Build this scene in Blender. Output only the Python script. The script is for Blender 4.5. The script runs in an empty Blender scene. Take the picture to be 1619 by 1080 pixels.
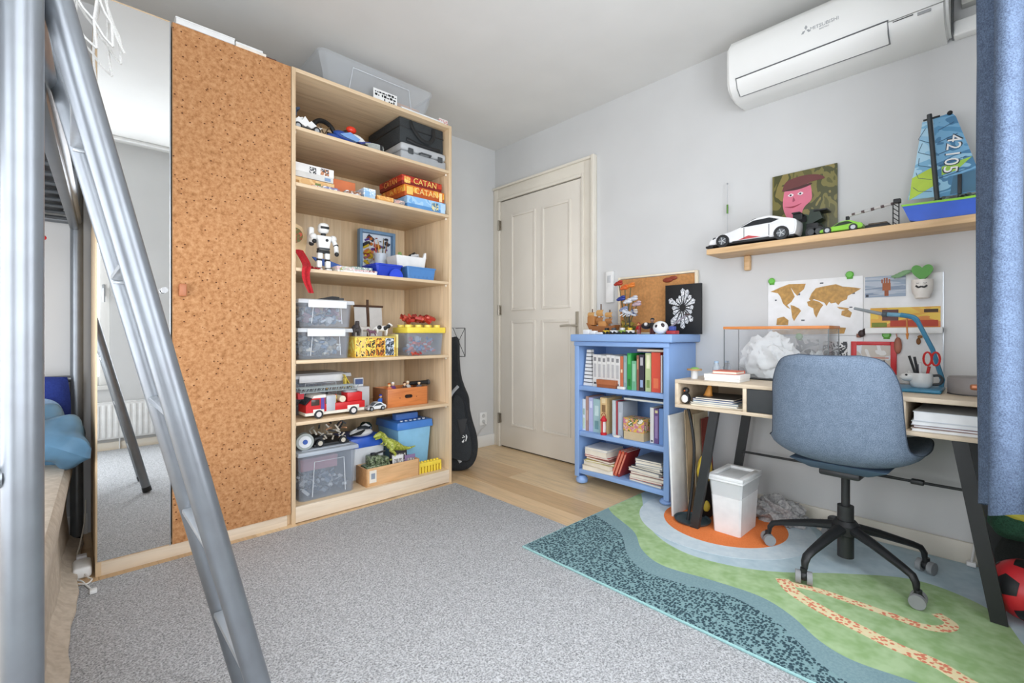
import bpy, bmesh, math, random
from mathutils import Vector, Matrix
random.seed(7)
R = math.radians
scene = bpy.context.scene
COL = scene.collection

# ------------------------------------------------------------------ camera
cam_d = bpy.data.cameras.new('camera'); cam = bpy.data.objects.new('camera', cam_d); COL.objects.link(cam)
cam_d.sensor_width = 36; cam_d.lens = 733/1619*36; cam_d.shift_y = -12/1619; cam_d.clip_start = .02
cam.location = (0, 0, .983); cam.rotation_euler = (R(90), 0, R(46.43-90))
scene.camera = cam
# ------------------------------------------------------------------ world, daylight, exposure
w = bpy.data.worlds.new('world'); scene.world = w; w.use_nodes = True
bgn = w.node_tree.nodes['Background']; bgn.inputs[0].default_value = (.94, .96, 1, 1); bgn.inputs[1].default_value = .6
def area(name, loc, rot, sx, sy, power, col=(1, 1, 1)):
    l = bpy.data.lights.new(name, 'AREA'); l.shape = 'RECTANGLE'; l.size = sx; l.size_y = sy; l.energy = power; l.color = col
    o = bpy.data.objects.new(name, l); o.location = loc; o.rotation_euler = rot; COL.objects.link(o); return o
area('daylight_window_one', (-.33, -.235, 1.42), (R(90), 0, 0), 1.12, 1.7, 20.5, (.95, .958, 1))
area('daylight_window_two', (1.32, -.235, 1.42), (R(90), 0, 0), 1.2, 1.7, 23, (.95, .958, 1))
area('added_fill_left', (-1.115, 1.35, 1.1), (R(90), 0, R(-90)), 2.1, 1.5, 26.5, (.955, .96, 1))  # added fill lamp at the invented left-wall window, lifts light under the desk
scene.view_settings.view_transform = 'Standard'; scene.view_settings.look = 'None'
scene.view_settings.exposure = 1.07; scene.view_settings.gamma = 1; scene.view_settings.use_curve_mapping = False

# ------------------------------------------------------------------ mesh builder (authored in room coordinates)
class B:
    def __init__(s): s.bm = bmesh.new(); s.m = 0
    def _fin(s):
        if s.m:
            for f in s.bm.faces:
                if not f.tag: f.material_index = s.m
        for f in s.bm.faces: f.tag = True
    def mat(s, i): s._fin(); s.m = i; return s
    def box(s, x0, x1, y0, y1, z0, z1, bev=0, seg=2, rz=0, rx=0, ry=0):
        c = Vector(((x0+x1)/2, (y0+y1)/2, (z0+z1)/2))
        mtx = Matrix.Translation(c) @ Matrix.Rotation(rz, 4, 'Z') @ Matrix.Rotation(ry, 4, 'Y') @ Matrix.Rotation(rx, 4, 'X') @ Matrix.Diagonal((abs(x1-x0), abs(y1-y0), abs(z1-z0), 1))
        g = bmesh.ops.create_cube(s.bm, size=1, matrix=mtx)
        if bev:
            es = list({e for v in g['verts'] for e in v.link_edges})
            bmesh.ops.bevel(s.bm, geom=es, offset=bev, segments=seg, affect='EDGES', profile=.5)
        s._fin(); return s
    def cyl(s, p, q, r, r2=None, n=14):
        p = Vector(p); q = Vector(q); d = q-p
        mtx = Matrix.Translation((p+q)/2) @ d.to_track_quat('Z', 'Y').to_matrix().to_4x4()
        bmesh.ops.create_cone(s.bm, cap_ends=True, segments=n, radius1=r, radius2=r if r2 is None else r2, depth=d.length, matrix=mtx); s._fin(); return s
    def sph(s, c, r, sc=(1, 1, 1), n=12, rz=0, ry=0):
        mtx = Matrix.Translation(c) @ Matrix.Rotation(rz, 4, 'Z') @ Matrix.Rotation(ry, 4, 'Y') @ Matrix.Diagonal((r*sc[0], r*sc[1], r*sc[2], 1))
        bmesh.ops.create_uvsphere(s.bm, u_segments=n, v_segments=max(6, n*2//3), radius=1, matrix=mtx); s._fin(); return s
    def tube(s, pts, r, n=8, closed=False, flat=None):
        pts = [Vector(p) for p in pts]; N = len(pts); rings = []
        up = None
        for i, p in enumerate(pts):
            a = pts[(i-1) % N] if (i or closed) else p; b = pts[(i+1) % N] if (i < N-1 or closed) else p
            t = (b-a).normalized()
            if up is None: up = Vector((0, 0, 1)) if abs(t.z) < .9 else Vector((1, 0, 0))
            u = (up-t*up.dot(t)).normalized(); v = t.cross(u); up = u
            rr = r[i] if isinstance(r, (list, tuple)) else r
            fx, fy = flat or (1, 1)
            rings.append([s.bm.verts.new(p+(u*math.cos(2*math.pi*k/n)*fx+v*math.sin(2*math.pi*k/n)*fy)*rr) for k in range(n)])
        for i in range(N if closed else N-1):
            A, Bq = rings[i], rings[(i+1) % N]
            for k in range(n): s.bm.faces.new((A[k], A[(k+1) % n], Bq[(k+1) % n], Bq[k]))
        if not closed: s.bm.faces.new(rings[0][::-1]); s.bm.faces.new(rings[-1])
        s._fin(); return s
    def prism(s, pts, axis, a, b):
        def P(p, h): return {'x': (h, p[0], p[1]), 'y': (p[0], h, p[1]), 'z': (p[0], p[1], h)}[axis]
        A = [s.bm.verts.new(P(p, a)) for p in pts]; Bv = [s.bm.verts.new(P(p, b)) for p in pts]; n = len(pts)
        fs = [s.bm.faces.new(A), s.bm.faces.new(Bv[::-1])]+[s.bm.faces.new((A[i], Bv[i], Bv[(i+1) % n], A[(i+1) % n])) for i in range(n)]
        bmesh.ops.recalc_face_normals(s.bm, faces=fs); s._fin(); return s
    def lathe(s, prof, c, n=20, sx=1, sy=1):
        rings = []
        for r, z in prof:
            rings.append([s.bm.verts.new((c[0]+sx*r*math.cos(2*math.pi*k/n), c[1]+sy*r*math.sin(2*math.pi*k/n), c[2]+z)) for k in range(n)])
        for A, Bv in zip(rings, rings[1:]):
            for k in range(n): s.bm.faces.new((A[k], A[(k+1) % n], Bv[(k+1) % n], Bv[k]))
        s.bm.faces.new(rings[0][::-1]); s.bm.faces.new(rings[-1]); s._fin(); return s
    def frus(s, cx, cy, z0, z1, w0, d0, w1, d1, bev=0):
        v = [s.bm.verts.new((cx+sx*w/2, cy+sy*d/2, z)) for z, w, d in ((z0, w0, d0), (z1, w1, d1)) for sx, sy in ((-1, -1), (1, -1), (1, 1), (-1, 1))]
        fs = [s.bm.faces.new([v[i] for i in q]) for q in ((3, 2, 1, 0), (4, 5, 6, 7), (0, 1, 5, 4), (1, 2, 6, 5), (2, 3, 7, 6), (3, 0, 4, 7))]
        if bev: bmesh.ops.bevel(s.bm, geom=list({e for q in v for e in q.link_edges}), offset=bev, segments=2, affect='EDGES', profile=.5)
        s._fin(); return s
    def shell(s, cx, cy, z0, z1, w0, d0, w1, d1, t, rim=0, rimh=0):
        # open bin: outer and inner skin, optional turned-out rim
        def ring(z, w, d, k=4):
            ch = min(w, d)*.06; pts = []
            for sx, sy in ((1, 1), (-1, 1), (-1, -1), (1, -1)):
                a = (cx+sx*w/2, cy+sy*(d/2-ch)); b = (cx+sx*(w/2-ch), cy+sy*d/2)
                pts += [a, b] if sx*sy > 0 else [b, a]
            return [s.bm.verts.new((x, y, z)) for x, y in pts]
        rs = [ring(z0, w0, d0), ring(z1-rimh, w1, d1)]
        if rim: rs += [ring(z1-rimh, w1+2*rim, d1+2*rim), ring(z1, w1+2*rim, d1+2*rim)]
        else: rs += [ring(z1, w1, d1)]
        rs += [ring(z1, w1-2*t, d1-2*t), ring(z0+t, w0-2*t, d0-2*t)]
        for A, C in zip(rs, rs[1:]):
            for k in range(8): s.bm.faces.new((A[k], A[(k+1) % 8], C[(k+1) % 8], C[k]))
        s.bm.faces.new(rs[0][::-1]); s.bm.faces.new(rs[-1])
        s._fin(); return s
    def grid(s, fn, nu, nv, thick=0):
        vs = [[s.bm.verts.new(fn(i/nu, j/nv)) for j in range(nv+1)] for i in range(nu+1)]
        fs = [s.bm.faces.new((vs[i][j], vs[i+1][j], vs[i+1][j+1], vs[i][j+1])) for i in range(nu) for j in range(nv)]
        if thick:
            s.bm.normal_update(); bmesh.ops.solidify(s.bm, geom=fs, thickness=thick)
        s._fin(); return s
    def xf(s, m): bmesh.ops.transform(s.bm, matrix=m, verts=s.bm.verts); return s
    def rot(s, ang, axis, piv):
        piv = Vector(piv); return s.xf(Matrix.Translation(piv) @ Matrix.Rotation(ang, 4, axis) @ Matrix.Translation(-piv))
    def mv(s, x, y, z): return s.xf(Matrix.Translation((x, y, z)))
    def addmesh(s, me, mtx):
        n = len(s.bm.verts); s.bm.from_mesh(me); s.bm.verts.ensure_lookup_table()
        bmesh.ops.transform(s.bm, matrix=mtx, verts=s.bm.verts[n:]); s._fin(); return s

WL = {}
def tag(o, label=None, cat=None, group=None, kind=None):
    if label: o['label'] = label
    if cat: o['category'] = cat
    if group: o['group'] = group
    if kind: o['kind'] = kind
    return o
def O(name, b, mat, parent=None, label=None, cat=None, group=None, kind=None, flat=False):
    """one mesh object; its origin goes to the foot (thing) or the middle (part) of its bounds"""
    vs = [v.co for v in b.bm.verts]
    lo = Vector([min(v[i] for v in vs) for i in range(3)]); hi = Vector([max(v[i] for v in vs) for i in range(3)])
    c = (lo+hi)/2
    if parent is None: c.z = lo.z
    bmesh.ops.translate(b.bm, verts=b.bm.verts, vec=-c)
    bmesh.ops.recalc_face_normals(b.bm, faces=b.bm.faces)
    me = bpy.data.meshes.new(name); b.bm.to_mesh(me); b.bm.free()
    for m in (mat if isinstance(mat, (list, tuple)) else [mat]): me.materials.append(m)
    if not flat:
        me.polygons.foreach_set('use_smooth', [True]*len(me.polygons)); me.set_sharp_from_angle(angle=R(38))
    o = bpy.data.objects.new(name, me); COL.objects.link(o); WL[o.name] = c
    if parent is not None: o.parent = parent; o.location = c-WL[parent.name]
    else: o.location = c
    return tag(o, label, cat, group, kind)
def T(name, label, cat, loc, group=None, kind=None):
    o = bpy.data.objects.new(name, None); o.empty_display_size = .05; COL.objects.link(o); o.location = loc; WL[o.name] = Vector(loc)
    return tag(o, label, cat, group, kind)
def dup(root, dloc, label=None):
    def cp(o, par):
        c = o.copy(); COL.objects.link(c); c.parent = par
        for ch in o.children: cp(ch, c)
        return c
    c = cp(root, None); c.location = root.location+Vector(dloc); WL[c.name] = c.location.copy()
    if label: c['label'] = label
    return c
def text(s, size):
    cu = bpy.data.curves.new('lettering', 'FONT'); cu.body = s; cu.size = size; cu.align_x = 'CENTER'; cu.align_y = 'CENTER'; cu.extrude = .0004; cu.resolution_u = 3
    o = bpy.data.objects.new('lettering', cu); COL.objects.link(o); bpy.context.view_layer.update()
    me = bpy.data.meshes.new_from_object(o); bpy.data.objects.remove(o); return me
def face_x(loc, sx=1, sz=1, roll=0):   # lettering plane on a face looking to -X (text runs towards -Y)
    return Matrix.Translation(loc) @ Matrix(((0, 0, -1, 0), (-1, 0, 0, 0), (0, 1, 0, 0), (0, 0, 0, 1))) @ Matrix.Rotation(roll, 4, 'Z') @ Matrix.Diagonal((sx, sz, 1, 1))
def face_y(loc, sx=1, sz=1, roll=0):   # lettering plane on a face looking to -Y (text runs towards +X)
    return Matrix.Translation(loc) @ Matrix.Rotation(R(90), 4, 'X') @ Matrix.Rotation(roll, 4, 'Z') @ Matrix.Diagonal((sx, sz, 1, 1))

# ------------------------------------------------------------------ materials
def lin(h):
    h = h.lstrip('#'); v = [int(h[i:i+2], 16)/255 for i in (0, 2, 4)]
    return tuple(c/12.92 if c <= .04045 else ((c+.055)/1.055)**2.4 for c in v)+(1,)
MC = {}
def base(name):
    m = bpy.data.materials.new(name); m.use_nodes = True; nt = m.node_tree; return m, nt, nt.nodes['Principled BSDF']
def tex(nt, kind, scale=(1, 1, 1), **kw):
    tc = nt.nodes.new('ShaderNodeTexCoord'); mp = nt.nodes.new('ShaderNodeMapping'); mp.inputs['Scale'].default_value = scale
    nt.links.new(tc.outputs['Object'], mp.inputs[0]); t = nt.nodes.new(kind); nt.links.new(mp.outputs[0], t.inputs['Vector'])
    for k, v in kw.items():
        if k in t.inputs.keys(): t.inputs[k].default_value = v
        else: setattr(t, k, v)
    return t
def ramp(nt, src, stops, interp='LINEAR'):
    r = nt.nodes.new('ShaderNodeValToRGB'); r.color_ramp.interpolation = interp; e = r.color_ramp.elements
    while len(e) < len(stops): e.new(.5)
    for el, (p, c) in zip(e, stops): el.position = p; el.color = lin(c)
    nt.links.new(src, r.inputs[0]); return r
def bump(nt, bs, src, st=.2, dist=.01):
    b = nt.nodes.new('ShaderNodeBump'); b.inputs['Strength'].default_value = st; b.inputs['Distance'].default_value = dist
    nt.links.new(src, b.inputs['Height']); nt.links.new(b.outputs[0], bs.inputs['Normal'])
def shade(h, k):
    h = h.lstrip('#'); return '#'+''.join('%02x' % max(0, min(255, int(int(h[i:i+2], 16)*k))) for i in (0, 2, 4))
def P(c, rough=.5, metal=0, var=.025, scale=18):
    """plain paint or plastic with a faint mottle"""
    key = ('P', c, rough, metal)
    if key in MC: return MC[key]
    m, nt, bs = base('plain_'+c.strip('#')); bs.inputs['Roughness'].default_value = rough; bs.inputs['Metallic'].default_value = metal
    n = tex(nt, 'ShaderNodeTexNoise', (1, 1, 1), Scale=scale, Detail=3)
    r = ramp(nt, n.outputs['Fac'], [(.3, shade(c, 1-var)), (.7, shade(c, 1+var))]); nt.links.new(r.outputs[0], bs.inputs['Base Color'])
    MC[key] = m; return m
def wood(c1, c2, sc=(1, 12, 12), rough=.45, s=3.5, dist=1.2):
    key = ('W', c1, c2, sc)
    if key in MC: return MC[key]
    m, nt, bs = base('wood_'+c1.strip('#')); bs.inputs['Roughness'].default_value = rough
    n = tex(nt, 'ShaderNodeTexNoise', sc, Scale=s, Detail=6, Distortion=dist)
    r = ramp(nt, n.outputs['Fac'], [(.25, c2), (.5, c1), (.8, shade(c1, 1.07))]); nt.links.new(r.outputs[0], bs.inputs['Base Color'])
    bump(nt, bs, n.outputs['Fac'], .05, .004); MC[key] = m; return m
def fabric(c1, c2, scale=260, rough=.95, st=.35, sc=(1, 1, 1)):
    key = ('F', c1, c2, scale)
    if key in MC: return MC[key]
    m, nt, bs = base('cloth_'+c1.strip('#')); bs.inputs['Roughness'].default_value = rough
    n = tex(nt, 'ShaderNodeTexNoise', sc, Scale=scale, Detail=2, Roughness=.7)
    n2 = tex(nt, 'ShaderNodeTexNoise', sc, Scale=scale*.12, Detail=3)
    mx = nt.nodes.new('ShaderNodeMath'); mx.operation = 'MULTIPLY_ADD'; mx.inputs[1].default_value = .2
    nt.links.new(n2.outputs['Fac'], mx.inputs[0]); sb = nt.nodes.new('ShaderNodeMath'); sb.operation = 'MULTIPLY'; sb.inputs[1].default_value = .8
    nt.links.new(n.outputs['Fac'], sb.inputs[0]); nt.links.new(sb.outputs[0], mx.inputs[2])
    r = ramp(nt, mx.outputs[0], [(.38, c2), (.62, c1)]); nt.links.new(r.outputs[0], bs.inputs['Base Color'])
    bump(nt, bs, n.outputs['Fac'], st, .003); MC[key] = m; return m
def prnt(cols, scale=30, sc=(1, 1, 1), rough=.4):
    """flat printed artwork: patches in a few inks"""
    key = ('N', tuple(cols), scale, sc)
    if key in MC: return MC[key]
    m, nt, bs = base('print_'+cols[0].strip('#')); bs.inputs['Roughness'].default_value = rough
    v = tex(nt, 'ShaderNodeTexNoise', sc, Scale=scale, Detail=2, Distortion=.6)
    k = len(cols); r = ramp(nt, v.outputs['Fac'], [(0 if i == 0 else .3+.4*i/k, c) for i, c in enumerate(cols)], 'CONSTANT')
    nt.links.new(r.outputs[0], bs.inputs['Base Color']); MC[key] = m; return m
def clear(c='#e6eaee', op=.22, rough=.15):
    key = ('C', c, op)
    if key in MC: return MC[key]
    m, nt, bs = base('clear_'+c.strip('#')); bs.inputs['Base Color'].default_value = lin(c); bs.inputs['Roughness'].default_value = rough
    t = nt.nodes.new('ShaderNodeBsdfTransparent'); t.inputs[0].default_value = (.97, .98, .99, 1)
    mx = nt.nodes.new('ShaderNodeMixShader'); mx.inputs[0].default_value = op
    nt.links.new(t.outputs[0], mx.inputs[1]); nt.links.new(bs.outputs[0], mx.inputs[2])
    nt.links.new(mx.outputs[0], nt.nodes['Material Output'].inputs['Surface']); MC[key] = m; return m
def metal(c, rough=.3):
    return P(c, rough, .9, .03)
WHITE = P('#ecedeb', .45); BLACK = P('#1b1d1f', .5); BLACKMET = P('#2a2c2d', .45); DKGREY = P('#45494c', .5); GREY = P('#9a9da0', .5)
RED = P('#c5202c', .4); BLUE = P('#2f6fd0', .4); NAVY = P('#1f3fae', .4); YELLOW = P('#f1d54a', .4); GREEN = P('#74c23a', .4); ORANGE = P('#e8752c', .45)
TAN = P('#d9a878', .5); SKIN = P('#f0c070', .5); BROWN = P('#7a4a2b', .5); SILVER = P('#b4b9bd', .3, .55, .03)
OAK = wood('#dcc3a0', '#c9ab84', (14, 14, 1.0), .45, 2.0); OAKH = wood('#dcc3a0', '#c9ab84', (1.0, 14, 14), .45, 2.0)
OAKEDGE = wood('#e6d6bf', '#d8c4a8', (1.0, 14, 14), .5, 2.0)
CLEAR = clear(); CLEARB = clear('#ccd6e2', .18); GLASS = clear('#ffffff', .05, .02)

# ------------------------------------------------------------------ the room
XR, YB, YF, XL, HC = 2.745, 3.105, -.17, -1.06, 2.617
WALLM = P('#d3d4d3', .9, 0, .012, 3); CEILM = P('#e2e2df', .95, 0, .012, 3); TRIM = P('#e6e0d2', .4, 0, .02, 3); TRIMW = P('#e9e9e5', .4, 0, .02, 3)
O('wall_back', B().box(XL-.1, XR+.1, YB, YB+.1, -.05, HC), WALLM, kind='structure')
O('wall_right', B().box(XR, XR+.1, YF-.15, YB, -.05, HC), WALLM, kind='structure')
V0, V1, VZ0, VZ1 = .28, 2.42, .33, 1.87   # unseen window added in the left wall to let in low fill light
O('wall_left', B().box(XL-.1, XL, YF-.15, V0, -.05, HC).box(XL-.1, XL, V1, YB, -.05, HC).box(XL-.1, XL, V0, V1, -.05, VZ0).box(XL-.1, XL, V0, V1, VZ1, HC), WALLM, kind='structure')
wn = T('window_3', 'x', None, (XL-.04, 1.35, VZ0), kind='structure'); del wn['label']
for a, c in ((V0, V0+.05), (V1-.05, V1), (1.325, 1.375)): O('frame', B().box(XL-.06, XL-.012, a, c, VZ0, VZ1, .004), TRIMW, wn)
for a, c in ((V0+.05, 1.325), (1.375, V1-.05)):
    for z0, z1 in ((VZ0, VZ0+.05), (VZ1-.05, VZ1)): O('frame', B().box(XL-.058, XL-.014, a, c, z0, z1, .004), TRIMW, wn)
    O('pane', B().box(XL-.04, XL-.035, a, c, VZ0+.05, VZ1-.05), GLASS, wn)
O('ceiling', B().box(XL-.1, XR+.1, YF-.15, YB+.1, HC, HC+.1), CEILM, kind='structure')
W1, W2 = (-.9, .24), (.72, 1.92); WZ0, WZ1 = .55, 2.32
b = B()
for x0, x1 in ((XL-.1, W1[0]), (W1[1], W2[0]), (W2[1], XR+.1)): b.box(x0, x1, YF-.15, YF, -.05, HC)
for x0, x1 in (W1, W2): b.box(x0, x1, YF-.15, YF, -.05, WZ0); b.box(x0, x1, YF-.15, YF, WZ1, HC)
O('wall_front', b, WALLM, kind='structure')
for i, (x0, x1) in enumerate((W1, W2)):
    wn = T('window_%d' % (i+1), 'white framed casement window in the front wall, number %d' % (i+1), None, ((x0+x1)/2, YF-.05, WZ0), kind='structure'); del wn['label']
    b = B()
    for a, c in ((x0, x0+.07), (x1-.07, x1), ((x0+x1)/2-.045, (x0+x1)/2+.045)): b.box(a, c, YF-.1, YF-.02, WZ0, WZ1, .006)
    for a, c in ((x0+.07, (x0+x1)/2-.045), ((x0+x1)/2+.045, x1-.07)): b.box(a, c, YF-.098, YF-.022, WZ1-.07, WZ1, .006).box(a, c, YF-.098, YF-.022, WZ0, WZ0+.08, .006)
    O('frame', b, TRIMW, wn)
    for a, c in ((x0+.06, (x0+x1)/2-.04), ((x0+x1)/2+.04, x1-.06)): O('pane', B().box(a, c, YF-.062, YF-.056, WZ0+.07, WZ1-.06), GLASS, wn)
    O('sill', B().box(x0-.03, x1+.03, YF-.02, YF+.03, WZ0-.035, WZ0, .006), TRIMW, wn)
    O('handle', B().box(x1-.05, x1-.03, YF-.02, YF-.012, 1.3, 1.4, .003).cyl((x1-.04, YF-.015, 1.36), (x1-.04, YF+.02, 1.36), .008).cyl((x1-.04, YF+.02, 1.365), (x1-.04, YF+.02, 1.25), .008), SILVER, wn)
# floor with single oak planks
fl_o = O('floor', B().box(XL-.1, XR+.1, YF-.15, YB+.1, -.06, -.012), P('#8a6a48', .8), kind='structure')
FW = [wood(c, shade(c, .88), (18, 1.2, 18), .35, 2.2) for c in ('#d8b98f', '#cfae84', '#dec299', '#c8a67b')]
nx = 20; pw = (XR-XL)/nx; rnd = random.Random(3)
for i in range(nx):
    y = YF-rnd.random()*1.1
    while y < YB:
        L = 1.3+rnd.random()*.5; y1 = min(y+L, YB)
        x0 = XL+i*pw; b = B().box(x0+.0007, x0+pw-.0007, max(y, YF)+.0007, y1-.0007, -.012, 0)
        if y1-max(y, YF) > .02: O('plank', b, FW[rnd.randrange(4)], fl_o)
        y += L
bb_ = O('baseboard_back', B().box(1.86, XR, YB-.014, YB, 0, .1, .003), TRIMW, kind='structure')
O('baseboard_back.001', B().box(XL, .06, YB-.014, YB, 0, .1, .003), TRIMW, kind='structure')
O('baseboard_right', B().box(XR-.016, XR, YF, 1.99, 0, .105, .004), TRIM, kind='structure')
O('baseboard_front', B().box(XL, XR-.02, YF, YF+.016, 0, .07, .004), TRIM, kind='structure')
# door in the right-hand wall
dr = T('door_1', 'x', None, (XR, 2.56, 0), kind='structure'); del dr['label']
DY0, DY1, DZ = 2.12, 3.012, 2.137
DOORM = P('#e7e1d5', .35, 0, .012, 3)
def casing(b, y0, y1, z0, z1): b.box(XR-.03, XR, y0, y1, z0, z1, .003)
b = B().box(XR-.032, XR, DY0-.022, DY0, 0, DZ+.026, .003).box(XR-.022, XR, DY0-.095, DY0-.022, 0, DZ+.114, .003).box(XR-.045, XR, DY0-.125, DY0-.095, 0, DZ+.135, .007)
O('casing', b, TRIM, dr)
O('casing', B().box(XR-.032, XR, DY1, DY1+.03, 0, DZ+.003, .003).box(XR-.022, XR, DY1+.03, YB-.001, 0, DZ+.114, .003), TRIM, dr)
O('casing', B().box(XR-.032, XR, DY0, DY1+.03, DZ+.004, DZ+.028, .003).box(XR-.021, XR, DY0-.022, DY1+.03, DZ+.028, DZ+.114, .002).box(XR-.036, XR, DY0-.095, YB-.001, DZ+.115, DZ+.135, .006), TRIM, dr)
O('gap', B().box(XR-.003, XR-.001, DY0, DY1, 0, DZ+.004), P('#4a443a', .9), dr)
b = B().box(XR-.02, XR-.003, DY0+.004, DY1-.003, .012, DZ-.004, .002)
leaf = O('leaf', b, DOORM, dr)
for y0, y1 in ((2.22, 2.515), (2.585, 2.87)):
    for z0, z1 in ((.2, 1.095), (1.18, 2.0)):
        b = B()
        m = .022
        for a in ((y0, y0+m, z0, z1), (y1-m, y1, z0, z1)): b.box(XR-.03, XR-.018, *a, .004)
        for a in ((y0+m-.003, y1-m+.003, z0, z0+m), (y0+m-.003, y1-m+.003, z1-m, z1)): b.box(XR-.0298, XR-.0185, *a, .004)
        O('panel_moulding', b, DOORM, leaf)
        b = B(); v = [(XR-.021, y0+m, z0+m), (XR-.021, y1-m, z0+m), (XR-.021, y1-m, z1-m), (XR-.021, y0+m, z1-m)]
        q = [(XR-.027, y0+m+.035, z0+m+.035), (XR-.027, y1-m-.035, z0+m+.035), (XR-.027, y1-m-.035, z1-m-.035), (XR-.027, y0+m+.035, z1-m-.035)]
        V = [b.bm.verts.new(p) for p in v]; Q = [b.bm.verts.new(p) for p in q]
        b.bm.faces.new(Q)
        for k in range(4): b.bm.faces.new((V[k], V[(k+1) % 4], Q[(k+1) % 4], Q[k]))
        O('raised_panel', b, DOORM, leaf)
for z in (.25, 1.19, 1.93): O('hinge', B().cyl((XR-.036, DY1+.004, z-.045), (XR-.036, DY1+.004, z+.045), .009).box(XR-.034, XR-.02, DY1-.012, DY1+.02, z-.04, z+.04), metal('#9a9488'), dr)
O('handle_plate', B().box(XR-.026, XR-.02, 2.145, 2.175, .95, 1.15, .003), P('#b9b2a2', .35, .35), leaf)
O('handle', B().cyl((XR-.02, 2.16, 1.045), (XR-.075, 2.16, 1.045), .009).tube([(XR-.07, 2.155, 1.045), (XR-.072, 2.22, 1.048), (XR-.068, 2.285, 1.043)], .009), P('#c4bdae', .3, .35), leaf)
# wall fittings
def outlet(name, label, x, z):
    t = T(name, label, 'outlet', (x, YB, z))
    O('plate', B().box(x-.042, x+.042, YB-.012, YB-.001, z-.055, z+.055, .004), WHITE, t)
    for dz in (-.025, .025):
        O('socket', B().cyl((x, YB-.014, z+dz), (x, YB-.011, z+dz), .018), P('#c9cac8', .5), t)
    O('cord', B().tube([(x, YB-.015, z-.03), (x, YB-.05, z-.05), (x-.04, YB-.03, z-.09), (x-.1, YB-.02, z-.16), (x-.14, YB-.02, z-.22)], .003), P('#c8c8c6', .5), t)
outlet('wall_outlet', 'white double wall outlet with thin cord, low beside the guitar bag', 2.6, .245)
t = T('thermostat', 'white oblong thermostat box on the wall just right of the door frame', 'thermostat', (XR, 1.875, 1.24))
O('body', B().box(XR-.028, XR-.001, 1.845, 1.905, 1.2, 1.42, .006), WHITE, t); O('dial', B().box(XR-.031, XR-.028, 1.86, 1.89, 1.34, 1.39, .001), P('#c9ccce', .4), t)
# radiator under the window (seen in the mirror)
t = T('radiator', 'white ribbed panel radiator under the window, seen in the mirror', 'radiator', (.05, YF, 0))
O('panel', B().box(-.5, .62, YF+.03, YF+.045, .1, .4, .004), WHITE, t)
b = B()
for i in range(28): b.box(-.49+i*.04, -.47+i*.04, YF+.044, YF+.052, .115, .385, .003)
O('rib', b, WHITE, t, kind='stuff'); O('top_grille', B().box(-.5, .62, YF+.01, YF+.045, .4, .412, .002), WHITE, t)
for x in (-.4, .5): O('bracket', B().box(x, x+.03, YF+.002, YF+.03, .15, .35), WHITE, t)
O('pipe', B().cyl((.3, YF+.024, .001), (.3, YF+.024, .12), .005), WHITE, t)

# grey heather carpet
m, nt, bs = base('heather_carpet'); bs.inputs['Roughness'].default_value = 1
n1 = tex(nt, 'ShaderNodeTexNoise', (1, 1, 1), Scale=150, Detail=3, Roughness=.75); n2 = tex(nt, 'ShaderNodeTexVoronoi', (1, 1, 1), Scale=170)
mx = nt.nodes.new('ShaderNodeMix'); mx.data_type = 'FLOAT'; mx.inputs[0].default_value = .3
nt.links.new(n1.outputs['Fac'], mx.inputs[2]); nt.links.new(n2.outputs['Distance'], mx.inputs[3])
r = ramp(nt, mx.outputs[0], [(.28, '#6f7173'), (.45, '#a9abad'), (.62, '#d6d8da')]); nt.links.new(r.outputs[0], bs.inputs['Base Color']); bump(nt, bs, mx.outputs[0], .9, .006)
CARPET = m
t = O('carpet', B().box(XL+.02, 1.825, YF+.04, 2.455, 0, .009, .003), CARPET, label='large grey heather loop-pile carpet covering most of the floor', cat='carpet')
# play rug with landscape print
def rugm(c, c2=None):
    return fabric(c, c2 or shade(c, .93), 120, 1, .25)
RX0, RX1, RY0, RY1 = 1.49, XR-.02, YF+.03, 1.5
rug = T('landscape_rug', 'flat rug with green hills, teal dots and an orange sun under the desk', 'rug', ((RX0+RX1)/2, (RY0+RY1)/2, .009))
O('backing', B().box(RX0, RX1, RY0, RY1, .0092, .0165, .002), rugm('#a9d7d6'), rug)
def smooth_line(pts, n=10):
    out = []
    for i in range(len(pts)-1):
        p0 = pts[max(i-1, 0)]; p1 = pts[i]; p2 = pts[i+1]; p3 = pts[min(i+2, len(pts)-1)]
        for k in range(n):
            u = k/n; out.append(tuple(.5*(2*p1[j]+(p2[j]-p0[j])*u+(2*p0[j]-5*p1[j]+4*p2[j]-p3[j])*u*u+(3*p1[j]-p0[j]-3*p2[j]+p3[j])*u**3) for j in range(len(p1))))
    return out+[pts[-1]]
def strip(l1, l2, z0, z1):
    b = B(); return b.prism(list(l1)+list(l2)[::-1], 'z', z0, z1)
l1 = smooth_line([(2.03, RY1-.006), (2.0, 1.42), (1.928, 1.261), (1.766, 1.122), (1.692, .986), (1.713, .834), (1.759, .684), (1.723, .533), (1.646, .427), (1.58, .344), (1.555, .26), (1.56, .12), (1.6, 0), (1.62, RY0+.006)])
l2 = smooth_line([(2.16, RY1-.006), (2.1, 1.42), (1.989, 1.228), (1.852, 1.103), (1.787, .967), (1.819, .781), (1.836, .611), (1.79, .494), (1.706, .39), (1.675, .302), (1.69, .194), (1.71, .1), (1.72, 0), (1.74, RY0+.006)])
l3 = smooth_line([(2.5, RY1-.006), (2.36, 1.4), (2.201, 1.301), (2.035, 1.134), (1.963, .955), (1.99, .774), (2.078, .619), (2.25, .437), (2.389, .254), (2.386, .117), (2.3, .0), (2.12, -.06), (2.0, RY0+.006)])
l0 = [(RX0+.006, RY1-.006), (RX0+.006, RY0+.006)]; l4 = [(RX1-.004, RY1-.006), (RX1-.004, RY0+.006)]
m, nt, bs = base('dotted_pile'); bs.inputs['Roughness'].default_value = 1
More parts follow.
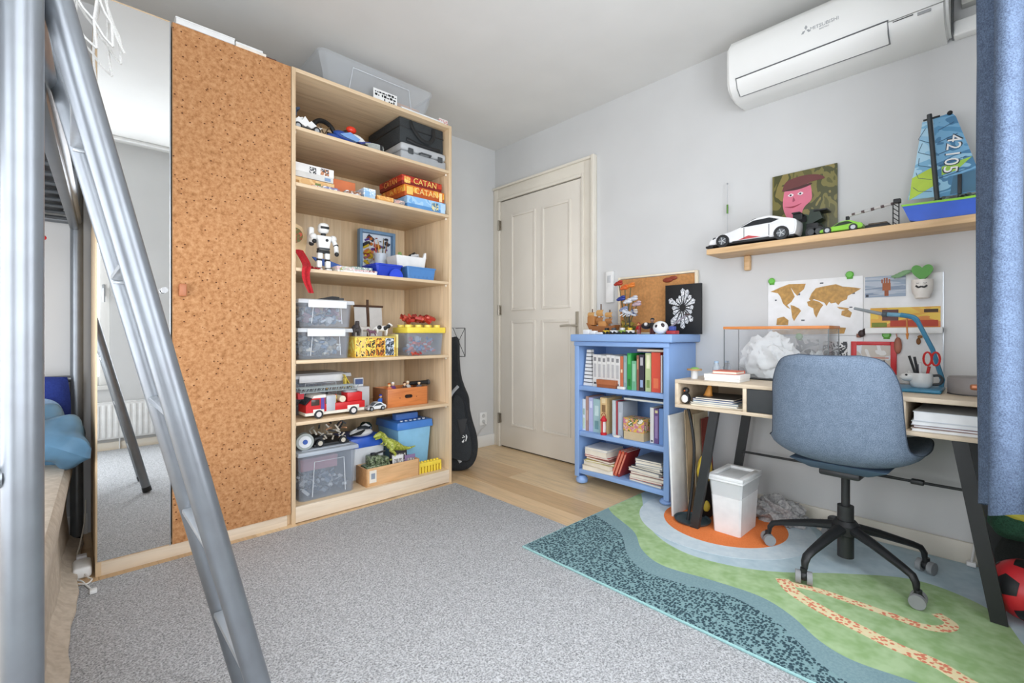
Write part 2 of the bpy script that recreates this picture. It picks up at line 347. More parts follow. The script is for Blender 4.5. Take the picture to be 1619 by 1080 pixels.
v = tex(nt, 'ShaderNodeTexVoronoi', (1, 1.25, 1), Scale=88, Randomness=.75)
r = ramp(nt, v.outputs['Distance'], [(.0, '#2a3f48'), (.47, '#34505a'), (.56, '#7d9ea2'), (1, '#86a6a9')]); nt.links.new(r.outputs[0], bs.inputs['Base Color']); bump(nt, bs, v.outputs['Distance'], .3, .004)
DOTS = m
O('dotted_field', strip(l0, l1, .0165, .0178), DOTS, rug)
O('teal_band', strip(l1, l2, .0165, .0178), rugm('#86a3a8', '#78979d'), rug)
O('green_hill', strip(l2, l3, .0165, .0178), fabric('#b0cb9c', '#93b47c', 14, 1, .1), rug)
O('pale_blue_sky', strip(l3, l4, .0165, .0178), fabric('#c3d6de', '#b0c7d1', 12, 1, .1), rug)
ang = [2*math.pi*k/64 for k in range(64)]
O('pale_ring', B().prism([(2.43+.41*math.cos(a), .985+.41*math.sin(a)) for a in ang if 2.43+.41*math.cos(a) < 2.715], 'z', .0178, .0186), fabric('#d3e0e6', '#c6d6de', 20, 1, .1), rug)
O('orange_sun', B().prism([(2.42+.288*math.cos(a), .975+.288*math.sin(a)) for a in ang], 'z', .0186, .0194), rugm('#f08848', '#e67a3a'), rug)
m, nt, bs = base('coral_speckle'); bs.inputs['Roughness'].default_value = 1
n = tex(nt, 'ShaderNodeTexVoronoi', (1, 1, 1), Scale=75); r = ramp(nt, n.outputs['Distance'], [(0, '#d9785a'), (.4, '#e08e70'), (.48, '#ecdcae'), (1, '#ece2ba')]); nt.links.new(r.outputs[0], bs.inputs['Base Color'])
CORAL = m
def ribbon(path, w, z0, z1):
    p = smooth_line(path, 8); L, Rr = [], []
    for i, q in enumerate(p):
        a = Vector(p[max(i-1, 0)]); c = Vector(p[min(i+1, len(p)-1)]); t = (c-a).normalized(); nn = Vector((-t.y, t.x))*w/2
        L.append(tuple(Vector(q)+nn)); Rr.append(tuple(Vector(q)-nn))
    return B().prism(L+Rr[::-1], 'z', z0, z1)
O('coral_trail', ribbon([(2.03, .59), (1.954, .528), (1.899, .415), (1.872, .32), (1.843, .219), (1.835, .131), (1.80, .062), (1.76, -.05), (1.74, RY0+.03)], .05, .0178, .0184), CORAL, rug)
O('coral_trail', ribbon([(2.01, .57), (2.036, .465), (2.038, .349), (2.037, .259), (2.035, .176), (2.068, .125), (2.12, .11), (2.16, .15)], .036, .0184, .0189), CORAL, rug)

# ------------------------------------------------------------------ wardrobe with a mirror door and a cork door
X0, XS, X1, YW = .071, .822, 1.832, 2.507
TOPZ = 2.36
wd = T('wardrobe', 'tall wooden wardrobe with one narrow mirror door and one wide cork door', 'wardrobe', ((X0+XS)/2, 2.8, 0))
O('side_panel', B().box(X0, X0+.018, YW+.004, YB-.02, 0, TOPZ, .001), OAK, wd)
O('side_panel', B().box(XS-.018, XS, YW+.022, YB-.02, 0, TOPZ, .001), OAK, wd)
O('top_panel', B().box(X0+.018, XS-.018, YW+.022, YB-.02, TOPZ-.018, TOPZ, .001), OAKH, wd)
O('bottom_panel', B().box(X0+.018, XS-.018, YW+.022, YB-.02, .06, .078, .001), OAKH, wd)
O('back_panel', B().box(X0+.018, XS-.018, YB-.03, YB-.02, .06, TOPZ-.02), OAK, wd)
O('plinth', B().box(X0+.018, XS-.02, YW+.006, YW+.022, 0, .055, .001), OAKEDGE, wd)
md = O('mirror_door', B().box(X0+.002, .317, YW+.002, YW+.02, .056, TOPZ-.004, .001), OAK, wd)
MIR, nt, bs = base('mirror'); bs.inputs['Metallic'].default_value = 1; bs.inputs['Roughness'].default_value = .015; bs.inputs['Base Color'].default_value = (.9, .915, .91, 1)
O('mirror_pane', B().box(X0+.006, .313, YW-.002, YW+.002, .062, TOPZ-.012), MIR, md)
O('edge_trim', B().box(.313, .317, YW-.003, YW+.002, .056, TOPZ-.008), SILVER, md)
O('knob', B().cyl((.292, YW-.002, 1.172), (.292, YW-.02, 1.172), .006).cyl((.292, YW-.02, 1.172), (.292, YW-.03, 1.172), .013), metal('#d4d6d8', .15), md)
m, nt, bs = base('cork'); bs.inputs['Roughness'].default_value = .9
n = tex(nt, 'ShaderNodeTexNoise', (1, 1, 1), Scale=48, Detail=5, Roughness=.72); r1 = ramp(nt, n.outputs['Fac'], [(.3, '#936238'), (.46, '#b58052'), (.66, '#cb9a6c')])
v = tex(nt, 'ShaderNodeTexVoronoi', (1, 1, 1.3), Scale=36); r2 = ramp(nt, v.outputs['Distance'], [(0, '#6a4a30'), (.1, '#7d5838'), (.17, '#ffffff'), (1, '#ffffff')])
mx = nt.nodes.new('ShaderNodeMix'); mx.data_type = 'RGBA'; mx.blend_type = 'MULTIPLY'; mx.inputs[0].default_value = 1
nt.links.new(r1.outputs[0], mx.inputs[6]); nt.links.new(r2.outputs[0], mx.inputs[7]); nt.links.new(mx.outputs[2], bs.inputs['Base Color']); bump(nt, bs, n.outputs['Fac'], .25, .004)
CORK = m
cd = O('cork_door', B().box(.323, XS-.004, YW+.004, YW+.02, .056, TOPZ-.004, .001), OAKEDGE, wd)
O('cork_sheet', B().box(.3235, XS-.0045, YW, YW+.004, .0565, TOPZ-.0045), CORK, cd)
O('knob', B().box(.345, .373, YW-.022, YW, 1.15, 1.205, .004), P('#b5714a', .4), cd)

# ------------------------------------------------------------------ open shelving unit
SZ = [2.062, 1.770, 1.328, .845, .524]; SB = .085
su = T('shelving_unit', 'tall open oak shelving unit packed with toys and boxes', 'shelving unit', ((XS+X1)/2, 2.8, 0))
O('side_panel', B().box(XS, XS+.02, YW, YB-.02, 0, TOPZ, .001), OAK, su); O('side_panel', B().box(X1-.02, X1, YW, YB-.02, 0, TOPZ, .001), OAK, su)
O('top_panel', B().box(XS+.02, X1-.02, YW, YB-.02, TOPZ-.02, TOPZ, .001), OAKH, su)
O('bottom_panel', B().box(XS+.02, X1-.02, YW+.016, YB-.03, SB-.018, SB, .001), OAKH, su)
O('plinth', B().box(XS+.02, X1-.02, YW, YW+.016, 0.004, SB, .001), OAKEDGE, su)
for i in range(4): O('back_board', B().box(XS+.02+i*.2425, XS+.02+(i+1)*.2425-.0006, YB-.03, YB-.02, SB, TOPZ-.02), wood('#e0c9a6' if i % 2 else '#d9be98', '#cbb088', (14, 14, 1.0), .45, 2.0), su)
for z in SZ:
    sh = O('shelf', B().box(XS+.021, X1-.021, YW+.002, YB-.03, z-.018, z, .001), OAKH, su)
    for x in (XS+.026, X1-.026): O('shelf_pin', B().cyl((x, YW+.03, z-.03), (x, YW+.03, z-.018), .006, n=8), P('#e8e0d0', .4), sh)

# ------------------------------------------------------------------ loft bed, ladder and what lies under it
STEEL = P('#82878c', .36, .65, .03); STEELD = P('#6d7276', .35, .6, .03)
NP, FP = Vector((-.053, 1.02, 0)), Vector((.02, 3.045, 0))
def bp(t, off, z): p = NP.lerp(FP, t); return (p.x-off, p.y, z)
bed = T('loft_bed', 'silver tubular steel loft bed standing over a low futon at the left', 'bed', bp(.5, .45, 0))
for t_, o_ in ((0, 0), (1, 0), (0, .93), (1, .93)):
    p = O('post', B().cyl(bp(t_, o_, .016), bp(t_, o_, 2.0), .0235, n=24), STEEL, bed); O('foot_cap', B().cyl(bp(t_, o_, .0095 if t_ == 0 else 0), bp(t_, o_, .02), .0225, n=16), BLACK, p)
for z in (1.52, 1.78, 1.97):
    for o_ in (0, .93): O('side_rail' if z < 1.6 else 'guard_rail', B().cyl(bp(.012, o_, z), bp(.988, o_, z), .019 if z < 1.6 else .014, n=14), STEEL, bed)
for t_ in (0, 1):
    for z in (.77, 1.52, 1.78, 1.97): O('end_rail', B().cyl(bp(t_, .02, z), bp(t_, .91, z), .016, n=12), STEEL, bed)
O('inner_ledge', B().box(-.1, -.07, 1.06, 3.0, 1.475, 1.515, .002).rot(math.atan2(-.08, 2.025), 'Z', (-.085, 1.06, 0)).mv(.02, 0, 0), STEELD, bed)
for i in range(15):
    t_ = .05+i*.065; O('slat', B().cyl(bp(t_, .02, 1.515), bp(t_, .91, 1.515), .008, n=8), DKGREY, bed)
b = B().box(-.95, -.06, 1.08, 3.0, 1.53, 1.66, .03, 3).rot(math.atan2(-.08, 2.025), 'Z', (-.5, 2, 0)); O('loft_mattress', b, fabric('#55595d', '#3f4347', 200), label='dark grey mattress on the loft bed slats', cat='mattress')
# futon
BEIGE = fabric('#cbbfae', '#b9ac9a', 30, .9, .12)
fut = T('futon', 'low beige futon with a draped velvet cover under the loft bed', 'futon', (-.48, 2.03, .009))
prof = [(-.92, .0105), (-.03, .0105), (-.012, .06), (-.02, .2), (.0, .33), (.008, .4), (-.012, .44), (-.05, .455), (-.5, .46), (-.92, .455)]
b = B(); ny = 60; rings = []
for j in range(ny+1):
    y = 1.1+1.85*j/ny; sh = .002*math.sin(j*1.1)+.006*math.sin(j*.33+1)
    rings.append([b.bm.verts.new((x-.035+(.04*(y-2)) * .95+(sh*max(0, (.4-z)/.4) if -.2 < x else 0), y, max(z, .0098))) for x, z in smooth_line(prof, 4)])
n_ = len(rings[0])
for a, c in zip(rings, rings[1:]):
    for k in range(n_): b.bm.faces.new((a[k], a[(k+1) % n_], c[(k+1) % n_], c[k]))
b.bm.faces.new(rings[0][::-1]); b.bm.faces.new(rings[-1]); O('cover', b, BEIGE, fut)
def cushion(name, label, c, sx, sy, sz, rz, ry, mat, wr=.012, seed=1):
    rn = random.Random(seed); ph = [rn.random()*6 for _ in range(6)]
    b = B(); n = 22
    def f(s):
        def g(u, v):
            x, y = u*2-1, v*2-1; e = max(0, (1-abs(x)**3.2)*(1-abs(y)**3.2))**.5
            px = x*(1-.10*(1-abs(y))**2*0-.06*y*y); py = y*(1-.06*x*x)
            z = s*e*(1+.0)+wr/sz*e*(math.sin(5*x+3*y+ph[0])+.6*math.sin(9*y-4*x+ph[1]))*.6
            return (px*sx, py*sy, z*sz)
        return g
    b.grid(f(1), n, n); b.grid(f(-1), n, n); bmesh.ops.remove_doubles(b.bm, verts=b.bm.verts, dist=.0005)
    b.xf(Matrix.Translation(c) @ Matrix.Rotation(rz, 4, 'Z') @ Matrix.Rotation(ry, 4, 'Y'))
    return O(name, b, mat, label=label, cat='cushion')
cushion('pillow', 'rumpled steel-blue satin pillow slumping over the end of the futon', (-.105, 2.68, .58), .175, .25, .085, R(6), R(33), P('#557c97', .36, 0, .12, 9), .045, 4)
cu = cushion('cushion', 'navy cushion with a pale blue disc leaning at the far end of the futon', (-.21, 2.985, .632), .16, .21, .045, R(90), R(-82), fabric('#2a3f8f', '#223480', 160), .006, 2)
O('pale_disc', B().cyl((-.10, 2.945, .62), (-.10, 2.936, .62), .075, n=28), fabric('#9db8d4', '#8fabc9', 160), cu)
# ladder leaning on the bed
lad = T('ladder', 'slanting silver tube ladder leaning on the loft bed', 'ladder', (.33, 1.24, .009))
def lp(z, y): return (.345-.358*z/1.524, y, z)
for y in (1.09, 1.395):
    p = O('rail', B().cyl(lp(.03, y), lp(1.66, y), .0225, n=22), STEEL, lad); O('foot_cap', B().cyl(lp(.0155, y), lp(.045, y), .0235, n=16), BLACK, p)
for z in (.27, .55, .83, 1.11, 1.39):
    q = lp(z, 1.25); s_ = O('step', B().box(q[0]-.02, q[0]+.016, 1.112, 1.373, z-.006, z+.006, .003), SILVER, lad)
    for y in (1.112, 1.372): O('step_bracket', B().box(q[0]-.016, q[0]+.012, y-.004, y+.004, z-.014, z-.005, .001), SILVER, s_)
# basketball hoop and net
hp = T('basketball_hoop', 'white rope basketball net hanging askew from a hoop beside the ladder', 'basketball net', (-.0, 1.95, 1.98))
hc = Vector((-.015, 1.9, 2.17))
ringp = [hc+Vector((.1*math.cos(a), .1*math.sin(a), 0)) for a in [2*math.pi*k/28 for k in range(28)]]
O('rim', B().tube(ringp, .006, closed=True), P('#c8502a', .4), hp)
O('bracket', B().tube([hc+Vector((-.1, 0, 0)), (-.12, 1.9, 2.15), (-.03, 1.9, 1.985)], .008), BLACKMET, hp)
b = B(); NS, NL = 9, 5
def npnt(i, l):
    f = l/NL; a = 2*math.pi*(i+(.5 if l % 2 else 0))/NS; rr = .1*(1-.45*f)+.006*math.sin(i*3+l*2)
    return hc+Vector((rr*math.cos(a)+.07*f*f+.01*f, rr*math.sin(a)-.02*f, -.37*f+.05*f*math.cos(a+.6)))
for l in range(NL):
    for i in range(NS):
        a = npnt(i, l)
        for j in ((i, i-1) if l % 2 == 0 else (i, i+1)):
            c = npnt(j % NS, l+1); mid = (a+c)/2+Vector((0, 0, -.008)); b.tube([a, mid, c], .0036, 5)
O('net', b, fabric('#f1f1ee', '#dcdcd8', 300), hp, kind='stuff')
# adapter and cables on the floor next to the wardrobe
ad = T('power_strip', 'white power strip with tangled charger cables on the floor beside the wardrobe', 'power strip', (.03, 2.6, 0))
O('body', B().box(.004, .062, 2.53, 2.65, .0005, .045, .012, 3), WHITE, ad)
O('plug', B().box(.015, .05, 2.655, 2.69, .0005, .05, .006, 2), P('#d9dade', .4), ad)
O('cable', B().tube([tuple(p) for p in smooth_line([(.02, 2.54, .02), (.012, 2.51, .014), (.03, 2.48, .0135), (.045, 2.42, .0125), (.06, 2.36, .0125)])], .0032), WHITE, ad)
O('cable', B().tube([tuple(p) for p in smooth_line([(.04, 2.535, .02), (.05, 2.5, .0135), (.06, 2.47, .0135), (.045, 2.44, .0135), (.02, 2.46, .0135)])], .0032), P('#e6e2da', .5), ad)
O('cable', B().tube([tuple(p) for p in smooth_line([(.03, 2.69, .03), (.02, 2.74, .03), (.03, 2.8, .06), (.045, 2.9, .12), (.05, 2.97, .2)])], .0032), P('#dcd6c8', .5), ad)
O('cable_plug', B().box(.05, .072, 2.335, 2.36, .0095, .024, .003), WHITE, ad)
t = T('hanging_ornament', 'small red and green ornament dangling below the loft bed', 'ornament', (-.1, 2.75, 1.36))
O('red_bow', B().sph((-.115, 2.75, 1.4), .018, (1.4, .6, .8)).sph((-.09, 2.75, 1.385), .014, (1.2, .6, .9)), RED, t); O('string', B().cyl((-.105, 2.75, 1.4), (-.105, 2.75, 1.508), .002, n=6), P('#5e8a3a', .6), t); O('tail', B().cyl((-.105, 2.75, 1.4), (-.1, 2.75, 1.33), .003, n=6), P('#e9d7c0', .6), t)
# ------------------------------------------------------------------ guitar bag, wire rack
gb = T('guitar_bag', 'black padded guitar bag with grey piping leaning in the corner', 'guitar bag', (1.99, 2.72, 0))
half = smooth_line([(.0, 0), (.1, .004), (.165, .05), (.188, .14), (.18, .24), (.15, .34), (.128, .43), (.118, .52), (.085, .6), (.06, .68), (.046, .8), (.04, .95), (0, .96)], 5)
out = half+[(-x, z) for x, z in half[1:-1]][::-1]
fw = Vector((.7245, -.6893, 0))
def gmat(): return Matrix.Translation((1.995, 2.735, .001)) @ Matrix.Rotation(math.atan2(fw.y, fw.x), 4, 'Z') @ Matrix.Rotation(R(-7), 4, 'X')
def plate(o, y0, y1, k=.9):
    b = B(); n = len(o); rs = []
    for y, s in ((y0, k), (y0+.018, 1), (y1-.018, 1), (y1, k)):
        rs.append([b.bm.verts.new((x*s, y, .0+(z-.45)*(1-(1-s)*.5)+.45 - (0 if s == 1 else -.0))) for x, z in o])
    for a, c in zip(rs, rs[1:]):
        for i in range(n): b.bm.faces.new((a[i], a[(i+1) % n], c[(i+1) % n], c[i]))
    b.bm.faces.new(rs[0]); b.bm.faces.new(rs[-1][::-1]); return b
BAGM = fabric('#2b2e31', '#1d1f22', 240)
O('body', plate(out, -.06, .06).mv(0, 0, .0).xf(gmat()), BAGM, gb)
po = smooth_line([(.005, .09), (.13, .07), (.155, .16), (.14, .26), (.11, .36), (.085, .5), (.03, .53), (.0, .4), (-.01, .2), (.005, .09)], 5)[:-1]
O('pocket', plate(po, -.085, -.05, .97).xf(gmat()), fabric('#34383b', '#26292c', 240), gb)
O('piping', B().tube([(x, -.07, z) for x, z in smooth_line([(.075, .06), (.02, .16), (-.02, .3), (-.03, .42), (-.005, .53), (.05, .6)], 5)], .011, flat=(1, .4)).xf(gmat()), P('#a9adb0', .6), gb)
O('zip_flap', B().prism([(.05, .36), (.12, .37), (.1, .27), (.075, .25)], 'y', -.092, -.083).xf(gmat()), BLACK, gb)
b = B()
for q in ([(.09, .2), (.1, .225), (.085, .205), (.1, .21)], [(.085, .235), (.105, .24), (.09, .25)], [(.11, .21), (.118, .24), (.112, .255)]): b.tube([(x, -.089, z) for x, z in q], .004, 6)
O('white_logo', b.xf(gmat()), WHITE, gb)
wr = T('wire_rack', 'thin black wire rack fixed on the back wall above the guitar bag', 'wire rack', (2.25, 3.0, .8))
b = B()
fr = [(2.17, 2.98, .80), (2.31, 2.98, .80), (2.31, 2.98, 1.03), (2.17, 2.98, 1.03)]
b.tube(fr, .0035, 6, True).tube([fr[0], fr[2]], .0025, 6).tube([(fr[3][0]+.02, 2.98, 1.03), fr[1]], .0025, 6)
for p in fr: b.tube([p, (p[0], YB-.001, p[2])], .003, 6)
O('frame', b, BLACKMET, wr)

# ------------------------------------------------------------------ builders for boxes and toys
def gamebox(name, label, x0, x1, y0, y1, z, h, lidm, basem=None, rz=0, art=None, cat='box', group=None, lidk=.62):
    t = T(name, label, cat, ((x0+x1)/2, (y0+y1)/2, z), group); piv = ((x0+x1)/2, (y0+y1)/2, z)
    O('base', B().box(x0+.002, x1-.002, y0+.002, y1-.002, z, z+h-.002, .001, 1).rot(rz, 'Z', piv), basem or lidm, t)
    O('lid', B().box(x0, x1, y0, y1, z+h*(1-lidk), z+h, .0015, 1).rot(rz, 'Z', piv), lidm, t)
    for a in (art or []):
        if len(a) == 5: O('print', B().box(x0+(x1-x0)*a[0], x0+(x1-x0)*a[1], y0-.0008, y0+.001, z+h*a[2], z+h*a[3]).rot(rz, 'Z', piv), a[4], t)
        else: O('cover_print', B().box(x0+(x1-x0)*.05, x1-(x1-x0)*.05, y0+(y1-y0)*.05, y1-(y1-y0)*.05, z+h-.001, z+h+.0006).rot(rz, 'Z', piv), a[0], t)
    return t
PAL = ['#d8d9d8', '#3a3d42', '#c52a2e', '#2d62b8', '#e2b93b', '#5c8f45', '#8a8f96', '#e9e6df', '#7d5537', '#6fa8cf']
def bits(x0, x1, y0, y1, z0, z1, n, cols, size=.018, seed=1, heap=True):
    rn = random.Random(seed); b = B(); ms = [P(c, .4) for c in cols]
    for i in range(n):
        b.m = i % len(cols); x = rn.uniform(x0+size, x1-size); y = rn.uniform(y0+size, y1-size)
        z = z0+size*.5+(z1-z0-size)*rn.random()**(1.6 if heap else 1); k = rn.random(); s = size*rn.uniform(.5, 1.25)
        if k < .5: b.box(x-s, x+s, y-s*.5, y+s*.5, z-s*.35, z+s*.35, rz=rn.random()*3, rx=rn.uniform(-.7, .7), ry=rn.uniform(-.7, .7))
        elif k < .72: b.cyl((x, y, z), (x+rn.uniform(-1, 1)*s*1.8, y+rn.uniform(-1, 1)*s, z+rn.uniform(-.3, .8)*s), s*.3, n=7)
        elif k < .9:
            d = Vector((rn.uniform(-1, 1), rn.uniform(-1, 1), rn.uniform(-.4, .4))).normalized(); b.cyl(Vector((x, y, z))-d*s*.25, Vector((x, y, z))+d*s*.25, s*.75, n=10)
        else: b.sph((x, y, z), s*.5, n=7)
    return b, ms
def stuff(name, label, cat, x0, x1, y0, y1, z0, z1, n, cols, size=.018, seed=1, heap=True):
    b, ms = bits(x0, x1, y0, y1, z0, z1, n, cols, size, seed, heap); vs = [v.co.z for v in b.bm.verts]; b.mv(0, 0, z0+.0005-min(vs))
    return O(name, b, ms, label=label, cat=cat, kind='stuff')
def clearbin(name, label, x0, x1, y0, y1, z, h, tub=CLEARB, lid=None, taper=.94, latch=True, lidh=.022, cat='storage box'):
    cx, cy = (x0+x1)/2, (y0+y1)/2; w, d = x1-x0, y1-y0; t = T(name, label, cat, (cx, cy, z))
    ht = h-(lidh*.6 if lid else 0)
    O('tub', B().shell(cx, cy, z, z+ht, (w-.02)*taper, (d-.02)*taper, w-.02, d-.02, .003, .006, .01), tub, t)
    if lid:
        l = O('lid', B().frus(cx, cy, z+h-lidh, z+h, w, d, w-.006, d-.006, .004).frus(cx, cy, z+h, z+h+.004, w*.8, d*.8, w*.79, d*.79, .001), lid, t)
        if latch:
            O('latch', B().box(cx-w*.34, cx+w*.34, y0-.008, y0-.001, z+h-lidh-.022, z+h-.004, .003), P('#eceeef', .35), l)
    O('front_rib', B().tube([(cx-w*.27, y0+.009+d*.03*(1-taper), z+.02), (cx-w*.24, y0+.005, z+h*.78), (cx+w*.24, y0+.005, z+h*.78), (cx+w*.27, y0+.009+d*.03*(1-taper), z+.02)], .0028, 6), clear('#eef2f6', .5), t)
    return t
def wheel(c, r, wd, axis='y', tyre=BLACK, hub=SILVER):
    c = Vector(c); a = Vector((0, 1, 0)) if axis == 'y' else Vector((1, 0, 0))
    return c, a, r, wd, tyre, hub
def put_wheel(par, c, r, wd, ax, tyre=BLACK, hub=SILVER):
    c = Vector(c); ax = Vector(ax).normalized()
    w_ = O('wheel', B().cyl(c-ax*wd/2, c+ax*wd/2, r, n=18), tyre, par); O('hub', B().cyl(c-ax*(wd/2+.001), c+ax*(wd/2+.001), r*.6, r*.6, n=12), hub, w_); return w_
def toycar(name, label, c, L, W, H, rz, body, glass=BLACK, tyre=BLACK, hub=SILVER, prof=None, rw=None, cat='toy car', trim=None):
    """a car with its nose towards local -x"""
    c = Vector(c); t = T(name, label, cat, c); rw = rw or H*.27
    pr_ = prof or [(-.5, .18), (-.5, .36), (-.46, .44), (-.22, .54), (-.02, .92), (.12, 1.0), (.24, .96), (.42, .66), (.5, .62), (.5, .2)]
    M_ = Matrix.Translation(c) @ Matrix.Rotation(rz, 4, 'Z')
    b = B().prism([(x*L, z*H) for x, z in pr_], 'y', -W/2, W/2); bmesh.ops.bevel(b.bm, geom=list(b.bm.edges), offset=min(W, H)*.07, segments=2, affect='EDGES')
    O('body', b.xf(M_), body, t)
    b = B()
    for s in (-1, 1): b.prism([(-.17*L, .56*H), (-.02*L, .86*H), (.12*L, .92*H), (.2*L, .88*H), (.3*L, .68*H), (.05*L, .58*H)], 'y', s*W/2-.001*s, s*(W/2+.0015))
    O('side_window', b.xf(M_), glass, t) if False else None
    for s in (-1, 1): O('side_window', B().prism([(-.17*L, .58*H), (-.02*L, .85*H), (.12*L, .91*H), (.2*L, .87*H), (.3*L, .68*H), (.05*L, .6*H)], 'y', s*(W/2-.002), s*(W/2+.0012)).xf(M_), glass, t)
    O('windscreen', B().prism([(-.215*L, .56*H), (-.03*L, .92*H), (-.02*L, .9*H), (-.2*L, .54*H)], 'y', -W*.38, W*.38).xf(M_), glass, t)
    if trim: O('trim', B().box(-.3*L, .3*L, -W/2-.002, -W/2+.001, .2*H, .27*H).xf(M_), trim, t)
    ax = Matrix.Rotation(rz, 3, 'Z') @ Vector((0, 1, 0))
    for x in (-.3, .3):
        for s in (-1, 1): put_wheel(t, M_ @ Vector((x*L, s*(W/2-.004), rw)), rw, W*.16+.006, ax, tyre, hub)
    return t
def figure(name, label, c, h, top, legs, head=SKIN, hair=None, rz=0, arm=None, group=None, lean=0, cat='toy figure'):
    c = Vector(c); t = T(name, label, cat, c, group); M_ = Matrix.Translation(c) @ Matrix.Rotation(rz, 4, 'Z') @ Matrix.Rotation(lean, 4, 'X')
    u = h/10
    for s in (-1, 1):
        O('leg', B().box(s*.75*u-.65*u, s*.75*u+.65*u, -.7*u, .7*u, 0, 3.6*u, .15*u, 1).xf(M_), legs, t)
        O('arm', B().tube([(s*1.5*u, 0, 6.2*u), (s*2.1*u, -.2*u, 4.9*u), (s*2.0*u, -1.0*u, 4.0*u)], .45*u, 6).xf(M_), arm or top, t)
    O('torso', B().frus(0, 0, 3.6*u, 6.8*u, 3*u, 1.6*u, 2.3*u, 1.5*u, .15*u).xf(M_), top, t)
    O('head', B().cyl((0, 0, 6.8*u), (0, 0, 7.1*u), .5*u).sph((0, 0, 8.2*u), 1.15*u, (1, 1, 1.1)).xf(M_), head, t)
    if hair: O('hair', B().sph((0, .12*u, 8.75*u), 1.22*u, (1, 1, .8)).xf(M_), hair, t)
    return t
def animal(name, label, c, L, h, rz, body, spots=None, cat='toy animal', head_up=.35, tail=True, bulk=1):
    """a standing quadruped, head towards local -x, one continuous body"""
    c = Vector(c); M_ = Matrix.Translation(c) @ Matrix.Rotation(rz, 4, 'Z'); b = B(); r = h*.2*bulk
    b.tube([(-.36*L, 0, .66*h), (-.2*L, 0, .66*h), (0, 0, .63*h), (.22*L, 0, .66*h), (.36*L, 0, .66*h)], [r*.75, r*1.05, r*1.05, r, r*.7], 10)
    b.tube([(-.3*L, 0, .7*h), (-.42*L, 0, (.78+head_up*.3)*h), (-.48*L, 0, (.84+head_up*.42)*h), (-.56*L, 0, (.8+head_up*.4)*h), (-.66*L, 0, (.72+head_up*.4)*h)], [r*.75, r*.6, r*.6, r*.5, r*.32], 10)
    for s in (-1, 1):
        b.tube([(-.28*L, s*r*.6, .6*h), (-.29*L, s*r*.65, .34*h), (-.27*L, s*r*.65, .12*h), (-.29*L, s*r*.65, 0.004)], [r*.5, r*.32, r*.24, r*.28], 8)
        b.tube([(.28*L, s*r*.6, .62*h), (.25*L, s*r*.65, .4*h), (.32*L, s*r*.65, .22*h), (.3*L, s*r*.65, .004)], [r*.6, r*.38, r*.24, r*.28], 8)
        b.tube([(-.47*L, s*r*.3, (.86+head_up*.42)*h), (-.455*L, s*r*.5, (.98+head_up*.42)*h)], [r*.18, r*.06], 6)
    if tail: b.tube([(.36*L, 0, .7*h), (.44*L, 0, .6*h), (.46*L, 0, .35*h)], [r*.22, r*.16, r*.2], 6)
    t = O(name, b.xf(M_), body, label=label, cat=cat); m_ = t.modifiers.new('skin', 'REMESH'); m_.mode = 'VOXEL'; m_.voxel_size = h*.035; m_.use_smooth_shade = True
    return t

# ------------------------------------------------------------------ on top of the wardrobe and the shelving unit
Z = TOPZ+.0005
t = T('board_box', 'long white flat box on top of the wardrobe at the mirror end', 'box', (.45, 2.7, Z)); O('base', B().box(.337, .565, YW+.005, 2.83, Z, Z+.024, .001), WHITE, t); O('lid', B().box(.335, .567, YW+.003, 2.832, Z+.024, Z+.03, .001), WHITE, t)
t = T('book', 'slim white book lying on top of the long flat wardrobe box', 'book', (.52, 2.6, Z+.03)); O('cover', B().box(.43, .56, YW+.03, 2.75, Z+.031, Z+.042, .001), P('#dcdfe2', .5), t); O('pages', B().box(.432, .563, YW+.028, 2.748, Z+.033, Z+.040), P('#f3f1ea', .8), t)
t = T('box_white', 'short white box on top of the wardrobe beside the shelving unit', 'box', (.63, 2.6, Z)); O('base', B().box(.572, .705, YW+.01, 2.74, Z, Z+.014, .001), P('#efe9dd', .5), t); O('lid', B().box(.572, .69, YW+.01, 2.74, Z+.014, Z+.024, .001), WHITE, t)
t = T('clamp', 'small black plastic clamp lying on the white box above the cork door', 'clamp', (.42, 2.6, Z+.03))
O('jaw', B().box(.375, .425, 2.60, 2.63, Z+.0305, Z+.052, .004, rz=R(15)), BLACK, t); O('knob', B().cyl((.445, 2.62, Z+.0305), (.445, 2.62, Z+.07), .014), BLACK, t); O('screw', B().cyl((.42, 2.615, Z+.045), (.445, 2.62, Z+.05), .006), DKGREY, t)
t = T('card_case', 'dark red case on top of the wardrobe by the shelving unit', 'case', (.735, 2.6, Z)); O('body', B().box(.715, .76, 2.55, 2.7, Z, Z+.02, .003), P('#6b1f22', .4), t); O('flap', B().box(.714, .761, 2.549, 2.62, Z+.019, Z+.023, .001), P('#54181b', .4), t)
t = clearbin('storage_box', 'big clear plastic bin on top of the shelving unit, up near the ceiling', .98, 1.74, 2.56, 3.0, Z, .2, clear('#e8ecef', .2), None, .86)
x = 1.0
for i, (a, c_, h0, h1, col, nm, lb) in enumerate(((1.06, 1.66, .004, .03, '#c9ccd0', 'folder', 'pale grey folder at the bottom of the big clear bin by the ceiling'), (1.085, 1.42, .0325, .05, '#eceef0', 'paper_stack', 'stack of white paper lying on the grey folder in the clear bin'), (1.43, 1.655, .0325, .085, '#d9ab86', 'cardboard_box', 'tan cardboard box inside the big clear bin by the ceiling'))):
    tt = T(nm, lb, nm.replace('_', ' '), ((a+c_)/2, 2.78, Z+h0)); O('body', B().box(a, c_, 2.62, 2.94, Z+h0, Z+h1, .002), P(col, .7), tt); O('edge', B().box(a-.001, a+.02, 2.619, 2.941, Z+h0+.001, Z+h1+.001, .001), P(shade(col, .85), .7), tt)
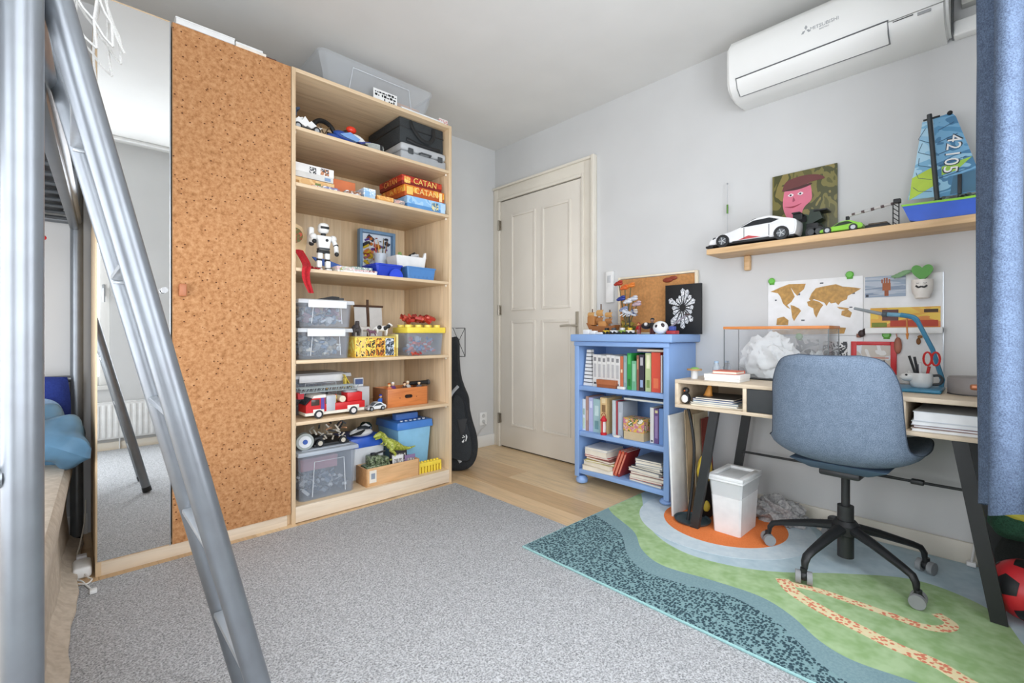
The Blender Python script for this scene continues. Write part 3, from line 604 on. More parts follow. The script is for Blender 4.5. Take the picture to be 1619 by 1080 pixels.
t = T('label_card', 'white card with black marks standing before the clear bin near the ceiling', 'card', (1.36, 2.53, Z)); O('card', B().box(1.285, 1.44, 2.53, 2.534, Z, Z+.07), WHITE, t)
b = B(); rn = random.Random(5)
for r_ in range(3):
    xx = 1.295
    while xx < 1.425:
        wv = rn.uniform(.006, .018)
        if rn.random() < .72: b.box(xx, xx+wv, 2.5293, 2.5301, Z+.012+r_*.019, Z+.022+r_*.019+rn.uniform(-.004, .004))
        xx += wv+.005
O('printed_marks', b, BLACK, t)
t = T('magazine', 'glossy grey magazine jutting from the top of the shelving unit', 'magazine', (1.58, 2.56, Z)); O('cover', B().box(1.46, 1.77, YW+.006, 2.555, Z, Z+.012, .001), P('#cfd3d6', .3), t); O('pages', B().box(1.462, 1.772, YW+.005, 2.554, Z+.003, Z+.009), WHITE, t)
t = T('candy_tin', 'small red and white tin at the right end on top of the shelving unit', 'tin', (1.79, 2.54, Z)); O('tin', B().box(1.745, 1.815, 2.525, 2.555, Z, Z+.034, .004), prnt(['#e8e4e0', '#c8423f', '#e8e4e0', '#d98a86'], 60), t); O('lid', B().box(1.744, 1.816, 2.524, 2.556, Z+.028, Z+.038, .004), P('#e3dcd6', .4), t)

# ------------------------------------------------------------------ first shelf from the top
Z = SZ[0]+.0005
# white brick-built racer
t = T('model_racer', 'white and black brick-built racer on the top shelf', 'model car', (.91, 2.6, Z))
O('chassis', B().box(.85, .98, 2.56, 2.68, Z+.012, Z+.028, .003), BLACK, t)
for k in range(4): O('white_fin', B().prism([(.845+k*.034, Z+.04), (.872+k*.034, Z+.055+.028*math.sin(k+.6)), (.9+k*.034, Z+.05), (.875+k*.034, Z+.028)], 'y', 2.55+.004*k, 2.57+.004*k), WHITE, t)
O('white_deck', B().prism([(.845, Z+.06), (.9, Z+.085), (.985, Z+.035), (.985, Z+.022), (.9, Z+.06)], 'y', 2.575, 2.66), WHITE, t)
O('spoiler', B().box(.862, .872, 2.58, 2.66, Z+.085, Z+.125, .001).box(.855, .89, 2.58, 2.66, Z+.118, Z+.13, .002, ry=R(-25)), P('#3a4a63', .4), t)
for x in (.868, .965):
    for y in (2.553, 2.687): put_wheel(t, (x, y, Z+.02), .02, .016, (0, 1, 0))
# motorbike model with a big black wheel
t = T('model_motorbike', 'blue and black brick-built motorbike with a large black wheel', 'model motorbike', (1.17, 2.7, Z))
a_ = [2*math.pi*k/32 for k in range(32)]
O('tyre', B().tube([(1.08+.078*math.cos(a), 2.74+.02*math.cos(a), Z+.092+.078*math.sin(a)) for a in a_], .014, 8, True), BLACK, t)
b = B()
for k in range(6): b.cyl((1.08, 2.74, Z+.092), (1.08+.07*math.cos(k*1.047), 2.74+.018*math.cos(k*1.047), Z+.092+.07*math.sin(k*1.047)), .004, n=6)
O('spoke', b, P('#6d5a44', .5), t, kind='stuff')
O('tank', B().sph((1.14, 2.6, Z+.05), .06, (1.1, .55, .5), ry=R(15)).sph((1.08, 2.6, Z+.03), .04, (1.2, .6, .6)), P('#2c4f9e', .3), t)
O('pale_fairing', B().prism([(1.1, Z+.05), (1.16, Z+.075), (1.22, Z+.05), (1.2, Z+.03), (1.13, Z+.04)], 'y', 2.56, 2.575), P('#7ba3d8', .3), t)
O('exhaust', B().tube([(1.06, 2.58, Z+.012), (1.14, 2.57, Z+.014), (1.22, 2.58, Z+.02), (1.27, 2.6, Z+.045)], .008), DKGREY, t)
O('white_seat', B().sph((1.235, 2.62, Z+.07), .045, (1.1, .5, .5), ry=R(20)), WHITE, t)
O('red_light', B().sph((1.2, 2.64, Z+.125), .026, (1.2, .8, .8)), P('#e23b22', .3), t)
O('fork', B().cyl((1.15, 2.68, Z+.1), (1.2, 2.64, Z+.12), .012).cyl((1.09, 2.72, Z+.1), (1.16, 2.66, Z+.07), .008), BLACK, t)
O('tail_fairing', B().prism([(1.22, Z+.05), (1.3, Z+.07), (1.33, Z+.055), (1.29, Z+.03)], 'y', 2.6, 2.64), P('#34418c', .35), t)
O('rear_wheel', B().cyl((1.3, 2.6, Z+.03), (1.3, 2.64, Z+.03), .03, n=18), BLACK, t)
t = T('grey_cable_bundle', 'coiled grey cable bundle near the shelf edge below the motorbike model', 'cable', (1.31, 2.55, Z)); O('coil', B().tube([(1.31+(.045+.003*k % .012)*math.cos(k*.55), 2.558+.022*math.sin(k*.55), Z+.007+.0007*k) for k in range(46)], .006, 6), P('#aab0ab', .5), t); O('tie', B().box(1.33, 1.345, 2.53, 2.545, Z+.001, Z+.042, .002), BLACK, t)
# grey hard case and black fabric box
t = T('hard_case', 'light grey plastic hard case under the black fabric box on the top shelf', 'case', (1.64, 2.7, Z))
O('lower_half', B().box(1.47, 1.808, 2.535, 2.86, Z, Z+.06, .012, 3), P('#a9adb0', .5), t); O('upper_half', B().box(1.47, 1.808, 2.535, 2.86, Z+.063, Z+.11, .016, 3), P('#b7babc', .5), t)
for x in (1.52, 1.74): O('latch', B().box(x, x+.035, 2.528, 2.536, Z+.045, Z+.08, .003), DKGREY, t)
O('handle', B().tube([(1.6, 2.535, Z+.062), (1.605, 2.515, Z+.062), (1.675, 2.515, Z+.062), (1.68, 2.535, Z+.062)], .006), DKGREY, t)
b_z = Z+.1105
t = T('fabric_box', 'black fabric storage box with a handle loop, wedged under the unit top', 'box', (1.64, 2.75, b_z)); BF = fabric('#3c4042', '#2c3032', 200)
O('body', B().box(1.475, 1.80, 2.56, 2.98, b_z, b_z+.162, .006), BF, t); O('rim', B().box(1.473, 1.802, 2.558, 2.982, b_z+.1, b_z+.108, .002), BLACK, t)
O('handle_loop', B().tube(smooth_line([(1.55, 2.557, b_z+.15), (1.565, 2.545, b_z+.1), (1.62, 2.54, b_z+.05), (1.68, 2.54, b_z+.045), (1.715, 2.545, b_z+.09), (1.72, 2.557, b_z+.15)]), .012, 6, flat=(1, .35)), P('#1a1c1d', .7), t)
O('strap', B().tube(smooth_line([(1.52, 2.552, b_z+.03), (1.6, 2.548, b_z+.016), (1.7, 2.548, b_z+.014), (1.77, 2.552, b_z+.02)]), .01, 6, flat=(1, .35)), BLACK, t)

# ------------------------------------------------------------------ second shelf: board games
Z = SZ[1]+.0005
gamebox('game_box', 'pale wooden-coloured game box under the white one, far left of the games shelf', .845, 1.085, 2.605, 2.88, Z, .062, prnt(['#e3b679', '#ecc890', '#d9a767'], 14), P('#c89458', .6), art=[(.1, .2, .3, .7, P('#b98b52', .6)), (.55, .68, .3, .75, P('#7d8a4f', .6))])
gamebox('game_box', 'tall white game box stacked on the far left of the games shelf', .845, 1.08, 2.6, 2.86, Z+.0635, .075, P('#eeeeec', .4), P('#dcdcd8', .5), art=[(.42, .58, .4, .85, prnt(['#eeeeec', '#33373c', '#eeeeec'], 60)), (.68, .88, .45, .92, prnt(['#eeeeec', '#3c4048', '#c98a60', '#eeeeec'], 50)), (.78, .92, .08, .3, P('#8aa6c8', .4))])
gamebox('game_box', 'small orange-red game box beside the tall white one', 1.095, 1.235, 2.66, 2.86, Z, .115, P('#d97a4a', .45), P('#c7663a', .5), art=[(.1, .9, .1, .2, P('#e59a6a', .5))])
for i, (x, y, rz, cs, lb) in enumerate(((.99, 2.56, .3, ['#c3433f', '#e9e3de', '#4a5c86'], 'red and white card game lying before the pale wooden game box'), (1.05, 2.545, -.2, ['#e8e9ea', '#7d84a8', '#c65b4c'], 'white and violet card pack on the games shelf edge'), (1.12, 2.575, .5, ['#e6e9ef', '#5b6c8f', '#e6e9ef'], 'white card pack with dark oval next to the orange-red game box'), (1.17, 2.53, -.1, ['#dfe3e6', '#8c5a3a', '#c9b49a'], 'grey and brown card pack left of the small light blue box'))):
    gamebox('card_pack', lb, x-.05, x+.04, y, y+.06, Z, .02+.004*(i % 2), prnt(cs, 40), P('#e4e2de', .5), rz=rz*.15, cat='card game')
gamebox('game_box', 'small light blue and white box in the middle of the games shelf', 1.225, 1.3, 2.53, 2.7, Z, .06, prnt(['#dfeaf2', '#a9cbe6', '#f0f2f2'], 40), P('#b9d3e6', .5), art=[(.1, .5, .2, .7, P('#8ebbe0', .4))])
gamebox('game_box', 'white flat box behind the small light blue one on the games shelf', 1.245, 1.42, 2.72, 2.9, Z, .055, P('#e9ebea', .5), P('#d6d8d6', .5), art=[(.2, .8, .3, .6, P('#b7c7b9', .5))])
gamebox('game_box', 'yellow-orange flat box at the front of the games shelf', 1.31, 1.42, 2.535, 2.68, Z, .036, prnt(['#e8a95c', '#f0c078', '#d98f45'], 26), P('#d9a868', .5))
gamebox('game_box', 'grey and pink patterned flat box beside the yellow-orange one', 1.425, 1.50, 2.54, 2.68, Z, .034, prnt(['#c9b7a6', '#8f949a', '#d7a79a', '#dcdcd8'], 48), P('#bfae9e', .5))
gamebox('game_box', 'light blue flat game box at the right end under the orange games', 1.51, 1.80, 2.53, 2.82, Z, .075, prnt(['#8fc0ea', '#a9d0f0', '#7db3e2'], 12), P('#5d97cf', .5), art=[(.62, .8, .15, .85, prnt(['#8fc0ea', '#4d6f86', '#e8dca0', '#9fc8e8'], 50)), (.86, .98, .1, .9, P('#b9d8f0', .4))])
CAT = prnt(['#c8501f', '#e08a2c', '#d96a24', '#f0b548'], 16)
g1 = gamebox('game_box', 'orange strategy game box standing on the light blue flat box', 1.50, 1.80, 2.545, 2.84, Z+.0765, .07, CAT, P('#b9541c', .5), art=[(.05, .2, .15, .85, P('#f1c766', .4)), (.86, .94, .1, .9, P('#f3dba0', .4))])
g2 = gamebox('game_box', 'dark red strategy game box on top of the orange one', 1.49, 1.79, 2.56, 2.85, Z+.148, .06, prnt(['#a5261d', '#c2402a', '#8f1f1a'], 12), P('#7d1b17', .5), art=[(.06, .2, .2, .85, prnt(['#e9a24c', '#f4d27c'], 60))])
for g, yy, zz, cc in ((g1, 2.544, Z+.117, '#f6d98c'), (g2, 2.559, Z+.182, '#f0d070')): O('lettering', B().addmesh(text('CATAN', .052), face_y((1.66, yy-.0008, zz))), P(cc, .4), g)
b = B().addmesh(text('CATAN', .05), Matrix.Translation((1.489, 2.7, Z+.178)) @ Matrix.Rotation(R(-90), 4, 'Z') @ Matrix.Rotation(R(90), 4, 'X')); O('side_lettering', b, P('#d9a050', .4), g2)
# ------------------------------------------------------------------ third shelf
Z = SZ[2]+.0005
t = T('toy_shield', 'pale wooden toy shield with a round red emblem at the shelf end', 'toy shield', (.9, 2.68, Z))
O('board', B().prism([(.852, Z), (.955, Z), (.955, Z+.12), (.968, Z+.2), (.94, Z+.255), (.9, Z+.275), (.87, Z+.272), (.855, Z+.24)], 'y', 2.68, 2.695).rot(R(-5), 'X', (0, 2.69, Z)), P('#e3c79a', .6), t)
O('emblem', B().cyl((.895, 2.672, Z+.2), (.895, 2.66, Z+.2), .042, n=20).rot(R(-5), 'X', (0, 2.69, Z)), prnt(['#a8402a', '#6d6a34', '#c2583a'], 45), t)
t = T('red_cloth', 'bright red cloth draped over the shelf edge under the toy shield', 'cloth', (.88, 2.55, Z))
O('drape', B().grid(lambda u, v: (.862+.05*u*(1-.45*v)+.012*math.sin(v*7)+.028*v, (2.60-.11*min(1, v*2.1)+.006*math.sin(u*9+v*3) if v < .48 else 2.489+.006*math.sin(u*9+v*4)), (Z+.10*(1-min(1, v*2.1))**1.5+.006 if v < .48 else Z+.004-.26*(v-.48))), 8, 24, .003), fabric('#c3272f', '#a81d27', 150), t)
O('tail', B().grid(lambda u, v: (.925+.05*u, 2.53+.035*v-.01*u, Z+.006+.012*math.sin(u*8)**2*(1-u)+.004*math.sin(v*6)), 12, 5, .003), fabric('#b82530', '#9a1a24', 150), t)
# jointed white robot
t = T('toy_robot', 'tall white and black jointed toy robot standing on the middle shelf', 'toy robot', (1.02, 2.6, Z)); c = Vector((1.02, 2.6, Z))
def rp(*a): return tuple(c+Vector(a))
for s in (-1, 1):
    lg = O('leg', B().box(c.x+s*.026-.016, c.x+s*.026+.016, c.y-.022, c.y+.02, Z, Z+.018, .005).box(c.x+s*.024-.014, c.x+s*.024+.014, c.y-.014, c.y+.014, Z+.022, Z+.062, .006).box(c.x+s*.02-.014, c.x+s*.02+.014, c.y-.014, c.y+.014, Z+.07, Z+.105, .006), WHITE, t)
    O('knee_joint', B().cyl(rp(s*.022-.012, 0, .066), rp(s*.022+.012, 0, .066), .009).cyl(rp(s*.024-.01, 0, .02), rp(s*.024+.01, 0, .02), .007), BLACK, lg)
O('hip', B().box(c.x-.034, c.x+.034, c.y-.014, c.y+.014, Z+.103, Z+.12, .005), BLACK, t)
O('torso', B().frus(c.x, c.y, Z+.12, Z+.20, .055, .036, .085, .045, .008), WHITE, t); O('belt', B().box(c.x-.03, c.x+.03, c.y-.022, c.y+.02, Z+.122, Z+.132, .002), DKGREY, t)
O('chest_emblem', B().cyl(rp(.012, -.024, .175), rp(.012, -.02, .175), .008), BLACK, t)
for s, zz in ((-1, .2), (1, .14)):
    ar = O('arm', B().sph(rp(s*.055, 0, .19), .02).tube([rp(s*.058, 0, .18), rp(s*.068, -.01, .15), rp(s*.062, -.03, zz-.03)], .013, 8), WHITE, t); O('elbow', B().sph(rp(s*.068, -.01, .15), .014), BLACK, ar); O('hand', B().sph(rp(s*.062, -.034, zz-.04), .012), BLACK, ar)
hd = O('head', B().box(c.x-.028, c.x+.028, c.y-.026, c.y+.026, Z+.212, Z+.272, .02, 3), WHITE, t); O('visor', B().box(c.x-.024, c.x+.024, c.y-.029, c.y-.02, Z+.236, Z+.25, .004), BLACK, hd); O('neck', B().cyl(rp(0, 0, .2), rp(0, 0, .215), .014), BLACK, t)
O('backpack', B().box(c.x-.075, c.x-.045, c.y+.005, c.y+.05, Z+.15, Z+.245, .01), WHITE, t)
t = T('paper_glider', 'blue folded paper glider behind the toy robot', 'paper plane', (1.2, 2.8, Z+.03))
O('wing', B().prism([(1.03, Z+.11), (1.12, Z+.1), (1.31, Z+.045), (1.2, Z+.03), (1.06, Z+.075)], 'y', 2.79, 2.80), P('#3f6cc0', .5), t); O('keel', B().prism([(1.1, Z+.0), (1.3, Z+.0), (1.31, Z+.05), (1.12, Z+.1)], 'y', 2.802, 2.806), P('#2f57a8', .5), t); O('tip', B().cyl((1.24, 2.8, Z+.065), (1.34, 2.8, Z+.075), .005, .002), BROWN, t)
gamebox('booklet_stack', 'white booklets with pink print lying before the toy robot', 1.07, 1.17, 2.53, 2.7, Z, .034, prnt(['#e9eae8', '#d8b9bc', '#b6c3ae', '#eceae2'], 44), P('#eeece4', .6), cat='booklet')
gamebox('booklet_stack', 'long flat white puzzle box with a reddish strip along the front edge', 1.16, 1.305, 2.52, 2.76, Z, .022, P('#e4e6e6', .5), P('#f0f0ee', .5), art=[(.02, .98, .55, .95, prnt(['#c9787a', '#e2d0cc', '#8f4a52'], 70))], cat='puzzle box')
gamebox('card_pack', 'grey and green card tray on the long flat puzzle box', 1.17, 1.295, 2.56, 2.72, Z+.0232, .02, prnt(['#cfd8d2', '#8fa39a', '#e6e8e4'], 50), P('#aebcb5', .5), cat='card tray')
figure('tiny_figure', 'tiny green and white figure standing at the middle shelf edge', (1.09, 2.522, Z), .028, P('#9aa860', .5), WHITE, TAN)
t = T('shadow_box', 'blue framed shadow box full of craft pieces at the back of the shelf', 'frame', (1.55, 2.97, Z)); FZ = Z+.0
O('back', B().box(1.41, 1.665, 2.99, 3.0, FZ, FZ+.36, .001), P('#dfe8f0', .5), t)
for a in ((1.405, 1.425, FZ, FZ+.365), (1.65, 1.67, FZ, FZ+.365)): O('frame_bar', B().box(a[0], a[1], 2.955, 3.0, a[2], a[3], .002), P('#6f93b5', .5), t)
for a in ((1.425, 1.65, FZ, FZ+.02), (1.425, 1.65, FZ+.345, FZ+.365)): O('frame_bar', B().box(a[0], a[1], 2.956, 3.0, a[2], a[3], .002), P('#6f93b5', .5), t)
b, ms = bits(1.43, 1.645, 2.965, 2.99, FZ+.08, FZ+.33, 60, ['#e6e8ee', '#6d4fa0', '#c7762f', '#2e3440', '#e2c33f', '#8a3030'], .022, 9, False); O('craft_pieces', b, ms, t, kind='stuff')
t = T('pencil_cup', 'pale pencil cup crammed with pencils and brushes on the middle shelf', 'pencil cup', (1.5, 2.85, Z))
O('cup', B().lathe([(.032, .095), (.04, .095), (.043, .19), (.039, .19), (.034, .1)], (1.5, 2.85, Z)), P('#c9d3de', .4), t)
O('riser_block', B().box(1.44, 1.56, 2.79, 2.91, Z, Z+.094, .003), P('#4a6d8c', .5), t)
rn = random.Random(8)
for i, col in enumerate(['#1e2022', '#c98b3c', '#7a4a2b', '#d9d2c4', '#c23a3a', '#e0a955', '#2c4a34', '#8d5a2f']):
    a = i*.8; O('pencil', B().cyl((1.5+.015*math.cos(a), 2.85+.015*math.sin(a), Z+.11), (1.5+.05*math.cos(a), 2.85+.03*math.sin(a), Z+.27+.02*rn.random()), .0045, .002, n=7), P(col, .5), t)
gamebox('wooden_box', 'shallow tan wooden box under the white tray', 1.5, 1.74, 2.615, 2.76, Z, .075, P('#d8a565', .5), P('#c9955a', .5), cat='wooden box')
t = T('white_tray', 'white plastic tray holding small odds and ends, on the tan wooden box', 'tray', (1.6, 2.72, Z+.0765)); O('tray', B().shell(1.6, 2.69, Z+.0765, Z+.155, .2, .13, .22, .145, .004), WHITE, t); O('handle_tab', B().prism([(1.685, Z+.15), (1.71, Z+.15), (1.71, Z+.19), (1.7, Z+.19)], 'y', 2.625, 2.64), WHITE, t)
stuff('odds_and_ends', 'white and green odds and ends heaped in the white tray', 'trinkets', 1.52, 1.68, 2.64, 2.74, Z+.082, Z+.185, 26, ['#e9eaea', '#26292c', '#8fae6a', '#d6d9dc'], .022, 4, False)
t = T('storage_bin', 'royal blue open plastic bin beside the tan wooden box', 'bin', (1.39, 2.62, Z)); O('tub', B().shell(1.395, 2.63, Z, Z+.075, .14, .16, .17, .19, .004, .006, .01), P('#2440b8', .35), t); O('scoop_front', B().cyl((1.43, 2.528, Z+.008), (1.43, 2.542, Z+.008), .045, n=24) if False else B().prism([(1.385+.045*(1-math.cos(k*.3142)), Z+.05*math.sin(k*.3142)) for k in range(11)], 'y', 2.518, 2.53), P('#2c4ccf', .35), t)
t = T('storage_tray', 'mid blue ribbed plastic tray at the right end of the middle shelf', 'tray', (1.61, 2.57, Z)); O('tub', B().shell(1.61, 2.562, Z, Z+.075, .19, .07, .205, .085, .004, .004, .008), P('#4f83bd', .4), t)
for k in range(6): O('rib', B().box(1.53+k*.03, 1.535+k*.03, 2.5245, 2.53, Z+.008, Z+.06, .001), P('#4576ad', .4), t)

# ------------------------------------------------------------------ fourth shelf
Z = SZ[3]+.0005
MIXG = ['#d8dcdf', '#8d949b', '#4b5158', '#b9c3cc', '#e9e5d8', '#7f97b5', '#c9bfa8']
LIDC = clear('#e9edf0', .72, .3)
clearbin('storage_box', 'clear lidded box, lower of the two stacked on the left', .86, 1.165, 2.535, 2.9, Z, .168, CLEARB, LIDC)
stuff('toy_pieces', 'grey and cream toy pieces inside the lower of the two stacked clear boxes', 'toy pieces', .89, 1.14, 2.56, 2.84, Z+.006, Z+.12, 150, MIXG, .022, 11)
clearbin('storage_box', 'clear lidded box, upper of the two stacked on the left', .862, 1.172, 2.53, 2.9, Z+.1735, .15, CLEARB, LIDC)
stuff('toy_pieces', 'grey and pale blue toy pieces inside the upper of the two stacked clear boxes', 'toy pieces', .9, 1.14, 2.56, 2.84, Z+.18, Z+.275, 110, ['#e2e6ea', '#9fb2c8', '#6d7680', '#c7ccd2', '#b58a94'], .022, 12)
t = T('toy_sword', 'black plastic toy blade lying on the upper of two stacked clear boxes', 'toy blade', (1.07, 2.65, Z+.329)); O('blade', B().prism([(.99, Z+.3305), (1.12, Z+.3305), (1.12, Z+.35), (1.08, Z+.352)], 'y', 2.62, 2.66), BLACK, t); O('grip', B().box(1.12, 1.15, 2.622, 2.658, Z+.329, Z+.345, .004), DKGREY, t)
t = T('sailing_toy', 'toy boat sail of white card on a dark wooden cross mast', 'toy sail', (1.46, 2.96, Z)); WD = P('#5a4030', .6)
O('mast', B().cyl((1.46, 2.96, Z), (1.46, 2.96, Z+.37), .008), WD, t); O('yard', B().cyl((1.36, 2.955, Z+.325), (1.57, 2.955, Z+.325), .007), WD, t)
for a, c_ in ((1.365, 1.45), (1.472, 1.565)): O('sail', B().grid(lambda u, v: (a+(c_-a)*u, 2.962-.012*math.sin(v*3.14), Z+.03+.29*v), 4, 8, .002), P('#e6e6e3', .7), t)
# storybook box with cartoonless animal print
t = T('picture_box', 'yellow picture box with animal prints at the front of the shelf', 'picture box', (1.31, 2.62, Z)); O('body', B().box(1.19, 1.45, 2.565, 2.68, Z, Z+.118, .002), prnt(['#f0d860', '#e8b848', '#f4e27c'], 18), t)
for k, cs in enumerate((['#2a2c30', '#e8c87a', '#f0d860', '#c79a4a'], ['#d99238', '#2c2a28', '#f0d860', '#e5b04a'], ['#c86f28', '#2a2622', '#e6a23c', '#f2d25c'], ['#5d6a78', '#22262c', '#a9b6c4', '#dfe3e6'])):
    O('print', B().box(1.195+k*.062, 1.252+k*.062, 2.5635, 2.566, Z+.006, Z+.112), prnt(cs, 42+k*7), t)
O('lid', B().box(1.188, 1.452, 2.563, 2.682, Z+.114, Z+.122, .002), P('#d8c060', .5), t)
O('gift_card', B().box(1.45, 1.47, 2.57, 2.66, Z, Z+.13, .001, rz=R(-6)), P('#f1e6a8', .5), t) if False else gamebox('booklet', 'pale yellow booklet standing upright right of the picture box', 1.458, 1.472, 2.57, 2.7, Z, .135, P('#f0e49c', .5), P('#e5cf7a', .5), cat='booklet')
an_z = Z+.1225
animal('toy_gorilla', 'dark brown toy ape sitting on the picture box', (1.225, 2.63, an_z), .06, .075, R(80), P('#4a4444', .7), tail=False, bulk=1.5, head_up=.6)
cw = animal('toy_cow', 'white toy cow with black patches standing on the picture box', (1.385, 2.625, an_z), .11, .075, R(175), P('#eceae6', .6), bulk=1.15)
for dx, dz in ((-.02, .055), (.02, .05), (.04, .062)): O('black_patch', B().sph((1.385+dx, 2.609, an_z+dz), .013, (1.2, .5, 1)), BLACK, cw)
animal('toy_horse', 'grey-white toy horse standing on the picture box', (1.29, 2.645, an_z), .1, .07, R(10), P('#cfcac4', .6))
animal('toy_goat', 'small purple-brown toy goat at the front of the picture box top', (1.31, 2.59, an_z), .055, .042, R(-10), P('#6d4a5c', .6), bulk=1.1)
t = T('storage_box', 'clear toy bin with a yellow brick-studded lid at the shelf end', 'storage box', (1.66, 2.62, Z))
O('tub', B().shell(1.66, 2.63, Z, Z+.145, .25, .15, .275, .17, .003), CLEARB, t); l = O('lid', B().box(1.515, 1.805, 2.538, 2.722, Z+.143, Z+.18, .004), P('#f0d84e', .4), t)
for k in range(4):
    for j in range(2): O('stud', B().cyl((1.55+k*.072, 2.585+j*.09, Z+.18), (1.55+k*.072, 2.585+j*.09, Z+.196), .022, n=18), P('#f3dd62', .4), l)
stuff('toy_pieces', 'red and blue toy bricks inside the yellow-lidded bin', 'toy bricks', 1.55, 1.77, 2.57, 2.69, Z+.005, Z+.11, 70, ['#b0382c', '#3f72b8', '#7a8fb0', '#c9543c', '#aab4c2'], .022, 14)
stuff('toy_pieces', 'tangle of red rubber toy creatures heaped on the yellow lid', 'toys', 1.53, 1.75, 2.56, 2.7, Z+.197, Z+.245, 50, ['#b0352a', '#8f2a22', '#c4503c'], .022, 15)
stuff('toy_pieces', 'loose red bits spilled before the yellow-lidded bin', 'toy pieces', 1.535, 1.62, 2.512, 2.54, Z, Z+.02, 12, ['#b03a30', '#c45a48'], .01, 16)
# ------------------------------------------------------------------ fifth shelf
Z = SZ[4]+.0005
clearbin('storage_box', 'clear box with a white latched lid behind the fire engine', .865, 1.23, 2.7, 3.02, Z, .225, CLEARB, LIDC)
stuff('toy_pieces', 'dark blue and brown pieces in the clear box behind the fire engine', 'toy pieces', .925, 1.175, 2.76, 2.94, Z+.006, Z+.155, 120, ['#3c4a5c', '#6d7f95', '#8a6a58', '#4a4e55'], .028, 17)
# fire engine
fe = T('fire_engine', 'red and white toy fire engine with a long grey ladder', 'toy fire engine', (1.07, 2.59, Z)); FR = P('#cf2a2c', .35)
xa, ya, yb = .90, 2.535, 2.645
O('undertray', B().box(xa, xa+.335, ya+.004, yb-.004, Z+.018, Z+.036, .004), P('#e9e5d6', .45), fe)
O('cab', B().prism([(xa+.003, Z+.036), (xa+.105, Z+.036), (xa+.105, Z+.112), (xa+.04, Z+.112), (xa+.003, Z+.075)], 'y', ya, yb), FR, fe)
O('cab_roof', B().prism([(xa+.036, Z+.112), (xa+.11, Z+.112), (xa+.108, Z+.128), (xa+.046, Z+.126)], 'y', ya, yb), P('#e9e5dc', .45), fe)
O('windscreen', B().prism([(xa+.0025, Z+.078), (xa+.037, Z+.112), (xa+.033, Z+.114), (xa-.001, Z+.08)], 'y', ya+.01, yb-.01), P('#2a3036', .2), fe)
O('cab_window', B().box(xa+.03, xa+.075, ya-.0015, ya+.002, Z+.072, Z+.105, .002), P('#4a3c36', .25), fe)
O('door_stripe', B().box(xa+.082, xa+.1, ya-.0018, ya+.001, Z+.046, Z+.112), P('#5b4a9c', .4), fe)
O('body', B().box(xa+.106, xa+.335, ya, yb, Z+.036, Z+.075, .003), FR, fe)
O('shutter', B().box(xa+.112, xa+.16, ya-.002, ya+.01, Z+.036, Z+.118, .002), P('#b9bec4', .4), fe)
O('locker', B().box(xa+.112, xa+.168, ya+.006, yb-.006, Z+.075, Z+.12, .003), P('#d8d2cc', .45), fe)
O('rear_tower', B().box(xa+.235, xa+.325, ya+.012, yb-.012, Z+.075, Z+.125, .004), FR, fe)
O('turntable', B().cyl((xa+.27, 2.59, Z+.125), (xa+.27, 2.59, Z+.137), .04), GREY, fe)
O('hose_reel', B().cyl((xa+.205, ya+.004, Z+.094), (xa+.205, yb-.004, Z+.094), .018), P('#e5d9bf', .5), fe)
O('wheel_arch', B().box(xa+.04, xa+.1, ya-.002, ya+.004, Z+.03, Z+.052, .003).box(xa+.23, xa+.3, ya-.002, ya+.004, Z+.03, Z+.056, .003), P('#ece8dc', .45), fe)
for x in (xa+.07, xa+.265):
    for y in (ya+.006, yb-.006): put_wheel(fe, (x, y, Z+.024), .0235, .02, (0, 1, 0), P('#2d2f31', .6), P('#d9d4d2', .4))
LM = P('#9aa3a3', .4); zl = Z+.14
ld = O('ladder', B().box(xa-.02, xa+.3, 2.558, 2.564, zl+.022, zl+.028).box(xa-.02, xa+.3, 2.558, 2.564, zl, zl+.005).box(xa-.02, xa+.3, 2.616, 2.622, zl+.022, zl+.028).box(xa-.02, xa+.3, 2.616, 2.622, zl, zl+.005), LM, fe)
for k in range(16):
    x = xa-.015+k*.0205
    for y in (2.561, 2.619): O('truss_bar', B().cyl((x, y, zl+.003), (x+(.01 if k % 2 else -.0)+.005, y, zl+.025), .0022, n=5), LM, ld)
    O('rung', B().cyl((x, 2.561, zl+.003), (x, 2.619, zl+.003), .0018, n=5), LM, ld)
O('basket', B().shell(xa-.012, 2.59, zl-.03, zl+.002, .03, .05, .034, .055, .002), P('#c43a44', .4), fe)
figure('toy_figure', 'toy driver figure riding in the red fire engine', (xa+.14, 2.6, Z+.1205), .04, P('#3a4a3f', .5), BLACK, SKIN, BLACK)
figure('toy_figure', 'toy firefighter figure with a yellow top on the fire engine deck', (xa+.185, 2.585, Z+.0755), .045, YELLOW, P('#c2a040', .5), SKIN, RED)
toycar('toy_car', 'small white and grey toy car parked behind the fire engine', (1.325, 2.59, Z), .12, .06, .05, 0, P('#dfe2e3', .35), P('#4b5258', .3))
t = T('toy_computer', 'tiny white toy desk with a blue-screened computer behind the fire engine', 'toy computer', (1.3, 2.78, Z)); O('toy_desk', B().box(1.24, 1.36, 2.73, 2.83, Z, Z+.13, .003), P('#dcdfe0', .5), t); O('monitor', B().box(1.27, 1.33, 2.75, 2.77, Z+.131, Z+.185, .003), P('#e9ebec', .5), t); O('screen', B().box(1.275, 1.325, 2.7485, 2.7505, Z+.145, Z+.178), P('#5d6f9c', .3), t)
t = T('yellow_slide', 'small curved yellow toy slide behind the fire engine ladder', 'toy slide', (1.21, 2.66, Z)); O('chute', B().grid(lambda u, v: (1.165+.09*u, 2.66+.03*(v-.5), Z+.2-.12*u+.03*math.sin(u*3.1)*0+.02*(1-u)**3), 10, 3, .004), P('#e2c944', .4), t); O('leg', B().box(1.165, 1.175, 2.645, 2.675, Z, Z+.2, .001), P('#d2b93c', .4), t)
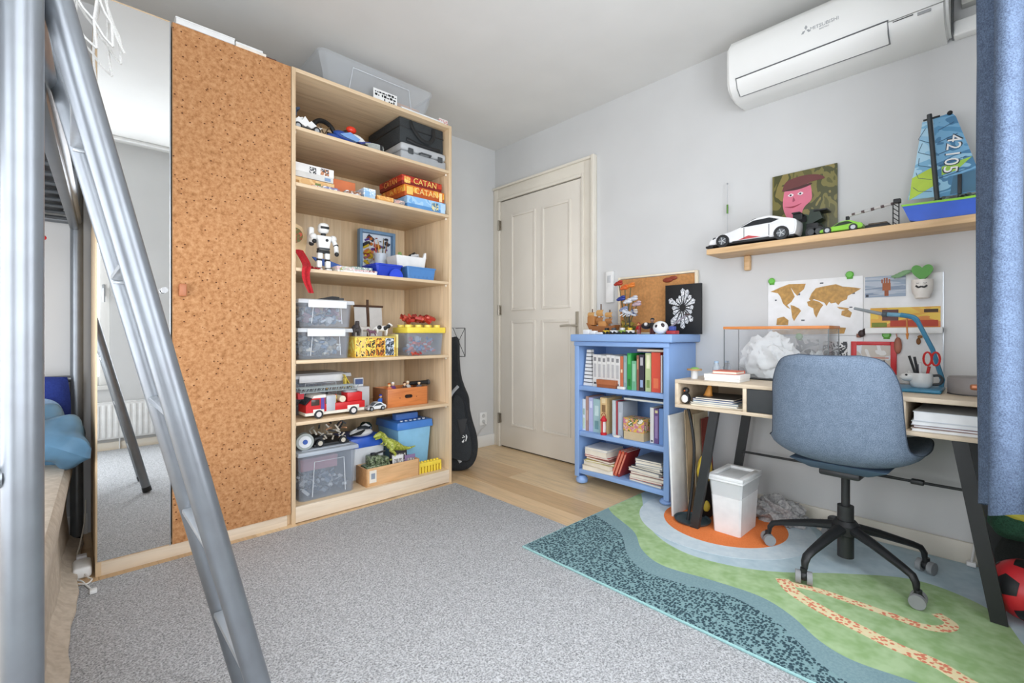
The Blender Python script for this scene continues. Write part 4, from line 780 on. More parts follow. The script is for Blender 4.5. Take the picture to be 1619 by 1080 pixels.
figure('toy_figure', 'blue and green toy figure beside the white toy desk', (1.4, 2.66, Z), .085, BLUE, GREEN, TAN, NAVY)
wb_ = T('wooden_crate', 'orange-brown wooden box with an oval handle hole, full of toy figures', 'wooden box', (1.56, 2.68, Z)); WO = wood('#cf7f45', '#bb6a35', (1, 12, 12), .4, 3)
O('front_board', B().box(1.415, 1.70, 2.60, 2.608, Z, Z+.115, .001), WO, wb_); O('back_board', B().box(1.415, 1.70, 2.772, 2.78, Z, Z+.115, .001), WO, wb_)
for x in (1.407, 1.70): O('end_board', B().box(x, x+.008, 2.60, 2.78, Z, Z+.115, .001), wood('#8f5c38', '#7d4d2e', (1, 12, 12), .5, 3), wb_)
O('floor_board', B().box(1.416, 1.699, 2.609, 2.771, Z+.001, Z+.008), WO, wb_)
O('handle_hole', B().box(1.535, 1.585, 2.5985, 2.601, Z+.052, Z+.072, .009, 3), P('#2c1a10', .8), wb_)
for x in (1.5, 1.62): O('screw', B().cyl((x, 2.5985, Z+.055), (x, 2.601, Z+.055), .004), P('#8c4f2b', .5), wb_)
rn = random.Random(21)
for k, (a, l_, h_, hr, tx) in enumerate((('#c96a30', '#4a2f5c', '#f2c98a', '#b85a20', 'orange'), ('#7a4a8a', '#2f2b3a', '#f4d6b8', '#f3f1ee', 'purple'), ('#5a3f30', '#3a2a22', '#f2cda4', '#5a3420', 'brown'), ('#d8d4cc', '#6d5a4a', '#f0c8a0', '#e8dcc4', 'cream'), ('#3d3f48', '#2a2c33', '#f0cfa8', '#2a2422', 'black'))):
    figure('toy_figure', tx+'-clothed toy figure poking out of the orange-brown wooden box', (1.445+k*.054, 2.635+.05*(k % 2), Z+.0655), .088, P(a, .5), P(l_, .5), P(h_, .5), P(hr, .5), rz=rn.uniform(-.6, .6))
O('toy_pieces', bits(1.445, 1.675, 2.635, 2.745, Z+.022, Z+.055, 70, ['#6d4a35', '#8a5f45', '#3b3436', '#a07a58'], .02, 22)[0], [P(c_, .5) for c_ in ('#6d4a35', '#8a5f45', '#3b3436', '#a07a58')], label='brown toy parts filling the orange-brown wooden box', cat='toy parts', kind='stuff')
t = T('toy_cannon', 'black toy cannon lying across the end of the wooden box', 'toy cannon', (1.7, 2.69, Z+.1155)); O('barrel', B().cyl((1.62, 2.69, Z+.131), (1.755, 2.685, Z+.131), .012, .015), BLACK, t); O('muzzle', B().cyl((1.755, 2.685, Z+.131), (1.77, 2.6845, Z+.131), .017), DKGREY, t)
# ------------------------------------------------------------------ bottom shelf
Z = SB+.0005
clearbin('storage_box', 'large deep clear bin at the left end of the bottom shelf', .862, 1.2, 2.535, 2.95, Z, .265, clear('#c0cad6', .24), clear('#c3ccd6', .75, .3), latch=False)
stuff('toy_pieces', 'silver, white and dark toy pieces at the bottom of the large deep bin', 'toy pieces', .9, 1.17, 2.575, 2.88, Z+.006, Z+.085, 150, ['#e6e8ea', '#3c4650', '#8f9aa6', '#5a6f86', '#c9d0d6'], .022, 31)
t = T('pink_box', 'pink cardboard box inside the large deep clear bin', 'box', (1.03, 2.75, Z+.113)); O('body', B().box(.94, 1.15, 2.72, 2.86, Z+.113, Z+.18, .002), P('#dc8f9c', .5), t); O('lid', B().box(.938, 1.152, 2.718, 2.862, Z+.165, Z+.184, .002), P('#d48492', .5), t)
zb = Z+.2695
t = T('spare_toy_tyre', 'big grey toy wheel with a blue hub on the large deep bin', 'toy wheel', (.92, 2.59, zb)); O('tyre', B().cyl((.915, 2.58, zb+.045), (.92, 2.62, zb+.045), .045, n=28), P('#a9b0ac', .5), t); O('rim', B().cyl((.914, 2.576, zb+.045), (.9155, 2.584, zb+.045), .032, n=24), P('#e4e8ea', .4), t); O('hub', B().cyl((.9135, 2.573, zb+.045), (.915, 2.58, zb+.045), .013, n=14), P('#3e62b0', .4), t)
t = T('construction_model', 'half-built grey and white construction-set vehicle on the large deep bin', 'construction model', (1.06, 2.68, zb))
O('frame', B().box(.97, 1.17, 2.6, 2.76, zb, zb+.015, .002).box(.98, 1.03, 2.62, 2.74, zb+.015, zb+.05, .003), P('#2c2e30', .5), t)
rn = random.Random(33)
for k in range(40):
    x, y, z = rn.uniform(.97, 1.17), rn.uniform(2.6, 2.74), zb+.02+rn.random()*.1
    O('beam', B().box(x-.02, x+.02, y-.004, y+.004, z-.004, z+.004, .001, rz=rn.random()*3, ry=rn.uniform(-1, 1)), P(rn.choice(['#e6e2d8', '#d8d4c8', '#3a3c3e', '#c7bfae', '#b58a6a']), .4), t)
for x in (1.0, 1.13): put_wheel(t, (x, 2.598, zb+.022), .022, .018, (0, 1, 0), BLACK, P('#c9c2b2', .4))
t = T('toy_spaceship', 'white and black toy spaceship resting on the blue-lidded box', 'toy spaceship', (1.3, 2.72, .4)); zs = Z+.2575
O('hull', B().sph((1.31, 2.74, zs+.026), .06, (1.25, .8, .42)), WHITE, t); O('canopy', B().sph((1.32, 2.74, zs+.045), .035, (1.3, .7, .7)), P('#32383e', .25), t); O('wing', B().prism([(1.2, zs+.03), (1.3, zs+.055), (1.27, zs+.03)], 'y', 2.66, 2.68), BLACK, t); O('tail_fin', B().prism([(1.24, zs+.04), (1.34, zs+.08), (1.37, zs+.06)], 'y', 2.735, 2.745), P('#d5d8da', .4), t)
t = T('storage_box', 'white box with a blue lid in the middle of the bottom shelf', 'storage box', (1.33, 2.8, Z)); O('tub', B().frus(1.335, 2.83, Z, Z+.2, .2, .24, .22, .26, .006), P('#e3e7ea', .4), t); O('lid', B().frus(1.335, 2.83, Z+.197, Z+.257, .235, .275, .225, .265, .006), P('#3566cf', .35), t)
t = T('storage_box', 'light blue bin with a mid-blue lid at the right of the bottom shelf', 'storage box', (1.67, 2.8, Z)); O('tub', B().frus(1.665, 2.83, Z, Z+.27, .215, .24, .25, .275, .006), P('#8dc6e8', .4), t); l = O('lid', B().frus(1.665, 2.83, Z+.268, Z+.318, .275, .3, .265, .29, .006), P('#4b88d8', .35), t)
for k in range(6): O('stud', B().cyl((1.58+k*.034, 2.72, Z+.318), (1.58+k*.034, 2.72, Z+.324), .01, n=12), P('#e4eef6', .4), l)
O('grip', B().box(1.57, 1.74, 2.77, 2.83, Z+.318, Z+.36, .008), P('#5f8fe0', .35), l)
toycar('toy_car', 'red toy sports car on the blue lid at the right end', (1.755, 2.9, Z+.3245), .1, .055, .055, R(70), P('#cf3340', .35), P('#3a3030', .3))
toycar('toy_car', 'dark green toy jeep on the white box behind the dinosaur', (1.4, 2.88, Z+.2575), .1, .05, .06, R(30), P('#2f4a3c', .5), P('#1e2a24', .3))
cr = T('wooden_crate', 'low pale wooden crate with a printed tag at the front of the bottom shelf', 'wooden box', (1.43, 2.6, Z)); PW = wood('#dbb080', '#c99c6b', (1, 12, 12), .5, 3)
O('front_board', B().box(1.255, 1.60, 2.545, 2.553, Z, Z+.105, .001), PW, cr); O('back_board', B().box(1.255, 1.60, 2.672, 2.68, Z, Z+.105, .001), PW, cr)
for x in (1.247, 1.60): O('end_board', B().box(x, x+.008, 2.545, 2.68, Z, Z+.105, .001), wood('#b98a5c', '#a87a4e', (1, 12, 12), .5, 3), cr)
O('floor_board', B().box(1.256, 1.599, 2.554, 2.671, Z, Z+.007), PW, cr); O('tag', B().box(1.268, 1.312, 2.5435, 2.546, Z+.02, Z+.092), P('#e9e2d4', .6), cr); O('tag_print', B().box(1.278, 1.302, 2.5425, 2.5445, Z+.042, Z+.075), P('#8f9aa8', .6), cr)
t = T('toy_army_truck', 'camouflage toy army truck standing in the pale wooden crate', 'toy truck', (1.34, 2.61, Z+.008)); CM = prnt(['#2c3426', '#5a6b48', '#8f9a7c', '#3d4634'], 55)
O('hull', B().box(1.265, 1.42, 2.575, 2.655, Z+.05, Z+.11, .006), CM, t); O('cab', B().box(1.29, 1.36, 2.58, 2.65, Z+.11, Z+.165, .008), CM, t); O('cargo', B().box(1.365, 1.415, 2.58, 2.65, Z+.11, Z+.145, .006), CM, t); O('gun', B().cyl((1.31, 2.6, Z+.17), (1.39, 2.585, Z+.185), .006), BLACK, t); O('hatch', B().cyl((1.325, 2.61, Z+.165), (1.325, 2.61, Z+.176), .018), P('#1f241c', .6), t)
for x in (1.285, 1.345, 1.4):
    for y in (2.572, 2.658): put_wheel(t, (x, y, Z+.035), .026, .02, (0, 1, 0), BLACK, P('#4c5a3c', .6))
for k, (x, h_, c_, lb) in enumerate(((1.45, .15, '#2d2a2e', 'black photo card standing in the pale wooden crate'), (1.455, .125, '#e9e9e8', 'white photo card standing before the black one in the crate'), (1.53, .12, '#8a7398', 'violet photo card standing at the right in the crate'))):
    tt = T('photo_card', lb, 'card', (x+.04, 2.62-k*.012, Z+.008)); O('card', B().box(x, x+(.12 if k == 0 else .075), 2.632-k*.022, 2.636-k*.022, Z+.008, Z+.008+h_, 0, rx=R(-4)), P(c_, .5), tt); O('picture', B().box(x+.012, x+(.108 if k == 0 else .063), 2.6295-k*.022, 2.6325-k*.022, Z+.02+h_*.35, Z+h_*.9, 0, rx=R(-4)), prnt([c_, '#8d8a88', '#d7d2cb', '#4b4448'], 40), tt)
t = T('yellow_comb_brick', 'yellow toothed plastic building plate at the bottom right shelf corner', 'toy brick', (1.69, 2.57, Z)); O('bar', B().box(1.61, 1.78, 2.55, 2.60, Z+.042, Z+.066, .003), YELLOW, t)
for k in range(8): O('tooth', B().box(1.612+k*.0225, 1.624+k*.0225, 2.552, 2.598, Z, Z+.043, .001), YELLOW, t)
for k in range(7): O('stud', B().cyl((1.622+k*.0235, 2.575, Z+.066), (1.622+k*.0235, 2.575, Z+.074), .008, n=10), YELLOW, t)
# dinosaur
dz = Z+.106; c = Vector((1.47, 2.645, dz)); b = B()
b.tube([c+Vector(p) for p in ((-.10, 0, .165), (-.085, 0, .17), (-.062, 0, .158), (-.045, 0, .13), (-.01, 0, .098), (.03, 0, .078), (.075, 0, .058), (.12, 0, .05), (.17, 0, .056))], [.012, .02, .019, .02, .034, .03, .017, .009, .003], 10)
b.tube([c+Vector(p) for p in ((-.078, 0, .17), (-.105, 0, .164), (-.125, 0, .157))], [.018, .015, .007], 8); b.tube([c+Vector(p) for p in ((-.075, 0, .155), (-.1, 0, .146), (-.115, 0, .142))], [.011, .008, .005], 8)
for s in (-1, 1):
    o_ = .0 if s < 0 else .035
    b.tube([c+Vector(p) for p in ((.0+o_, s*.02, .09), (-.018+o_, s*.024, .062), (.012+o_, s*.024, .034), (-.008+o_, s*.024, .006), (-.03+o_, s*.024, .004))], [.021, .015, .009, .007, .006], 8)
    b.tube([c+Vector(p) for p in ((-.045, s*.018, .118), (-.06, s*.022, .1), (-.072, s*.02, .106))], [.008, .005, .003], 6)
dn = O('toy_dinosaur', b, prnt(['#9aa63c', '#b8c055', '#8a9434', '#c6c870'], 40), label='yellow-green toy tyrannosaur striding above the wooden crate', cat='toy dinosaur'); m_ = dn.modifiers.new('skin', 'REMESH'); m_.mode = 'VOXEL'; m_.voxel_size = .003; m_.use_smooth_shade = True
O('support_box', B().box(1.445, 1.56, 2.648, 2.671, Z+.0085, Z+.1055, .002), P('#8d949a', .6), label='grey card box in the crate under the toy tyrannosaur', cat='box')

# ------------------------------------------------------------------ blue bookcase
BB = P('#8db0e2', .45, 0, .02, 4); BX, BXB, BY0, BY1 = 2.41, 2.735, 1.265, 1.93
bc = T('bookcase', 'low cornflower-blue bookcase with bun feet, full of books', 'bookcase', (2.57, 1.6, 0))
for y in (BY0, BY1-.022): O('side_panel', B().box(BX+.004, BXB-.008, y, y+.022, .05, .932, .002), BB, bc)
for y in (BY0, BY1-.034): O('face_stile', B().box(BX-.004, BX+.004, y, y+.034, .05, .905, .002), BB, bc)
O('top_board', B().box(2.385, XR-.001, 1.238, 1.952, .934, .981, .008, 3), BB, bc)
O('apron', B().box(BX-.008, BX+.004, BY0-.004, BY1+.004, .905, .933, .004), BB, bc); O('back_panel', B().box(BXB-.008, BXB, BY0, BY1, .05, .93), BB, bc)
for z in (.645, .347, .1): O('shelf', B().box(BX+.004, BXB-.009, BY0+.0225, BY1-.0225, z-.03, z, .004), BB, bc)
for x, y in ((BX+.035, BY0+.035), (BX+.035, BY1-.03), (BXB-.06, BY0+.035), (BXB-.06, BY1-.03)):
    z0 = .0195 if y < 1.5 else 0; O('bun_foot', B().lathe([(.018, 0), (.036, .01), (.04, .024), (.034, .042), (.022, .052)], (x, y, z0)) if z0 == 0 else B().lathe([(.018, .0), (.036, .006), (.04, .014), (.034, .024), (.022, .032)], (x, y, z0)), BB, bc)
def book(label, y1, y0, z, h, col, dep=.17, x=2.445, marks=None, tilt=0, group=None):
    """upright book, spine to the room (-X); y1 is its left edge in the photo"""
    y0 += .0008; y1 -= .0008; t = T('book', label, 'book', (x+dep/2, (y0+y1)/2, z), group); th = min(.003, (y1-y0)*.2); pv = (x, y0 if tilt < 0 else y1, z); c = P(col, .5)
    O('cover', B().box(x, x+.003, y0, y1, z, z+h).box(x+.003, x+dep, y0, y0+th, z, z+h).box(x+.003, x+dep, y1-th, y1, z, z+h).rot(tilt, 'X', pv), c, t)
    O('pages', B().box(x+.003, x+dep-.004, y0+th, y1-th, z+.003, z+h-.004).rot(tilt, 'X', pv), P('#ece6d6', .9), t)
    for a, b_, mc in (marks or []): O('spine_print', B().box(x-.0006, x+.001, y0+(y1-y0)*.22, y1-(y1-y0)*.22, z+h*a, z+h*b_).rot(tilt, 'X', pv), P(mc, .5), t)
    return t
def flatbook(label, x0, x1, y0, y1, z, th, col, rz=0, page='#ece6d6', name='book', cat='book', soft=False):
    t = T(name, label, cat, ((x0+x1)/2, (y0+y1)/2, z)); pv = ((x0+x1)/2, (y0+y1)/2, z); k = min(.002, th*.2)
    O('cover', B().box(x0, x1, y0, y1, z, z+k).box(x0, x1, y0, y1, z+th-k, z+th).box(x1-.003, x1, y0, y1, z+k, z+th-k).rot(rz, 'Z', pv), P(col, .45), t)
    O('pages', B().box(x0+.002, x1-.004, y0+.003, y1-.003, z+k, z+th-k).rot(rz, 'Z', pv), P(page, .9), t); return t
Z1, Z2, Z3 = .6455, .3475, .1005
edges = [1.812, 1.777, 1.743, 1.709, 1.676, 1.644, 1.607]
for k in range(6): book('white comic paperback, number %s from the left in the top row' % ['one', 'two', 'three', 'four', 'five', 'six'][k], edges[k], edges[k+1], Z1, .205-.003*(k % 3), '#dfdfdc', marks=[(.8, .92, '#8a8a8c'), (.3, .72, '#b9b9ba'), (.08, .14, '#55565a')])
for (y1, y0, h, c, lb, mk) in ((1.606, 1.584, .20, '#c9714f', 'thin terracotta book right of the white comics', [(.5, .6, '#ecd8b8')]), (1.583, 1.558, .205, '#8aa5a8', 'grey-blue book between the terracotta and green ones', [(.2, .8, '#9fb6b8')]), (1.557, 1.527, .22, '#2f9a4a', 'bright green book, tall, in the top row', [(.7, .95, '#52b868'), (.1, .3, '#1f6a34')]), (1.526, 1.493, .175, '#6fb08a', 'shorter pale green book beside the bright green one', [(.3, .9, '#9ccbb0')]), (1.492, 1.476, .21, '#8d5a48', 'brown-red slim book in the middle of the top row', [(.6, .9, '#c0896c')]), (1.475, 1.442, .215, '#33303c', 'black and white spotted book in the top row', [(.7, .92, '#b8b6ba'), (.1, .3, '#9ab0d4')]), (1.434, 1.397, .225, '#b9c894', 'cream-green book left of the thick red one', [(.6, .95, '#e6e6c4'), (.1, .3, '#7f9a58')]), (1.395, 1.337, .23, '#d8503c', 'thick red-orange book, thickest in the top row', [(.1, .35, '#e87a52')]), (1.336, 1.325, .215, '#d9d4d2', 'slim white book right of the thick red one', None), (1.324, 1.31, .21, '#27304a', 'slim navy book near the right end of the top row', None), (1.309, 1.292, .245, '#c98b86', 'tall pink-edged book at the right end of the top row', [(.02, .98, '#dcaaa2')])):
    book(lb, y1, y0, Z1, h, c, marks=mk)
flatbook('brown leather-like book lying across the top row', 2.46, 2.66, 1.315, 1.50, Z1+.2315, .016, '#9a6234')
# striped paper tower and small boxes on the top row
t = T('paper_tower', 'black and white striped paper tower at the left end of the top row', 'paper tower', (2.48, 1.86, Z1))
for k in range(10): O('layer', B().frus(2.48, 1.858, Z1+.024*k, Z1+.024*k+.018, .05-.002*k, .075-.0045*k, .05-.002*k, .073-.0045*k), P('#e3e3e0' if True else '#fff', .6), t)
for k in range(9): O('dark_layer', B().frus(2.48, 1.858, Z1+.024*k+.018, Z1+.024*k+.024, .046-.002*k, .07-.0045*k, .046-.002*k, .068-.0045*k), P('#4a4a4c', .6), t)
gamebox('small_chest', 'small reddish wooden chest before the white comics', 2.418, 2.442, 1.62, 1.765, Z1, .05, P('#b06a44', .45), P('#9a5836', .5), cat='chest')
O('eraser', B().box(2.418, 2.438, 1.56, 1.612, Z1, Z1+.016, .004), WHITE, label='small white eraser lying on the edge of the top book row', cat='eraser')
# second row
for (y1, y0, h, c, lb, mk) in ((1.905, 1.878, .205, '#dfe6e8', 'pale patterned book at the left end of the second row', [(.05, .4, '#c7d8b8'), (.5, .7, '#a9c0b0')]), (1.877, 1.853, .225, '#b08d80', 'dusty brown book second from the left in the second row', [(.3, .6, '#c9a898')]), (1.852, 1.817, .22, '#b4b8dc', 'lavender book in the second row', [(.7, .9, '#d8dcf0')]), (1.816, 1.762, .215, '#9fc0c4', 'wide teal patterned book in the second row', [(.1, .35, '#6f9aa0'), (.5, .8, '#c4dcdc')]), (1.761, 1.709, .23, '#d9bb88', 'cream book behind the red lantern', [(.6, .8, '#8a6a48'), (.85, .97, '#e8d4a8')]), (1.671, 1.644, .22, '#c4d0d4', 'pale grey book right of the red lantern', None), (1.643, 1.63, .22, '#a8414c', 'slim crimson book in the middle of the second row', None), (1.629, 1.593, .215, '#aeb8c4', 'blue-grey book in the middle of the second row', [(.2, .7, '#c2cad4')]), (1.409, 1.385, .205, '#e6e6e4', 'white book near the right of the second row', [(.03, .08, '#5a5a60')]), (1.384, 1.353, .2, '#6d5488', 'purple book near the right of the second row', [(.15, .8, '#9a84b4'), (.88, .96, '#d8cf9a')]), (1.352, 1.325, .205, '#6f97cf', 'light blue book near the right of the second row', None), (1.324, 1.306, .2, '#2f3a55', 'dark navy book near the right of the second row', None), (1.305, 1.29, .2, '#d3d6d8', 'pale slim book at the right end of the second row', None)):
    book(lb, y1, y0, Z2, h, c, x=2.455, marks=mk)
t = T('lantern', 'little red toy lantern standing before the cream book', 'lantern', (2.432, 1.72, Z2)); c = (2.434, 1.72, Z2)
O('base', B().lathe([(.02, 0), (.02, .012), (.012, .016)], c, 14), RED, t); O('glass', B().lathe([(.013, .016), (.016, .05), (.013, .085)], c, 14), P('#e3d6d2', .2), t); O('roof', B().lathe([(.019, .085), (.021, .092), (.012, .108), (.004, .12)], c, 14), RED, t); O('bail', B().tube([(2.434, 1.72+.016*math.cos(a), Z2+.115+.022*math.sin(a)) for a in [k*.349 for k in range(10)]], .002, 5), P('#8a1a22', .4), t); O('post', B().box(2.416, 2.419, 1.716, 1.724, Z2+.012, Z2+.09), RED, t)
flatbook('pale blue folder lying flat on the books in the second row', 2.45, 2.68, 1.30, 1.585, Z2+.2345, .012, '#b9c6d2', page='#e6e4d8', name='folder', cat='folder')
gamebox('toy_box', 'small colourful printed box standing in the second row', 2.43, 2.53, 1.435, 1.575, Z2, .13, prnt(['#d8c7a4', '#c77a94', '#e2b84a', '#5a6a4c', '#e8e0d0'], 34), P('#cdb994', .5), art=[], cat='box')
O('eraser', B().box(2.42, 2.445, 1.6, 1.64, Z2, Z2+.012, .003), P('#e8e6e0', .5), label='small white block on the edge of the second book row', cat='eraser')
# third row: lying stacks and magazines
zz = Z3
for k, (th, c, lb) in enumerate(((.03, '#d9cfc0', 'thick paperback, bottom of the left stack in the lowest row'), (.028, '#e2d6b4', 'cream paperback, second in the left stack in the lowest row'), (.012, '#b8b05a', 'thin yellow-green book on top of the cream paperback'), (.014, '#8d5a50', 'brown slim book on the yellow-green one'))):
    flatbook(lb, 2.425, 2.60, 1.66-.004*k, 1.885-.012*k, zz, th, c, rz=.09*(-1)**k); zz += th+.0006
for k, (th, c, lb) in enumerate(((.012, '#b8403c', 'thin red book under the white ones in the left stack'), (.035, '#eceae4', 'thick white book near the top of the left stack'), (.012, '#dfe2e4', 'pale book at the very top of the left stack'))):
    flatbook(lb, 2.435, 2.62, 1.69+.004*k, 1.87, zz, th, c, rz=.04*(-1)**k); zz += th+.0006
for k in range(3): book(['red book leaning against the magazine pile', 'orange-red book leaning in the lowest row', 'dark red slim book leaning next to the magazines'][k], 1.672-k*.021, 1.655-k*.021, Z3+.0065, .17, ['#c04a3a', '#d0684a', '#9a2f2c'][k], dep=.15, marks=[(.1, .9, '#d98a74')], tilt=R(21))
zz = Z3; rn = random.Random(41)
for k, (th, c, lb) in enumerate(((.012, '#a9b2bb', 'grey magazine at the bottom of the magazine pile'), (.014, '#b8433f', 'red-edged magazine second from the bottom of the pile'), (.016, '#d9d2c6', 'cream magazine third from the bottom of the pile'), (.014, '#8c2f30', 'dark red magazine in the magazine pile'), (.018, '#c9ccd0', 'thick grey magazine in the middle of the pile'), (.012, '#3c4148', 'black magazine in the magazine pile'), (.014, '#e4e4e0', 'white magazine skewed in the magazine pile'), (.012, '#a8b4be', 'blue-grey magazine near the top of the pile'), (.016, '#d8cfc8', 'beige magazine second from the top of the pile'), (.012, '#7d838a', 'dark grey magazine on top of the pile'))):
    dy_ = rn.uniform(-.012, .022); flatbook(lb, 2.43+rn.uniform(0, .025), 2.64, 1.315+max(0, dy_), 1.535+dy_*.5-(.045 if k > 5 else 0), zz, th, c, rz=rn.uniform(-.12, .12)*(1 if k < 9 else .3), name='magazine', cat='magazine'); zz += th+.0006
# ------------------------------------------------------------------ things on the bookcase
ZT = .9815
t = T('cork_board', 'framed cork pinboard leaning on the wall above the bookcase', 'pinboard', (2.725, 1.52, ZT)); O('board', B().box(2.722, 2.728, 1.26, 1.785, ZT+.01, ZT+.37), P('#c08a54', .9, 0, .07, 60), t)
for a in ((1.245, 1.262, ZT, ZT+.385), (1.785, 1.802, ZT, ZT+.385)): O('frame_bar', B().box(2.715, 2.733, a[0], a[1], a[2], a[3], .001), P('#eadfc8', .5), t)
for a in ((1.262, 1.785, ZT, ZT+.012), (1.262, 1.785, ZT+.373, ZT+.385)): O('frame_bar', B().box(2.7155, 2.7325, a[0], a[1], a[2], a[3], .001), P('#eadfc8', .5), t)
O('pinned_leaf', B().sph((2.716, 1.435, ZT+.34), .022, (.4, 1.6, .7)).sph((2.716, 1.4, ZT+.35), .018, (.4, 1.6, .7)), P('#8a3a22', .6), t)
t = T('canvas', 'black canvas with a white swirling flower, leaning on the pinboard', 'painting', (2.66, 1.31, ZT)); O('stretcher', B().box(2.665, 2.683, 1.20, 1.425, ZT, ZT+.3, .001), P('#15171a', .6), t)
b = B(); rn = random.Random(3)
for k in range(16):
    a = k*2*math.pi/16; rr = .05+.045*rn.random(); cy_, cz_ = 1.312, ZT+.16; pa, pb = a-.17, a+.17
    b.prism([(cy_-math.cos(a)*.018, cz_+math.sin(a)*.022), (cy_-math.cos(pa)*rr, cz_+math.sin(pa)*rr*1.35), (cy_-math.cos(a)*rr*1.12, cz_+math.sin(a)*rr*1.5), (cy_-math.cos(pb)*rr, cz_+math.sin(pb)*rr*1.35)], 'x', 2.6635, 2.6655)
O('painted_flower', b, prnt(['#e4e7ea', '#9aa0a8', '#f2f4f5', '#3c4046'], 70), t)
# pirate ship model
t = T('model_ship', 'brown brick-built sailing ship model on the bookcase', 'model ship', (2.55, 1.82, ZT)); WB = P('#9a6236', .5)
O('hull', B().prism([(1.93, ZT+.075), (1.9, ZT+.02), (1.87, ZT), (1.74, ZT), (1.71, ZT+.03), (1.7, ZT+.06), (1.75, ZT+.05), (1.88, ZT+.055)], 'x', 2.53, 2.59), WB, t)
O('stern_castle', B().box(2.535, 2.585, 1.87, 1.925, ZT+.06, ZT+.12, .003), P('#b37a44', .5), t); O('deck_house', B().box(2.54, 2.58, 1.78, 1.84, ZT+.05, ZT+.085, .003), P('#c28a50', .5), t)
for y, h in ((1.9, .17), (1.83, .2), (1.76, .16)):
    ms_ = O('mast', B().cyl((2.56, y, ZT+.05), (2.56, y, ZT+h), .004, n=8), P('#5a3c22', .6), t)
    for j in range(2): O('sail', B().grid(lambda u, v: (2.552-.012*math.sin(v*3.14), y-.026+.052*u, ZT+.07+.05*j*(h/.2)+.04*v*(h/.2)), 4, 4, .001), P('#c99a5e' if j else '#a87444', .7), ms_)
t = T('toy_brick_stack', 'white toy bricks stacked low in front of the ship model', 'toy bricks', (2.46, 1.82, ZT)); 
for k, (y, w_, h_) in enumerate(((1.87, .05, .03), (1.82, .045, .022), (1.765, .06, .012))): O('brick', B().box(2.45, 2.48, y-w_/2, y+w_/2, ZT, ZT+h_, .002), WHITE, t)
# flower bouquet of bricks with insects
t = T('brick_bouquet', 'brick-built bouquet with orange and silver insects on the bookcase', 'brick model', (2.6, 1.64, ZT)); O('base_plate', B().box(2.56, 2.64, 1.58, 1.72, ZT, ZT+.012, .002), P('#7d7434', .6), t)
rn = random.Random(12)
for k, (y, h, col) in enumerate(((1.71, .33, '#a8321f'), (1.665, .3, '#d9692c'), (1.62, .31, '#d87a2c'), (1.69, .23, '#2f3f8c'), (1.64, .21, '#d6d9de'), (1.6, .225, '#c9ccd4'), (1.575, .19, '#b9a0a8'), (1.67, .16, '#8a94b4'), (1.60, .14, '#cfc7c0'))):
    st = O('stem', B().tube([(2.6, 1.645, ZT+.01), (2.595, (1.645+y)/2+.01, ZT+h*.5), (2.59, y, ZT+h)], .003, 6), P('#5d5a3a', .6), t)
    O('petals', B().sph((2.588, y, ZT+h), .02, (.8, 1.5, .7)).sph((2.58, y-.016, ZT+h+.012), .012, (.8, 1.5, .7)).sph((2.585, y+.02, ZT+h-.006), .012, (1, 1.3, .8)), P(col, .4), st)
O('foliage', bits(2.57, 2.63, 1.585, 1.715, ZT+.012, ZT+.09, 40, ['#8a7a2c', '#5f6a34', '#a88a3c', '#4a4432'], .018, 13)[0], [P(c_, .6) for c_ in ('#8a7a2c', '#5f6a34', '#a88a3c', '#4a4432')], t, kind='stuff')
rn = random.Random(15)
SP = [(2.47, 1.72, 'black and yellow toy rover by the bouquet', '#e2c040', '#2a2c2e'), (2.46, 1.66, 'white and grey toy rover beside the black and yellow one', '#e6e8ea', '#4a4e52'), (2.465, 1.60, 'green and white toy rover before the bouquet', '#8fb04a', '#e3e4e2'), (2.46, 1.545, 'white and yellow toy rover in the middle of the bookcase top', '#eceae2', '#d9b83c')]
for x, y, lb, c1, c2 in SP:
    tt = T('toy_rover', lb, 'toy vehicle', (x, y, ZT)); O('body', B().box(x-.016, x+.016, y-.022, y+.022, ZT+.008, ZT+.024, .003), P(c1, .4), tt); O('cab', B().box(x-.012, x+.012, y-.01, y+.012, ZT+.024, ZT+.04, .004), P(c2, .4), tt)
    for dy in (-.014, .014):
        for dx in (-.017, .017): O('wheel', B().cyl((x+dx-.003, y+dy, ZT+.009), (x+dx+.003, y+dy, ZT+.009), .009, n=10), BLACK, tt)
figure('toy_figure', 'red and white toy figure standing behind the rovers', (2.54, 1.535, ZT), .075, RED, WHITE, SKIN, P('#8a2a20', .5), rz=R(-90))
figure('toy_figure', 'dark toy figure beside the panda-like ball', (2.5, 1.42, ZT), .1, BLACK, P('#5a2a2a', .5), P('#8a6a5a', .5), BLACK, rz=R(-90))
t = T('white_ball_head', 'white round ball-shaped toy with dark spots on the bookcase', 'toy ball', (2.45, 1.345, ZT)); O('ball', B().sph((2.46, 1.345, ZT+.038), .038, (1, 1.15, 1), 20), WHITE, t); O('dark_spot', B().sph((2.427, 1.352, ZT+.045), .01, (.6, 1, 1)).sph((2.436, 1.32, ZT+.05), .013, (.6, 1, 1)), P('#3a3032', .5), t)
t = T('toy_catapult', 'red and blue brick catapult with a long grey arm before the canvas', 'toy catapult', (2.47, 1.27, ZT)); O('base', B().box(2.44, 2.49, 1.245, 1.30, ZT, ZT+.02, .003), P('#a83038', .5), t); O('block', B().box(2.45, 2.48, 1.258, 1.29, ZT+.02, ZT+.045, .003), P('#3a4f9c', .5), t); O('arm', B().cyl((2.46, 1.30, ZT+.03), (2.46, 1.19, ZT+.105), .005), P('#8f8a94', .4), t); O('bucket', B().sph((2.46, 1.185, ZT+.108), .011, (1, 1.4, .6)), P('#4a3c3c', .5), t)

